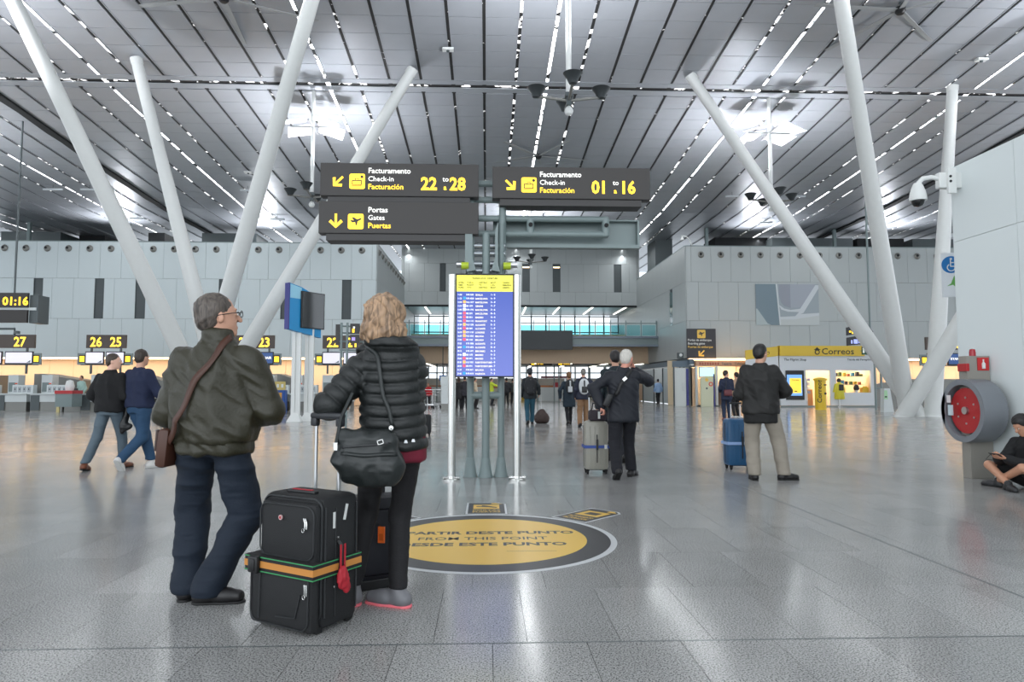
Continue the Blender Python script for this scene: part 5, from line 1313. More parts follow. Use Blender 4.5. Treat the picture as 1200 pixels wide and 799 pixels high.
def person(label, px, py, H=1.75, rz=0, J=None, top=None, bottom=None, shoes=None, hair=None, res=.012, group=None, skin=None,
           look=(0, 0), hands=(0, 0), glasses=False, loc=None, headscale=1.0, nose=True, fold=.010, names=('jacket', 'trousers')):
    j = dict(pel=(0, 0, .95), neck=(0, -.02, 1.46), head=(0, .015, 1.625), shL=(-.165, -.01, 1.375), shR=(.165, -.01, 1.375),
             wrL=(-.27, .06, .86), wrR=(.27, .06, .86), plL=(-.2, -1, 0), plR=(.2, -1, 0),
             hipL=(-.09, 0, .90), hipR=(.09, 0, .90), anL=(-.11, 0, .085), anR=(.11, 0, .085), kpL=(0, 1, 0), kpR=(0, 1, 0),
             toeL=(-.15, 1), toeR=(.15, 1), heelL=0, heelR=0, bend=.0)
    j.update(J or {})
    T = dict(rgb=(60, 60, 60), prof=None, arm=(.072, .062, .048), hem=.80, rough=.75); T.update(top or {})
    B = dict(rgb=(40, 44, 60), leg=(.098, .075, .062), hem=.06, rough=.8); B.update(bottom or {})
    S = dict(rgb=(26, 24, 24), sole=(20, 20, 20)); S.update(shoes or {})
    Hh = dict(rgb=(60, 50, 44), kind='short'); Hh.update(hair or {})
    sk = H/1.75
    loc = loc if loc is not None else G(px, py)
    root = thing('person', label, 'person', (loc[0], loc[1], loc[2] if len(loc) > 2 else 0), rz, group)
    root.scale = (sk, sk, sk)
    g = {k: A3(v) for k, v in j.items() if isinstance(v, tuple)}
    elL, wrL = ik(g['shL'], g['wrL'], .295, .265, g['plL']); elR, wrR = ik(g['shR'], g['wrR'], .295, .265, g['plR'])
    knL, anL = ik(g['hipL'], g['anL'], .43, .42, g['kpL']); knR, anR = ik(g['hipR'], g['anR'], .43, .42, g['kpR'])
    hd = g['head']; Mh = rotz(look[0]) @ rotx(look[1])
    hs = headscale; hp = lambda x, y, z: hd+Mh @ A3((x, y, z))*hs
    # --- continuous body
    b = SDF()
    b.prof([(.86, .13, .09, *g['pel'][:2]), (1.0, .13, .09, *g['pel'][:2]), (1.15, .12, .085, *((g['pel']+g['neck'])/2)[:2]), (1.32, .145, .09, *g['neck'][:2]), (1.42, .10, .06, *g['neck'][:2])] if j.get('sit') is None else j['sit'], k=.05)
    b.cone(g['neck']+A3((0, 0, -.04)), hp(0, -.02, -.06), .06*hs, .052*hs, k=.04)
    b.ell(hp(0, -.012, .03), A3((.076, .095, .092))*hs, Mh, k=.03)            # skull
    b.ell(hp(0, .022, -.035), A3((.062, .070, .082))*hs, Mh, k=.03)           # face and jaw
    b.ell(hp(0, .066, -.095), A3((.026, .022, .020))*hs, Mh, k=.03)           # chin
    if nose and res < .02:
        b.cone(hp(0, .088, .012), hp(0, .112, -.028), .010, .014, k=.012)
        b.ell(hp(0, .088, -.066), A3((.024, .010, .008)), Mh, k=.008)                # lips
        b.ell(hp(0, .084, .03), A3((.05, .012, .008)), Mh, k=.015)                   # brow
        for sx in (-1, 1):
            b.ell(hp(sx*.076, -.006, -.012), A3((.011, .020, .032)), Mh @ rotz(sx*R(-20)), k=.008)
            b.ell(hp(sx*.03, .085, .004), A3((.014, .010, .009)), Mh, k=.004)
    for sh, el, wr in ((g['shL'], elL, wrL), (g['shR'], elR, wrR)):
        b.cone(sh, el, .048, .038, k=.04); b.cone(el, wr, .038, .027, k=.02)
    for h_, kn, an, toe, hl in ((g['hipL'], knL, anL, j['toeL'], j['heelL']), (g['hipR'], knR, anR, j['toeR'], j['heelR'])):
        b.cone(h_, kn, .075, .05, k=.04); b.cone(kn, an, .052, .036, k=.02)
        t = A3((toe[0], toe[1], 0)); t /= np.linalg.norm(t); b.cone(an+A3((0, 0, -.02)), an+t*.13+A3((0, 0, -.045)), .030, .022, k=.03)
    for i, (el, wr) in enumerate(((elL, wrL), (elR, wrR))):
        if hands[i] is None: continue
        d = (wr-el); cur = 40; nn = A3((1 if i == 0 else -1, .3, 0))
        if isinstance(hands[i], dict): cur = hands[i].get('curl', 40); nn = A3(hands[i].get('n', nn)); d = A3(hands[i].get('d', d))
        hand(b, wr, d, nn, cur)
    mo = mat(skin[0], skin[1], .5, vary=.06, vscale=20) if skin else SKIN
    link('body', b.mesh(res), mo, root)
    # --- trousers
    t = SDF(); r0, r1, r2 = B['leg']
    px_, py_ = g['pel'][:2]
    if j.get('sit') is None: t.prof([(.82, .150, .105, px_, py_-.005), (.90, .165, .118, px_, py_-.012), (1.0, .160, .11, px_, py_-.005), (1.05, .155, .10, px_, py_)], k=.05)
    else: t.ell(g['pel'], (.17, .14, .12), k=.05)
    sh_ = B.get('short')
    for h_, kn, an in ((g['hipL'], knL, anL), (g['hipR'], knR, anR)):
        t.cone(h_+A3((0, 0, -.02)), kn if not sh_ else h_+(kn-h_)*.70, r0, r1, k=.035)
        if not sh_: t.cone(kn, an+(an-kn)*.02, r1, r2, k=.03)
    if not sh_:
        t2 = t
    t.cut((0, 0, B['hem']), (0, 0, -1))
    mt = mat(B.get('mat', 'cloth_%d_%d_%d' % B['rgb']), B['rgb'], B['rough'], bump=.25, bscale=90, vary=.14, vscale=5)
    link(names[1], t.mesh(res, folds(fold*.5, 6, 10, int(abs(px)))), mt, root)
    # --- top
    u = SDF(); nk = g['neck']; pl = g['pel']
    if T['prof']: pr = T['prof']
    else:
        w_ = T.get('w', 1.0); md = (nk+pl)/2
        pr = [(T['hem'], .185*w_, .135*w_, *pl[:2]), (T['hem']+.03, .19*w_, .14*w_, *pl[:2]), (1.02, .182*w_, .135*w_, *pl[:2]), (1.16, .185*w_, .13*w_, *md[:2]), (1.28, .188*w_, .125*w_, *nk[:2]), (1.36, .155*w_, .105*w_, *nk[:2]), (1.43, .095, .08, *nk[:2]), (1.485, .07, .07, *nk[:2])]
    u.prof(pr, k=.06)
    a0, a1, a2 = T['arm']
    for sh, el, wr in ((g['shL'], elL, wrL), (g['shR'], elR, wrR)):
        u.cone(sh, el, a0, a1, k=.022)
        if not T.get('short'): u.cone(el, el+(wr-el)*T.get('cuff', .97), a1, a2, k=.02)
    u.cone(g['shL']*A3((.75, 1, 1)), g['shR']*A3((.75, 1, 1)), a0*.70, k=.07)
    if T.get('collar'): u.prof([(nk[2]-.03, .085, .082, nk[0], nk[1]), (nk[2]+.02+T['collar'], .072, .07, nk[0], nk[1]+.005), (nk[2]+.05+T['collar'], .07, .068, nk[0], nk[1]+.008)], k=.03)
    for extra in T.get('extra', []): getattr(u, extra[0])(*extra[1:])
    mtp = mat(T.get('mat', 'cloth_%d_%d_%d' % T['rgb']), T['rgb'], T['rough'], bump=.25, bscale=70, vary=.14, vscale=6)
    dfn = T.get('disp') or folds(fold, 7, 6, int(abs(px))+3, .6)
    tm = link(T.get('name', names[0]), u.mesh(res, dfn), mtp, root)
    # --- shoes
    for side, an, toe, hl, kn in (('L', anL, j['toeL'], j['heelL'], knL), ('R', anR, j['toeR'], j['heelR'], knR)):
        d = A3((toe[0], toe[1], 0)); d /= np.linalg.norm(d); dz = A3((0, 0, 1))
        th = R(hl)                                    # heel lift
        d2 = d*math.cos(th)-dz*math.sin(th); up = dz*math.cos(th)+d*math.sin(th)
        s = SDF(); o = an-up*.045
        s.cone(o-d2*.045, o+d2*.10, .040, .040, k=.03); s.cone(o+d2*.08, o+d2*.165-up*.004, .042, .036, k=.03); s.cone(o-d2*.02, o+up*.05, .043, .044, k=.03)
        s.cut(o-up*.030, -up)
        ms = mat('shoe_%d_%d_%d' % S['rgb'], S['rgb'], .45)
        so = link('shoe', s.mesh(min(res, .012)), ms, root)
        q = SDF(); q.cone(o-d2*.045-up*.03, o+d2*.10-up*.03, .041, .042, k=.02); q.cone(o+d2*.10-up*.03, o+d2*.17-up*.03, .042, .037, k=.02)
        q.cut(o-up*.026, up); q.cut(o-up*.044, -up)
        link('sole', q.mesh(min(res, .009)), mat('sole_%d_%d_%d' % S['sole'], S['sole'], .6), so)
    # --- hair
    kind = Hh['kind']
    if kind:
        h = SDF(); E = lambda c, r, k=.02: h.ell(hp(*c), A3(r)*hs, Mh, k=k)
        if kind == 'short': E((0, -.020, .035), (.082, .098, .093)); E((0, -.05, -.02), (.066, .062, .065), .03)
        elif kind == 'thick': E((0, -.015, .042), (.090, .105, .100)); E((0, -.05, -.02), (.075, .07, .075), .03)
        elif kind == 'bob': E((0, -.02, .035), (.102, .112, .100)); E((0, -.035, -.04), (.105, .095, .085), .04); E((.04, -.04, -.07), (.07, .07, .06), .04); E((-.04, -.04, -.07), (.07, .07, .06), .04)
        elif kind == 'bun': E((0, -.015, .035), (.084, .10, .095)); E((0, -.06, -.01), (.07, .06, .08)); E((0, -.12, .03), (.035, .035, .035), .01)
        elif kind == 'long': E((0, -.015, .035), (.088, .104, .096)); E((0, -.05, -.08), (.085, .055, .13), .04)
        fwd = Mh @ A3((0, .80, -.60)); h.cut(hp(0, .030 if kind != 'bob' else .03, .0), fwd)
        for sx in (-1, 1):
            if kind in ('short', 'thick'): h.carve(hp(sx*.085, .03, -.03), A3((.03, .055, .05)), Mh)
        mh = hairmat(Hh['rgb'], Hh.get('vary', .35))
        amp = Hh.get('amp', .004)
        def hf(V, amp=amp):
            q = (V-hd)*A3((34, 34, 14)); q[:, 0] += 2*np.sin(V[:, 2]*22)
            return amp*(vnoise(q, 3)+.6*vnoise(q*2.2, 5))
        link('hair', h.mesh(min(res, .008) if res < .014 else res, hf), mh, root)
    if glasses:
        fr = MB()
        for sx in (-1, 1):
            c = hp(sx*.034, .112, .004)
            pts = [c+Mh @ A3((.026*math.cos(t), 0, .020*math.sin(t))) for t in [2*PI*i/14 for i in range(15)]]
            fr.tube(pts, .0022, 6, cap=False)
            fr.tube([hp(sx*.060, .110, .010), hp(sx*.084, .05, .008), hp(sx*.084, -.02, .0), hp(sx*.082, -.03, -.015)], .0025, 6)
        fr.tube([hp(-.010, .114, .008), hp(.010, .114, .008)], .002, 6)
        o = fr.build('glasses', BLACK, root, smooth=True)
    if res < .02:
        for sx in (-1, 1):
            e = MB().lathe([(0, -.008), (.007, -.004), (.008, 0), (.007, .004), (0, .008)], 10).build('eye', mat('eye_white', (225, 222, 218), .2), root, hp(sx*.03, .090, .004), smooth=True)
            MB().lathe([(0, 0), (.0042, 0), (.0035, .001), (0, .0012)], 10, M=Matrix.Rotation(look[0], 4, 'Z') @ Matrix.Translation((0, .0075, 0)) @ Matrix.Rotation(-R(90), 4, 'X')).build('iris', mat('dark_iris', (50, 36, 28), .2), e)
    root['_g'] = 0; del root['_g']
    return dict(root=root, top=tm, elL=elL, elR=elR, wrL=wrL, wrR=wrR, g=g, hp=hp, Mh=Mh, knL=knL, knR=knR, anL=anL, anR=anR)
def strap(fig, pts, width, m, name='strap', off=.006, parent=None, n=6, thick=.004, obj=None):
    """a band laid on the surface of the garment through the given points (local coordinates)"""
    me = (obj or fig['top']).data
    bvh = BVHTree.FromPolygons([v.co for v in me.vertices], [tuple(p.vertices) for p in me.polygons])
    P_ = []
    for a, b in zip(pts, pts[1:]):
        for i in range(n): P_.append(Vector(a).lerp(Vector(b), i/n))
    P_.append(Vector(pts[-1])); Q = []
    for p in P_:
        c, nn, _, _ = bvh.find_nearest(p); Q.append((c+nn*off, nn))
    for _ in range(3): Q = [Q[0]]+[((Q[i-1][0]+Q[i][0]*2+Q[i+1][0])/4+Q[i][1]*.002, (Q[i-1][1]+Q[i][1]*2+Q[i+1][1]).normalized()) for i in range(1, len(Q)-1)]+[Q[-1]]
    bm = bmesh.new(); prev = None
    for i, (c, nn) in enumerate(Q):
        t = (Q[min(i+1, len(Q)-1)][0]-Q[max(i-1, 0)][0]).normalized(); s = t.cross(nn).normalized()*width/2
        r = [bm.verts.new(c+s), bm.verts.new(c-s), bm.verts.new(c-s+nn*thick), bm.verts.new(c+s+nn*thick)]
        if prev:
            for k in range(4): bm.faces.new((prev[k], prev[(k+1) % 4], r[(k+1) % 4], r[k]))
        else: bm.faces.new(r[::-1])
        prev = r
    bm.faces.new(prev); bmesh.ops.recalc_face_normals(bm, faces=bm.faces)
    me2 = bpy.data.meshes.new(name); bm.to_mesh(me2); bm.free()
    return link(name, me2, m, parent or fig['root'], smooth=True)
# ================================================================== FOREGROUND COUPLE
PIPE = mat('black_piping', (38, 40, 42), .4)
ST = 1.0
man = person('grey-haired man in an olive jacket, back turned, with a brown strap across his back', 247, 704, 1.76, R(-4),
    dict(head=(-.005, .0, 1.615), neck=(0, -.02, 1.45), shL=(-.178, -.01, 1.335), shR=(.182, -.01, 1.335), wrL=(-.12, .24, 1.10), wrR=(.12, .25, 1.10), plL=(-.8, -.4, -1), plR=(.75, -.4, -1),
         hipL=(-.10, 0, .88), hipR=(.09, 0, .88), anL=(-.155, .04, .085), anR=(.0, -.04, .085), kpL=(-.5, 1, 0), kpR=(.75, .5, 0), toeL=(-.1, 1), toeR=(1, .12)),
    top=dict(rgb=(46, 44, 30), mat='olive_nylon', rough=.5, arm=(.092, .085, .072), collar=.03,
             prof=[(.835, .195, .145, .0, .0), (.85, .20, .15, 0, 0), (.895, .20, .15, 0, 0), (.91, .222, .165, .0, .0), (1.05, .238, .175, 0, 0), (1.18, .228, .168, 0, 0), (1.29, .20, .145, 0, -.02), (1.37, .15, .11, 0, -.02), (1.45, .085, .085, 0, -.02)]),
    bottom=dict(rgb=(12, 26, 42), mat='dark_blue_denim', leg=(.105, .09, .085), hem=.045), shoes=dict(rgb=(24, 22, 24)),
    hair=dict(rgb=(84, 76, 70), kind='short', vary=.55, vs=14), headscale=1.10, look=(R(-52), R(6)), glasses=True, res=.0085, hands=(dict(n=(1, 0, 0)), dict(n=(-1, 0, 0))), fold=.014)
BL = mat('brown_leather', (72, 42, 30), .5, vary=.12)
bag = thing('shoulder_bag', 'brown leather shoulder bag hanging at the left hip of the man in olive', 'bag', man['root'].location, man['root'].rotation_euler.z)
strap(man, [(.085, -.03, 1.50), (.06, -.16, 1.40), (-.02, -.25, 1.28), (-.12, -.25, 1.10), (-.19, -.22, .96), (-.235, -.12, .88)], .038, BL, parent=bag, off=.010)
MB().box(-.035, .035, -.11, .11, -.11, .11, .025).build('bag_body', BL, bag, (-.248, -.02, .87), (0, R(5), 0), smooth=True)
MB().box(-.045, -.03, -.10, .10, -.02, .10, .006).build('flap', mat('darker_brown_leather', (56, 34, 26), .5), bag, (-.248, -.02, .87), (0, R(5), 0))

PUF = .066
def puffer(nk, armL, armR):
    def f(V):
        def tt(a, b, c):
            best = np.full(len(V), 9.0); u = np.zeros(len(V)); acc = 0
            for p, q in ((a, b), (b, c)):
                d = q-p; L = np.linalg.norm(d); h = np.clip(((V-p)@d)/(L*L), 0, 1); dist = np.linalg.norm(V-(p+h[:, None]*d), axis=1)
                m = dist < best; best[m] = dist[m]; u[m] = acc+h[m]*L; acc += L
            return best, u
        bL, uL = tt(*armL); bR, uR = tt(*armR)
        z = V[:, 2]+.03*vnoise(V*3, 2)
        t = np.where((bL < .105) & (V[:, 0] < -.15), uL, np.where((bR < .105) & (V[:, 0] > .15), uR, z))
        ph = (t/PUF) % 1.0
        r = np.sqrt(np.clip(1-(2*ph-1)**2, 0, 1))
        top = V[:, 2] > 1.46
        q = .019*(r-.65)+.003*vnoise(V*22, 4)
        return np.where(top, .006*vnoise(V*14, 8), q)
    return f
wj = dict(head=(-.045, -.03, 1.60), neck=(0, -.02, 1.42), shL=(-.155, -.01, 1.345), shR=(.115, -.01, 1.345), wrL=(-.345, .19, 1.115), wrR=(.0, .25, .98), plL=(-.8, -.8, -1), plR=(.12, -.8, -1),
          hipL=(-.09, 0, .89), hipR=(.09, 0, .89), anL=(-.215, .06, .085), anR=(.045, -.02, .085), kpL=(0, 1, 0), kpR=(-.2, 1, 0), toeL=(-.4, 1), toeR=(-.75, .35))
eL, wL = ik(wj['shL'], wj['wrL'], .295, .265, wj['plL']); eR, wR = ik(wj['shR'], wj['wrR'], .295, .265, wj['plR'])
woman = person('blonde woman in a black padded jacket, back turned, one hand on a suitcase handle', 457, 709, 1.74, R(3), wj,
    top=dict(rgb=(20, 24, 24), mat='black_padded_nylon', rough=.5, arm=(.088, .08, .062), cuff=1.02, collar=0,
             prof=[(.865, .165, .14, .03, .0), (.88, .18, .155, .025, 0), (.98, .185, .16, .01, 0), (1.12, .178, .155, 0, 0), (1.25, .178, .15, 0, 0), (1.34, .155, .13, 0, -.02), (1.42, .12, .10, 0, -.02), (1.46, .10, .09, 0, -.02)],
             disp=puffer(None, (A3(wj['shL']), eL, wL), (A3(wj['shR']), eR, wR)),
             extra=[('ell', (0, -.05, 1.455), (.150, .115, .050)), ('ell', (-.03, -.07, 1.485), (.13, .095, .035)), ('ell', (-.13, .06, 1.44), (.085, .05, .035)), ('cone', (-.10, .04, 1.46), (-.20, .10, 1.42), .035, .018)]),
    bottom=dict(rgb=(20, 19, 22), leg=(.082, .059, .050), hem=.10), shoes=dict(rgb=(112, 112, 116), sole=(240, 120, 130)),
    hair=dict(rgb=(150, 122, 96), kind='bob', vary=.55, amp=.010), look=(R(-6), 0), headscale=1.13, res=.0085, hands=(dict(n=(0, 0, -1), curl=60), 0), fold=.007)
red = SDF().prof([(.80, .150, .118, .04, 0), (.82, .158, .125, .04, 0), (.95, .16, .13, .03, 0)], k=.03)
link('shirt', red.mesh(.01, folds(.005, 9, 4, 3)), mat('burgundy_knit', (110, 22, 44), .8), woman['root'], label='burgundy shirt hem')
MB().prism([(-.010, 0), (.010, 0), (.006, .016), (-.006, .016)], -.003, 0).build('jacket_emblem', ALU, woman['root'], (.13, -.165, .92)); MB().prism([(-.010, 0), (.010, 0), (.006, .016), (-.006, .016)], -.003, 0).build('jacket_emblem', ALU, woman['root'], (.09, -.172, .915))
# handbag
HB = mat('dark_green_black_leather', (28, 33, 33), .42, vary=.1, bump=.2, bscale=40)
hb = thing('handbag', 'black slouchy leather handbag hanging behind the padded jacket by a long strap', 'handbag', woman['root'].location+Vector((0, 0, 0)), woman['root'].rotation_euler.z)
up = .075
s = SDF(); s.cone((-.22, -.24, .87+up), (.0, -.26, .86+up), .045, .05, k=.04); s.cone((-.235, -.24, .76+up), (.02, -.26, .73+up), .058, .066, k=.06); s.cone((-.20, -.24, .68+up), (.0, -.26, .675+up), .052, .056, k=.06); s.ell((-.10, -.245, .77+up), (.155, .07, .13), k=.05)
bagm = link('bag_body', s.mesh(.009, folds(.007, 12, 8, 9)), HB, hb)
fake = dict(root=hb, top=bagm)
strap(fake, [(-.25, -.33, .83+up), (-.12, -.36, .835+up), (.03, -.34, .85+up)], .010, PIPE, 'zip', off=.002, thick=.002)
strap(fake, [(-.25, -.33, .80+up), (-.10, -.36, .79+up), (.07, -.33, .80+up)], .02, HB, 'seam_band', off=.002, thick=.004)
MB().box(-.016, .016, -.004, .004, -.012, -.008).box(-.016, .016, -.004, .004, .008, .012).box(-.016, -.012, -.004, .004, -.012, .012).box(.012, .016, -.004, .004, -.012, .012).build('buckle', CHROME, hb, (-.03, -.338, .855+up), (0, R(-15), 0))
MB().lathe([(0, 0), (.012, 0), (.012, .006), (0, .006)], 12).build('ring', CHROME, hb, (.02, -.29, 1.0), (R(90), 0, 0)); MB().box(-.01, .01, -.005, .005, -.02, .02).build('buckle', CHROME, hb, (-.265, -.29, .83+up))
strap(woman, [(-.10, -.03, 1.46), (-.07, -.16, 1.38), (-.05, -.25, 1.2), (.0, -.25, 1.08), (.02, -.26, 1.0)], .022, HB, parent=hb, off=.008)
tb('handle', HB, hb, [(.02, -.29, 1.0), (.025, -.27, .96), (.03, -.25, .93)], .010, 8); tb('handle', HB, hb, [(-.265, -.28, .84+up), (-.25, -.22, 1.05), (-.20, -.16, 1.18)], .010, 8)

# ================================================================== LUGGAGE
SC = mat('black_suitcase_fabric', (23, 24, 26), .7, bump=.3, bscale=220, vary=.1, vscale=4); PIPE = mat('black_piping', (38, 40, 42), .4); ZIP = mat('zip_pull_metal', (190, 190, 188), .25, metal=.9)
a, c = G(296, 729), G(371, 748)
ang = math.atan2(c.y-a.y, c.x-a.x)
ww = (c-a).length; DD = .29; HH = .665
big = thing('suitcase', 'large black fabric suitcase with an orange striped luggage strap', 'suitcase', (a.x, a.y, 0), ang)
# local: x along the front face, y depth away from the lens, z up
def shell(name, x0, x1, y0, y1, z0, z1, r, m, parent, bulge=0, tilt=0, res=.010, amp=.0):
    s = SDF(); rr = r
    s.p = []
    q = MB(); q.box(x0, x1, y0, y1, z0, z1, r)
    o = q.build(name, m, parent, smooth=True); return o
shell('case_body', .02, ww-.005, .035, DD, .02, HH, .035, SC, big)
shell('front_pocket', .035, ww-.02, .0, .06, .27, HH-.03, .03, SC, big)
fp = MB(); fp.box(-.005, ww-.01, -.0, .07, .012, .345, .032)
M_ = Matrix.Identity(4)
fp.build('lower_pocket', SC, big, (0, -.03, 0), smooth=True)
def piping(pts, r=.004, m=PIPE): tb('piping', m, big, pts, r, 6)
def rr_pts(x0, x1, z0, z1, r, y): p = [(a_, y, b_) for a_, b_ in rrect(x0, x1, z0, z1, r, 5)]; return p+[p[0]]
piping(rr_pts(.045, ww-.03, .36, HH-.045, .05, -.002)); piping(rr_pts(.02, ww-.03, .03, .33, .05, -.032)); piping(rr_pts(.03, ww-.015, .06, HH-.012, .05, .036), .006)
piping([(.09, -.035, .33), (.085, -.036, .05)], .003); piping([(ww*.45, -.034, .075), (ww*.75, -.034, .085), (ww*.82, -.034, .20)], .004)
tb('side_piping', PIPE, big, [(ww-.003, .05, .08), (ww-.003, .05, HH-.05)], .005, 6); tb('side_piping', PIPE, big, [(ww-.003, DD-.02, .08), (ww-.003, DD-.02, HH-.05)], .005, 6)
tb('expansion_zip', PIPE, big, [(ww-.002, .12, .07), (ww-.002, .12, HH-.06)], .003, 6)
# striped strap around the case
OR = mat('orange_webbing', (196, 132, 62), .7); GN = mat('green_webbing_edge', (60, 150, 92), .6); BKW = mat('black_webbing', (26, 24, 26), .7)
zb_ = .315
def band(name, m, z0, z1, e):
    MB().box(-.02-e, ww+.008+e, -.040-e, DD+.006+e, z0, z1).build(name, m, sb_, (0, 0, 0))
sb_ = thing('luggage_strap', 'orange, black and green striped strap buckled around the large suitcase', 'strap', (a.x, a.y, 0), ang)
band('black_band', BKW, zb_-.040, zb_+.040, 0); band('orange_band', OR, zb_-.016, zb_+.016, .0025); band('green_stripe', GN, zb_+.032, zb_+.037, .002); band('green_stripe', GN, zb_-.037, zb_-.032, .002)
MB().box(.03, .10, -.068, -.042, zb_-.042, zb_+.042, .008).box(.045, .085, -.074, -.066, zb_-.03, zb_+.03, .004).build('buckle', BLACK, sb_, smooth=True)
# emblem, zip pulls, labels, tag
MB().prism(circle(.20, .555, .013, 16), -.012, -.004).build('emblem', mat('silver_red_emblem', (210, 176, 176), .3, metal=.4), big)
MB().box(.195, .205, -.014, -.012, .549, .561).build('red_mark', RED, big)
def pull(x, y, z, tilt=0, n=2):
    for i in range(n):
        tb('zip_pull', ZIP, big, [(x+.012*i, y, z), (x+.012*i+.022*tilt, y-.004, z-.022), (x+.012*i+.02*tilt, y-.003, z-.05)], .0042, 6)
    tb('zip_ring', ZIP, big, [(x+.008*math.cos(t), y-.004, z-.058+.010*math.sin(t)) for t in [2*PI*k_/10 for k_ in range(11)]], .002, 5)
pull(ww-.09, -.012, HH-.10, .6); pull(ww-.05, -.038, .255, .3)
for (y0, z0, r_) in ((.11, .545, 0), (.19, .575, -14)):
    MB().box(0, .0015, -.009, .009, -.04, .04).build('white_barcode_label', mat('white_paper_label', (214, 216, 214), .6), big, (ww-.004, y0, z0), (R(r_), 0, 0))
for y0, z0 in ((.14, .455), (.12, .215)): MB().lathe([(0, 0), (.007, 0), (.005, .004), (0, .005)], 10, M=Matrix.Translation((ww-.005, y0, z0)) @ Matrix.Rotation(R(90), 4, 'Y')).build('rivet', ZIP, big)
RW = mat('red_webbing', (170, 30, 44), .6)
tb('side_handle', BLACK, big, [(ww-.002, .14, .44), (ww+.018, .14, .42), (ww+.02, .14, .32), (ww-.0, .14, .29)], .012, 8)
tg = thing('luggage_tag', 'crumpled red ribbon tag tied to the side of the large suitcase', 'tag', (a.x, a.y, 0), ang)
MB().box(ww+.028, ww+.031, .120, .132, .29, .425).box(ww+.028, ww+.031, .148, .160, .29, .425).build('ribbon', RW, tg)
s = SDF(); s.ell((ww+.035, .135, .26), (.014, .032, .055), k=.02); s.ell((ww+.036, .165, .215), (.010, .022, .035), k=.02); s.cone((ww+.034, .13, .30), (ww+.034, .14, .26), .010, .02, k=.02)
link('tag_body', s.mesh(.005, folds(.004, 40, 30, 2)), RW, tg)
# top handle, telescopic tubes and grip, wheels
MB().box(.13, .33, .09, .125, HH-.004, HH+.016, .008).build('top_handle', BLACK, big, smooth=True); MB().box(.16, .30, .098, .117, HH+.015, HH+.019).build('red_grip_strip', RW, big, label='red grip strip')
for x in (ww*.5-.085+.02, ww*.5+.085+.02): tb('telescopic_tube', ALU, big, [(x, DD-.03, HH-.03), (x, DD-.03, 1.045)], .0095, 10)
MB().box(ww*.5-.115+.02, ww*.5+.115+.02, DD-.055, DD-.01, 1.04, 1.075, .014).box(ww*.5-.115+.02, ww*.5-.07+.02, DD-.05, DD-.015, 1.0, 1.05, .01).box(ww*.5+.07+.02, ww*.5+.115+.02, DD-.05, DD-.015, 1.0, 1.05, .01).build('grip', mat('dark_grip', (40, 42, 46), .4), big, smooth=True)
for x in (.05, ww-.05):
    MB().lathe([(0, -.015), (.032, -.015), (.035, -.01), (.035, .01), (.032, .015), (0, .015)], 18, M=Matrix.Translation((x, DD-.03, .035)) @ Matrix.Rotation(R(90), 4, 'Y')).build('wheel', RUBBER, big, smooth=True)
    MB().box(x-.02, x+.02, .03, .07, 0, .05, .006).build('foot', BLACK, big)
# second small case behind it
p = G(427, 688)
sm = thing('suitcase', 'small dark suitcase standing behind the large strapped one', 'suitcase', (p.x, p.y+.02, 0), R(-62))
NV = mat('navy_black_case', (22, 23, 32), .6, bump=.2, bscale=200)
MB().box(-.09, .11, -.13, .24, .05, .55, .04).build('case_body', NV, sm, smooth=True); MB().box(.10, .145, -.10, .21, .09, .48, .03).build('front_pocket', NV, sm, smooth=True)
tb('piping', PIPE, sm, [(a_, -.132, b_) for a_, b_ in rrect(-.07, .09, .07, .53, .04, 4)]+[(.05, -.132, .53)], .005, 6)
for y in (-.09, .2): MB().lathe([(0, -.014), (.036, -.014), (.038, 0), (.036, .014), (0, .014)], 18, M=Matrix.Translation((-.075, y, .038)) @ Matrix.Rotation(R(90), 4, 'X')).build('wheel', RUBBER, sm, smooth=True)
MB().box(.06, .1, -.09, .2, 0, .06, .008).build('foot', BLACK, sm)
MB().box(-.10, -.06, -.14, -.10, .04, .17, .01).build('wheel_guard', BLACK, sm)
for z in (.12, .16): MB().lathe([(0, 0), (.008, 0), (.006, .004), (0, .005)], 8, M=Matrix.Translation((-.08, -.142, z)) @ Matrix.Rotation(R(90), 4, 'X')).build('rivet', ZIP, sm)
tb('telescopic_tube', BLACK, sm, [(-.06, .0, .54), (-.06, .0, .60)], .012, 8); tb('telescopic_tube', BLACK, sm, [(-.06, .13, .54), (-.06, .13, .60)], .012, 8); MB().box(-.08, -.04, -.02, .15, .595, .62, .008).build('grip', BLACK, sm)
p2 = P(447, 625, G(424, 690).y-.15)
r = thing('luggage_tag', 'bright orange luggage tag hanging on the small dark suitcase', 'tag', p2, R(-12))
MB().box(-.022, .022, -.004, .004, -.055, .04, .003).build('tag_body', mat('orange_tag_plastic', (228, 104, 36), .4), r); tb('loop', BLACK, r, [(0, 0, .04), (-.05, .0, .08)], .003, 6); MB().box(-.012, .012, -.006, -.004, -.04, .0).build('tag_window', mat('dark_orange_window', (190, 84, 30), .3), r)
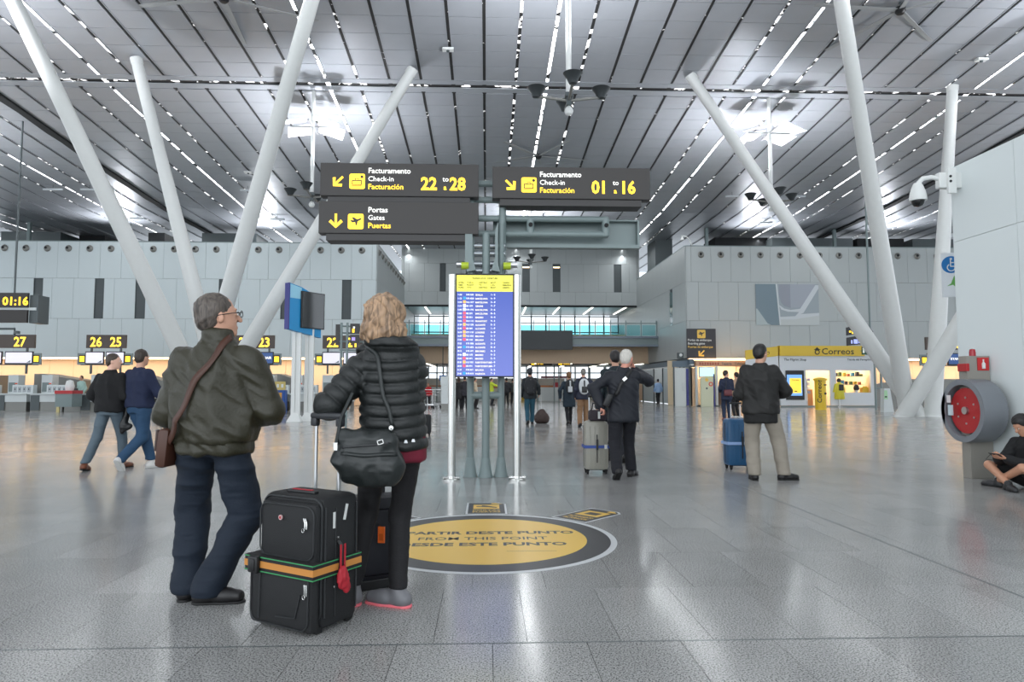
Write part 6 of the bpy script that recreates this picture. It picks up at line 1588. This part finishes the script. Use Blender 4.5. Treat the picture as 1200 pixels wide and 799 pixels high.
# ================================================================== PEOPLE IN THE HALL
# pair at the left
teen = person('teenager in a black sweater and grey jeans glancing right beside the man in navy', 126, 550, 1.70, R(-8),
    dict(wrL=(-.20, .14, .93), wrR=(.10, .20, 1.05), plL=(-.7, -1, 0), plR=(.7, -1, 0), anL=(-.19, -.24, .10), anR=(.10, .20, .085), hipL=(-.09, 0, .9), toeL=(-.3, 1), heelL=12, head=(.03, .01, 1.625)),
    top=dict(rgb=(20, 20, 22), rough=.9, w=1.12, hem=.86), bottom=dict(rgb=(84, 98, 108), leg=(.094, .07, .058), hem=.12), shoes=dict(rgb=(110, 62, 40)),
    hair=dict(rgb=(58, 46, 38), kind='short', vary=.3), look=(R(-70), 0), res=.013, names=('sweater', 'jeans'), skin=('fair_skin', (224, 178, 156)))
dad = person('man in a navy sweater, blue jeans and white trainers walking away at the left', 161, 550, 1.76, R(-22),
    dict(wrL=(-.10, .26, 1.08), wrR=(.16, .28, 1.06), plL=(-.8, -1, -.3), plR=(.9, -1, -.3), anL=(.02, .22, .085), anR=(-.06, -.24, .16), kpR=(0.3, 1, 0), toeL=(.5, 1), toeR=(-.3, 1), heelR=50),
    top=dict(rgb=(22, 32, 60), rough=.85, w=1.08, hem=.90, arm=(.08, .07, .05)), bottom=dict(rgb=(36, 68, 98), leg=(.10, .078, .062), hem=.12), shoes=dict(rgb=(214, 212, 208), sole=(200, 200, 198)),
    hair=dict(rgb=(52, 42, 36), kind='short'), res=.013, names=('sweater', 'jeans'))
o = thing('jacket_in_hand', 'dark jacket hanging from the hands between the two walking men', 'clothing', dad['root'].location, 0)
s = SDF().cone((-.22, .1, .95), (-.24, .05, .62), .035, .05, k=.03).cone((-.18, .08, .62), (-.26, .05, .55), .05, .03, k=.03); link('cloth', s.mesh(.012, folds(.01, 14, 6, 3)), BLACK, o)
# white haired man with the grey case, centre right
wh = person('white-haired man in a dark quilted coat holding a phone to his ear', 731, 560, 1.72, R(2),
    dict(head=(.06, .0, 1.615), wrL=(-.31, -.06, .97), plL=(-1, .2, .2), wrR=(.185, .10, 1.46), plR=(1, .1, -.9), anL=(-.14, -.22, .13), heelL=38, anR=(.14, .16, .085), toeR=(.8, 1), toeL=(-.1, 1), kpL=(0, 1, 0)),
    top=dict(rgb=(18, 22, 32), rough=.65, w=1.10, hem=.76, arm=(.08, .074, .058), collar=.0), bottom=dict(rgb=(14, 15, 24), leg=(.10, .078, .07), hem=.09),
    hair=dict(rgb=(205, 200, 192), kind='short', vary=.12), look=(R(-38), 0), res=.0115, hands=(dict(n=(0, 0, -1), curl=60), dict(n=(-1, -.2, 0), d=(-.3, 0, 1), curl=30)), skin=('ruddy_skin', (214, 150, 130)), names=('coat', 'trousers'))
ph = thing('mobile_phone', 'dark phone held to the ear of the white-haired man', 'phone', wh['root'].location, wh['root'].rotation_euler.z)
MB().box(-.006, .006, -.035, .035, -.07, .07, .004).build('case', BLACK, ph, (.135, .085, 1.575), (R(-20), 0, R(-30)))
xb = thing('shoulder_bag', 'black crossbody bag with metal buckle on the back of the white-haired man', 'bag', wh['root'].location, wh['root'].rotation_euler.z)
strap(wh, [(.09, -.1, 1.44), (.0, -.2, 1.33), (-.10, -.25, 1.2), (-.18, -.22, 1.10)], .05, BLACK, parent=xb); MB().box(-.045, .045, -.03, .03, -.09, .09, .02).build('bag_body', BLACK, xb, (-.235, -.14, 1.03), (0, R(25), 0), smooth=True)
MB().box(-.03, .03, -.006, 0, -.02, .02).build('buckle', CHROME, xb, (-.02, -.195, 1.31), (0, R(-40), 0))
bk = person('young dark-haired man with a backpack walking just in front of the white-haired man', 724, 545, 1.80, R(0),
    dict(anL=(-.1, .2, .085), anR=(.1, -.2, .12), heelR=30), top=dict(rgb=(26, 40, 46), w=1.02), bottom=dict(rgb=(24, 26, 34)), hair=dict(rgb=(26, 22, 22), kind='short'), res=.016, loc=(P(721, 452, 11.0).x, 11.0, 0))
b_ = thing('backpack', 'dark backpack of the young man hidden behind the white-haired man', 'backpack', bk['root'].location)
MB().box(-.15, .15, -.29, -.13, 1.0, 1.42, .05).build('pack', mat('charcoal_pack', (46, 52, 56), .7), b_, smooth=True)
for x in (-.13, .13): strap(bk, [(x, -.12, 1.38), (x, 0, 1.47), (x, .12, 1.36)], .04, BLACK, parent=b_)
# man on the right with the blue case
rm = person('dark-haired man in a black jacket and beige trousers with the blue case', 893, 562, 1.78, R(-12),
    dict(head=(.02, .0, 1.62), wrL=(-.08, .24, 1.06), wrR=(.16, .25, 1.08), plL=(-.9, -1, -.3), plR=(1, -.8, -.3), anL=(-.10, -.05, .085), anR=(.27, .02, .085), toeL=(-.1, 1), toeR=(1, .25), hipR=(.11, 0, .9), kpR=(.5, 1, 0)),
    top=dict(rgb=(26, 25, 24), rough=.65, w=1.2, hem=.84, arm=(.088, .08, .065), collar=.0), bottom=dict(rgb=(150, 142, 130), leg=(.112, .088, .08), hem=.07), shoes=dict(rgb=(22, 20, 20)),
    hair=dict(rgb=(24, 22, 22), kind='short', vary=.2), look=(R(-40), 0), glasses=True, res=.0115)
sk2 = SDF().prof([(.73, .20, .15, 0, 0), (.76, .205, .155, 0, 0), (.90, .205, .155, 0, 0)], k=.03); link('jacket_lining', sk2.mesh(.012, folds(.008, 8, 5, 9)), mat('black_hem', (24, 24, 24), .8), rm['root'])

def trolley_case(name, label, px, py, w, d, h, col, rz=0, hard=True, strap_col=None, handle=None, loc=None, spin=True, cat='suitcase'):
    p = loc or G(px, py); r = thing(name, label, cat, p, rz)
    m = mat('case_%d_%d_%d' % col, col, .4 if hard else .7, vary=.06)
    MB().box(-w/2, w/2, 0, d, .055, h, min(.05, w*.2)).build('shell', m, r, smooth=True)
    if hard:
        for x in (-w*.3, -w*.1, w*.1, w*.3): MB().box(x-.008, x+.008, -.006, d+.006, .12, h-.07, .003).build('rib', m, r)
    tb('seam_piping', PIPE, r, [(-w/2+.0, d/2, .1), (-w/2-.002, d/2, h-.06)], .006, 6); MB().box(-w*.02, w*.02, -.010, 0, .22*h, .75*h, .004).build('zip_line', BLACK, r)
    MB().box(-.014, .014, -.03, -.006, h*.46, h*.66, .006).build('side_handle', BLACK, r)
    for x in (-w*.38, w*.38):
        for y in ((.04, d-.04) if spin else (d-.04,)):
            MB().lathe([(0, -.012), (.026, -.012), (.028, 0), (.026, .012), (0, .012)], 12, M=Matrix.Translation((x, y, .028)) @ Matrix.Rotation(R(90), 4, 'Y')).box(x-.02, x+.02, y-.02, y+.02, .04, .07).build('wheel', RUBBER, r)
    if handle:
        for x in (-.07, .07): tb('telescopic_tube', ALU, r, [(x, d-.02, h-.04), (x, d-.02, handle)], .009, 8)
        MB().box(-.09, .09, d-.04, d, handle-.005, handle+.025, .008).build('grip', BLACK, r)
    if strap_col:
        st = thing('luggage_strap', 'thin %s strap buckled around the %s' % (strap_col[1], strap_col[2]), 'strap', p, rz)
        MB().box(-w/2-.012, w/2+.012, -.014, d+.012, h*.52-.02, h*.52+.02).build('band', mat('strap_'+strap_col[1].replace(' ', '_'), strap_col[0], .6), st); MB().box(w*.3, w*.42, -.022, -.012, h*.52-.03, h*.52+.03, .004).build('buckle', WHITE, st)
    return r
gp = G(700, 556)
trolley_case('suitcase', 'tall pale grey hard suitcase beside the white-haired man', 700, 556, .33, .26, .73, (150, 148, 138), strap_col=((56, 80, 150), 'blue', 'pale grey suitcase'), handle=1.06, loc=(gp.x, gp.y, 0))
r = thing('vanity_bag', 'small dark bag standing on top of the pale grey suitcase', 'bag', (gp.x+.02, gp.y+.10, .732))
MB().box(-.12, .12, -.07, .08, 0, .15, .03).build('bag_body', mat('plum_black_fabric', (52, 44, 52), .7), r, smooth=True); tb('handle', BLACK, r, [(-.08, 0, .14), (-.06, 0, .24), (.06, 0, .24), (.08, 0, .14)], .012, 8); MB().box(.0, .03, -.078, -.07, .03, .13).build('pale_label', WHITE, r)
p = G(880, 554); trolley_case('suitcase', 'blue hard suitcase in front of the legs of the man in beige trousers', 880, 554, .41, .27, .74, (34, 84, 124), strap_col=((150, 180, 225), 'pale blue', 'blue suitcase'), loc=(p.x, p.y+.30, 0), handle=.95)
# couple walking away and the hooded backpacker
wa = person('woman in a long dark coat walking left of the man with the white backpack', 667, 497, 1.66, R(0),
    dict(wrL=(-.30, .0, .88), plL=(-1, -1, 0), anL=(-.06, -.15, .11), heelL=25, anR=(.06, .14, .085)), top=dict(rgb=(26, 42, 54), hem=.58, w=1.08), bottom=dict(rgb=(20, 20, 24), leg=(.08, .06, .05)),
    hair=dict(rgb=(110, 76, 44), kind='thick'), res=.02, names=('coat', 'trousers'))
ma = person('grey-haired man in a navy coat and tan trousers with a white backpack', 684, 500, 1.74, R(-3),
    dict(wrR=(.36, -.02, .92), plR=(1, 0, 0), wrL=(-.24, .1, .9), anL=(-.12, -.12, .11), heelL=20, anR=(.08, .14, .085)), top=dict(rgb=(30, 34, 52), hem=.82, w=1.12), bottom=dict(rgb=(136, 104, 76), leg=(.10, .08, .07)),
    hair=dict(rgb=(120, 116, 110), kind='short'), res=.02, names=('coat', 'trousers'))
def pack(fig, lab, m1, m2, w=.30, z0=1.0, z1=1.42, y=-.30):
    b = thing('backpack', lab, 'backpack', fig['root'].location, fig['root'].rotation_euler.z)
    s = SDF(); s.ell((0, y+.08, (z0+z1)/2), (w/2, .10, (z1-z0)/2*1.05), k=.05); s.cone((0, y+.06, z0+.08), (0, y+.06, z1-.12), w/2*.8, w/2*.75, k=.06)
    link('pack', s.mesh(.02), m1, b); MB().box(-w*.26, w*.26, y-.07, y+.0, z0+.02, z0+.20, .02).box(-.02, .02, y-.075, y-.0, z0+.2, z1-.04, .006).build('front_pocket', m2, b, smooth=True)
    for x in (-.13, .13): strap(fig, [(x, -.12, 1.36), (x, 0, 1.46), (x, .12, 1.34)], .045, m2, parent=b, n=3)
    return b
pack(ma, 'white and black backpack on the grey-haired man walking away', mat('white_pack_fabric', (205, 208, 210), .6), BLACK)
pack(wa, 'dark backpack with white patches on the woman in the long coat', mat('black_pack_fabric', (24, 26, 30), .7), mat('white_pack_fabric', (205, 208, 210)), .26)
hb_ = person('man in a dark cap with a big black backpack right of the chrome post', 621, 497, 1.78, R(0),
    dict(wrR=(.28, -.08, .95), anL=(-.08, -.18, .12), heelL=30, anR=(.08, .16, .085)), top=dict(rgb=(30, 36, 40), w=1.1), bottom=dict(rgb=(34, 78, 96), leg=(.095, .075, .065)), hair=dict(rgb=(20, 26, 34), kind='thick', vary=.1), res=.02, names=('jacket', 'jeans'))
pack(hb_, 'large black and grey backpack on the man in the cap', mat('black_pack_fabric', (24, 26, 30)), mat('grey_pack_pocket', (96, 98, 98), .7), .40, .98, 1.46, -.34)
p = G(635, 496); r = thing('travel_bag', 'brown wheeled travel bag pulled by the man in the cap', 'bag', p)
s = SDF(); s.ell((0, .1, .20), (.24, .16, .17), k=.05); s.cone((-.12, .1, .12), (.12, .1, .12), .12, .12, k=.08); s.ell((0, .1, .38), (.12, .1, .09), k=.08)
link('bag_body', s.mesh(.018, folds(.01, 9, 9, 2)), mat('brown_bag_fabric', (72, 58, 54), .7), r); tb('pull_handle', ALU, r, [(.0, .1, .42), (-.04, .05, .95)], .014, 6)
for x in (-.15, .15): MB().lathe([(0, -.02), (.035, -.02), (.035, .02), (0, .02)], 10, M=Matrix.Translation((x, .12, .035)) @ Matrix.Rotation(R(90), 4, 'Y')).build('wheel', RUBBER, r)
r = trolley_case('suitcase', 'black suitcase standing right of the padded jacket', 496, 511, .36, .24, .52, (26, 28, 30), hard=False, handle=.95)
# pair before the snack shop
nv = person('person in a navy coat carrying a burgundy bag before the snack shop', 852, 492, 1.78, R(-10),
    dict(anL=(-.09, 0, .085), anR=(.09, 0, .085), toeR=(1, .2), wrL=(-.2, .16, 1.0), wrR=(.15, .25, 1.1)), top=dict(rgb=(24, 34, 58), hem=.70), bottom=dict(rgb=(28, 42, 66), leg=(.09, .07, .06)), shoes=dict(rgb=(120, 54, 40)), hair=dict(rgb=(36, 28, 26), kind='bun'), look=(R(-60), 0), res=.022, names=('coat', 'trousers'))
r = thing('handbag', 'burgundy handbag at the side of the navy coat', 'handbag', nv['root'].location); MB().box(-.16, .12, -.26, -.16, .86, 1.08, .03).build('bag_body', mat('burgundy_leather', (98, 40, 46), .5), r, smooth=True); tb('strap', BLACK, r, [(-.1, -.2, 1.07), (-.05, -.15, 1.4)], .01, 6)
person('person in a tan jacket and black trousers partly behind the man in the black jacket', 864, 490, 1.74, R(20), dict(anR=(.1, .05, .085), toeR=(1, 0)), top=dict(rgb=(176, 146, 122), w=1.05), bottom=dict(rgb=(24, 22, 24), leg=(.085, .065, .055)), shoes=dict(rgb=(210, 208, 205)), hair=dict(rgb=(26, 22, 22), kind='bun'), res=.022)
person('distant person in a pale blue shirt and black trousers by the glazed fronts', 771.5, 473.5, 1.68, R(0), dict(anL=(-.04, .06, .085), anR=(.03, -.06, .085)), top=dict(rgb=(150, 178, 214), w=1.0), bottom=dict(rgb=(22, 22, 26), leg=(.085, .065, .055)), hair=dict(rgb=(20, 20, 22), kind='bun'), res=.03, names=('shirt', 'trousers'))
person('distant person with a dark red bag striding left of the blue banner', 797, 473.5, 1.68, R(70), dict(anL=(-.05, .26, .085), anR=(.05, -.24, .13), heelR=35), top=dict(rgb=(34, 28, 34), w=.95), bottom=dict(rgb=(22, 20, 22), leg=(.085, .065, .055)), hair=dict(rgb=(30, 24, 22), kind='short'), res=.03, look=(R(-30), 0))
# people beyond the board
person('dark-clothed person, left one of the close pair behind the departures board', 537.5, 479.5, 1.66, R(0), {}, top=dict(rgb=(30, 28, 30), hem=.55), bottom=dict(rgb=(22, 22, 24)), hair=dict(rgb=(60, 42, 34), kind='long'), res=.028)
person('person in a dark coat, right one of the close pair behind the departures board', 544.5, 479.5, 1.72, R(-8), {}, top=dict(rgb=(44, 42, 48), hem=.7, w=1.12), bottom=dict(rgb=(22, 22, 26)), hair=dict(rgb=(40, 36, 36), kind='short'), res=.028)
person('person in a cream top between the grey sign feet', 556.5, 479, 1.66, R(-70), {}, top=dict(rgb=(205, 186, 160)), bottom=dict(rgb=(28, 26, 28)), hair=dict(rgb=(50, 36, 30), kind='short'), res=.028)
person('worker in a yellow safety vest between the grey sign feet', 576, 475, 1.72, R(-80), dict(wrR=(.2, .5, 1.25)), top=dict(rgb=(200, 216, 60)), bottom=dict(rgb=(24, 26, 34)), hair=dict(rgb=(34, 28, 26), kind='short'), res=.03)
person('person in a pale mint shirt behind desk 26', 95.5, 487, 1.74, R(160), {}, top=dict(rgb=(176, 206, 198)), bottom=dict(rgb=(60, 64, 70)), hair=dict(rgb=(60, 48, 40), kind='short'), res=.03, loc=(P(95.5, 440, 35.2).x, 35.2, 0))
person('person in a red top sitting far behind the luggage trolleys', 502, 470, 1.66, R(180), {}, top=dict(rgb=(190, 36, 44)), bottom=dict(rgb=(40, 40, 44)), hair=dict(rgb=(40, 32, 30), kind='short'), res=.03, loc=(P(502, 440, 47).x, 47, -.25))
person('person in black beside the right chrome post in the distance', 593.5, 475, 1.72, R(10), {}, top=dict(rgb=(28, 28, 32)), bottom=dict(rgb=(24, 24, 26)), hair=dict(rgb=(30, 26, 24), kind='short'), res=.03)
person('person in dark clothes seen behind the right grey foot', 601, 474, 1.70, R(-20), {}, top=dict(rgb=(40, 44, 40)), bottom=dict(rgb=(24, 24, 26)), hair=dict(rgb=(30, 26, 24), kind='short'), res=.03, loc=None)
# sitting young man, right edge
SX, SY = 6.53, 8.0
kid = SDF()
kx = person('young man in black sitting cross-legged on the floor against the white partition', 0, 0, 1.72, R(96), 
    dict(pel=(0, 0, .13), neck=(0, .06, .61), head=(0, .13, .765), shL=(-.17, .06, .53), shR=(.17, .06, .53), wrL=(-.07, .42, .36), wrR=(.07, .42, .36), plL=(-.8, -.4, -1), plR=(.8, -.4, -1),
         hipL=(-.10, .0, .12), hipR=(.10, .0, .12), anL=(.14, .36, .075), anR=(-.12, .47, .075), kpL=(-1, .3, .6), kpR=(1, .3, .6), toeL=(1, .3), toeR=(-1, .4),
         sit=[(.10, .12, .09, 0, 0), (.3, .115, .085, 0, .02), (.48, .14, .085, 0, .04), (.57, .09, .06, 0, .055)]),
    top=dict(rgb=(22, 22, 24), arm=(.075, .062, .05), prof=[(.09, .17, .13, 0, 0), (.2, .17, .13, 0, 0), (.35, .175, .125, 0, .02), (.48, .17, .11, 0, .04), (.57, .10, .08, 0, .055), (.62, .07, .07, 0, .06)]),
    bottom=dict(rgb=(20, 20, 22), leg=(.10, .085, .05), short=True, hem=.01), shoes=dict(rgb=(34, 34, 36), sole=(60, 60, 60)), hair=dict(rgb=(22, 20, 20), kind='thick', vary=.2), look=(0, R(-32)), res=.010,
    loc=(SX, SY, 0), hands=(dict(n=(.3, 0, 1), curl=35), dict(n=(-.3, 0, 1), curl=35)), names=('jacket', 'shorts'), skin=('warm_skin', (200, 148, 120)), fold=.006)
r = thing('mobile_phone', 'phone with a cable held by the sitting young man', 'phone', kx['root'].location, kx['root'].rotation_euler.z)
MB().box(-.075, .075, -.036, .036, -.004, .004, .003).build('case', BLACK, r, (0, .50, .40), (R(35), 0, 0)); tb('cable', BLACK, r, [(.075, .50, .40), (.2, .45, .33), (.3, .2, .3), (.25, -.05, .3)], .003, 6)
# luggage trolleys in the background
def cart():
    r = thing('luggage_trolley', 'x', 'trolley')
    f = MB()
    for y in (-.28, .28): f.tube([(-.5, y, .18), (.45, y, .18), (.5, y, 1.0)], .018, 6)
    f.tube([(.5, -.28, 1.0), (.5, .28, 1.0)], .02, 6).tube([(-.5, -.28, .18), (-.5, .28, .18)], .018, 6); f.build('frame', ALU, r)
    b = MB()
    for i in range(5): b.tube([(-.45+.2*i, -.27, .2), (-.45+.2*i, .27, .2)], .01, 5)
    for z in (.7, .85): b.tube([(.49, -.27, z), (.49, .27, z)], .01, 5)
    b.build('basket_bars', ALU, r)
    for x, y in ((-.45, -.22), (-.45, .22), (.42, -.22), (.42, .22)):
        MB().lathe([(0, -.02), (.07, -.02), (.07, .02), (0, .02)], 12, M=Matrix.Translation((x, y, .07)) @ Matrix.Rotation(R(90), 4, 'X')).build('wheel', RUBBER, r)
    return r
c0 = cart()
for i, (px, py, a, lab) in enumerate(((499, 478, 80, 'luggage trolley nearest the padded jacket'), (508, 478.5, 70, 'luggage trolley left of the left chrome post'), (515, 476, 95, 'luggage trolley directly behind the left chrome post'))):
    c = c0 if i == 0 else copy_tree(c0); c.location = G(px, py); c.rotation_euler.z = R(a); tag(c, lab, 'trolley', 'luggage trolleys behind the board')
    if i: c.location.x += .0
# white desk and far counters, security signs
p = G(523, 480); r = thing('white_podium', 'white podium desk left of the left chrome post', 'desk', p)
MB().box(-.28, .28, 0, .5, .3, 1.25, .02).build('body', DESK, r); bx('plinth', STEELP, r, -.26, .26, .02, .5, 0, .3); bx('slanted_top', DESK, r, -.3, .1, .0, .5, 1.25, 1.7)
YF2 = 52
fx_ = lambda px, Y=YF2: P(px, 440, Y).x; fz_ = lambda py, Y=YF2: P(600, py, Y).z
r = thing('overhead_display', 'large blank dark display hanging under the gallery beam', 'screen', (P(600, 400, YG-.4).x, YG-.4, P(600, 410, YG).z))
x1 = P(671, 400, YG-.4).x-r.location.x; bx('panel', mat('charcoal_display', (44, 48, 50), .5), r, -1.2, x1, 0, .15, 0, P(600, 387, YG-.4).z-r.location.z, label='blank dark panel'); bx('rear_frame', GREYD, r, -1.1, x1-.1, .15, .3, .1, 1.0)
for (a, b, c_, d_, n, lab) in ((621, 647, 421.5, 428.5, 6, 'far hanging yellow and black direction sign, left of two'), (653, 672, 421.5, 428.5, 3, 'far hanging yellow and black direction sign, right of two')):
    r = thing('far_direction_sign', lab, 'sign', (fx_(a), YF2, fz_(d_))); W2 = fx_(b)-fx_(a); H2 = fz_(c_)-fz_(d_)
    bx('panel', SIGN, r, 0, W2, 0, .1, 0, H2); bx('yellow_symbol', YEL, r, .1, .38, -.01, 0, .08, H2-.08)
    text('Portas' if n == 6 else 'Gates', .22, YEL, r, (.45, -.006, .1), .01); tb('hanger', GREYD, r, [(W2/2, .05, H2), (W2/2, .05, zg0-.8-r.location.z)], .03, 6)
rnd_ = random.Random(5)
r = thing('security_counter', 'long pale security counter across the far hall', 'counter', (XL+.6, 55, 0))
WD = XR-XL-1.2
MB().box(0, WD*.36, 0, .8, 0, 1.15).build('counter_body', DESK, r); MB().box(WD*.58, WD*.72, 0, .8, 0, 1.1).build('counter_body', DESK, r); bx('counter_top', mat('wood_counter', (170, 120, 80)), r, 0, WD*.36, -.05, .85, 1.15, 1.2)
for i, (a, b, c_, lab) in enumerate(((608, 628, (220, 186, 60), 'yellow'), (640, 652, (214, 140, 90), 'orange'), (476, 484, (200, 60, 60), 'red'), (690, 700, (90, 130, 170), 'blue'), (632, 638, (230, 226, 220), 'white'), (658, 664, (180, 60, 70), 'dark red'), (712, 722, (210, 180, 140), 'sand'))):
    o = bx('market_shelf', mat('stall_%d' % i, c_, .6), None, fx_(a), fx_(b), YF2+6, YF2+6.6, 0, 1.0+.25*(i % 3)); tag(o, '%s display stand in the far lit shop area' % lab, 'display stand')
dr_ = thing('glass_gate', 'glazed partition with grey door frames across the far hall', 'partition', (0, YF2+1, 0))
for px in (608, 617, 630, 649.5, 655, 669, 690, 710, 733, 748): bx('upright', GREY, dr_, fx_(px, YF2+1)-.05, fx_(px, YF2+1)+.05, 0, .1, 0, fz_(428, YF2+1))
for py in (428, 437): bx('crossbar', GREY, dr_, fx_(608, YF2+1), fx_(748, YF2+1), 0, .1, fz_(py, YF2+1)-.04, fz_(py, YF2+1)+.04)
bx('dark_band', mat('dark_red_band', (110, 50, 56), .5), dr_, fx_(634, YF2+1), fx_(668, YF2+1), .05, .1, fz_(443, YF2+1), fz_(440.5, YF2+1))
for px in (478, 488, 512, 524): bx('upright', GREY, dr_, fx_(px, YF2+1)-.05, fx_(px, YF2+1)+.05, 0, .1, 0, fz_(425, YF2+1))
bx('crossbar', GREY, dr_, fx_(476, YF2+1), fx_(524, YF2+1), 0, .1, fz_(437, YF2+1)-.04, fz_(437, YF2+1)+.04)
r = thing('far_screen', 'dark overhead screens right of the padded jacket', 'screen', (fx_(487), YF2-2, fz_(434, YF2-2)))
MB().box(0, .9, 0, .1, .2, .75).build('screen_case', BLACK, r); MB().box(.35, .8, 0, .1, -.2, .12).build('lower_screen', SIGN, r); bx('yellow_mark', YEL, r, .4, .55, -.01, 0, -.12, 0); tb('hanger', GREYD, r, [(.45, .05, .75), (.45, .05, zg0+.25-r.location.z)], .03, 6)
r = thing('far_screen', 'blue overhead screen just left of the departures board', 'screen', (fx_(517), YF2-2, fz_(446, YF2-2)))
MB().box(0, .5, 0, .1, 0, .4).build('screen_case', SCRB, r); tb('hanger', GREYD, r, [(.25, .05, .4), (.25, .05, zg0+.25-r.location.z)], .03, 6)
# grey dome lamp and goose-neck lamp on the right block corner
r = thing('goose_neck_lamp', 'small white goose neck lamp on top of the right block corner', 'lamp', (XR+.5, YF+.2, RZ[0]+.04))
tb('arm', WHITE, r, [(0, 0, 0), (-.15, 0, .35), (-.35, 0, .6), (-.6, 0, .65)], .035, 8); MB().lathe([(0, 0), (.07, 0), (.05, -.1), (.12, -.28), (0, -.28)], 14).build('head', WHITE, r, (-.62, 0, .66), smooth=True)
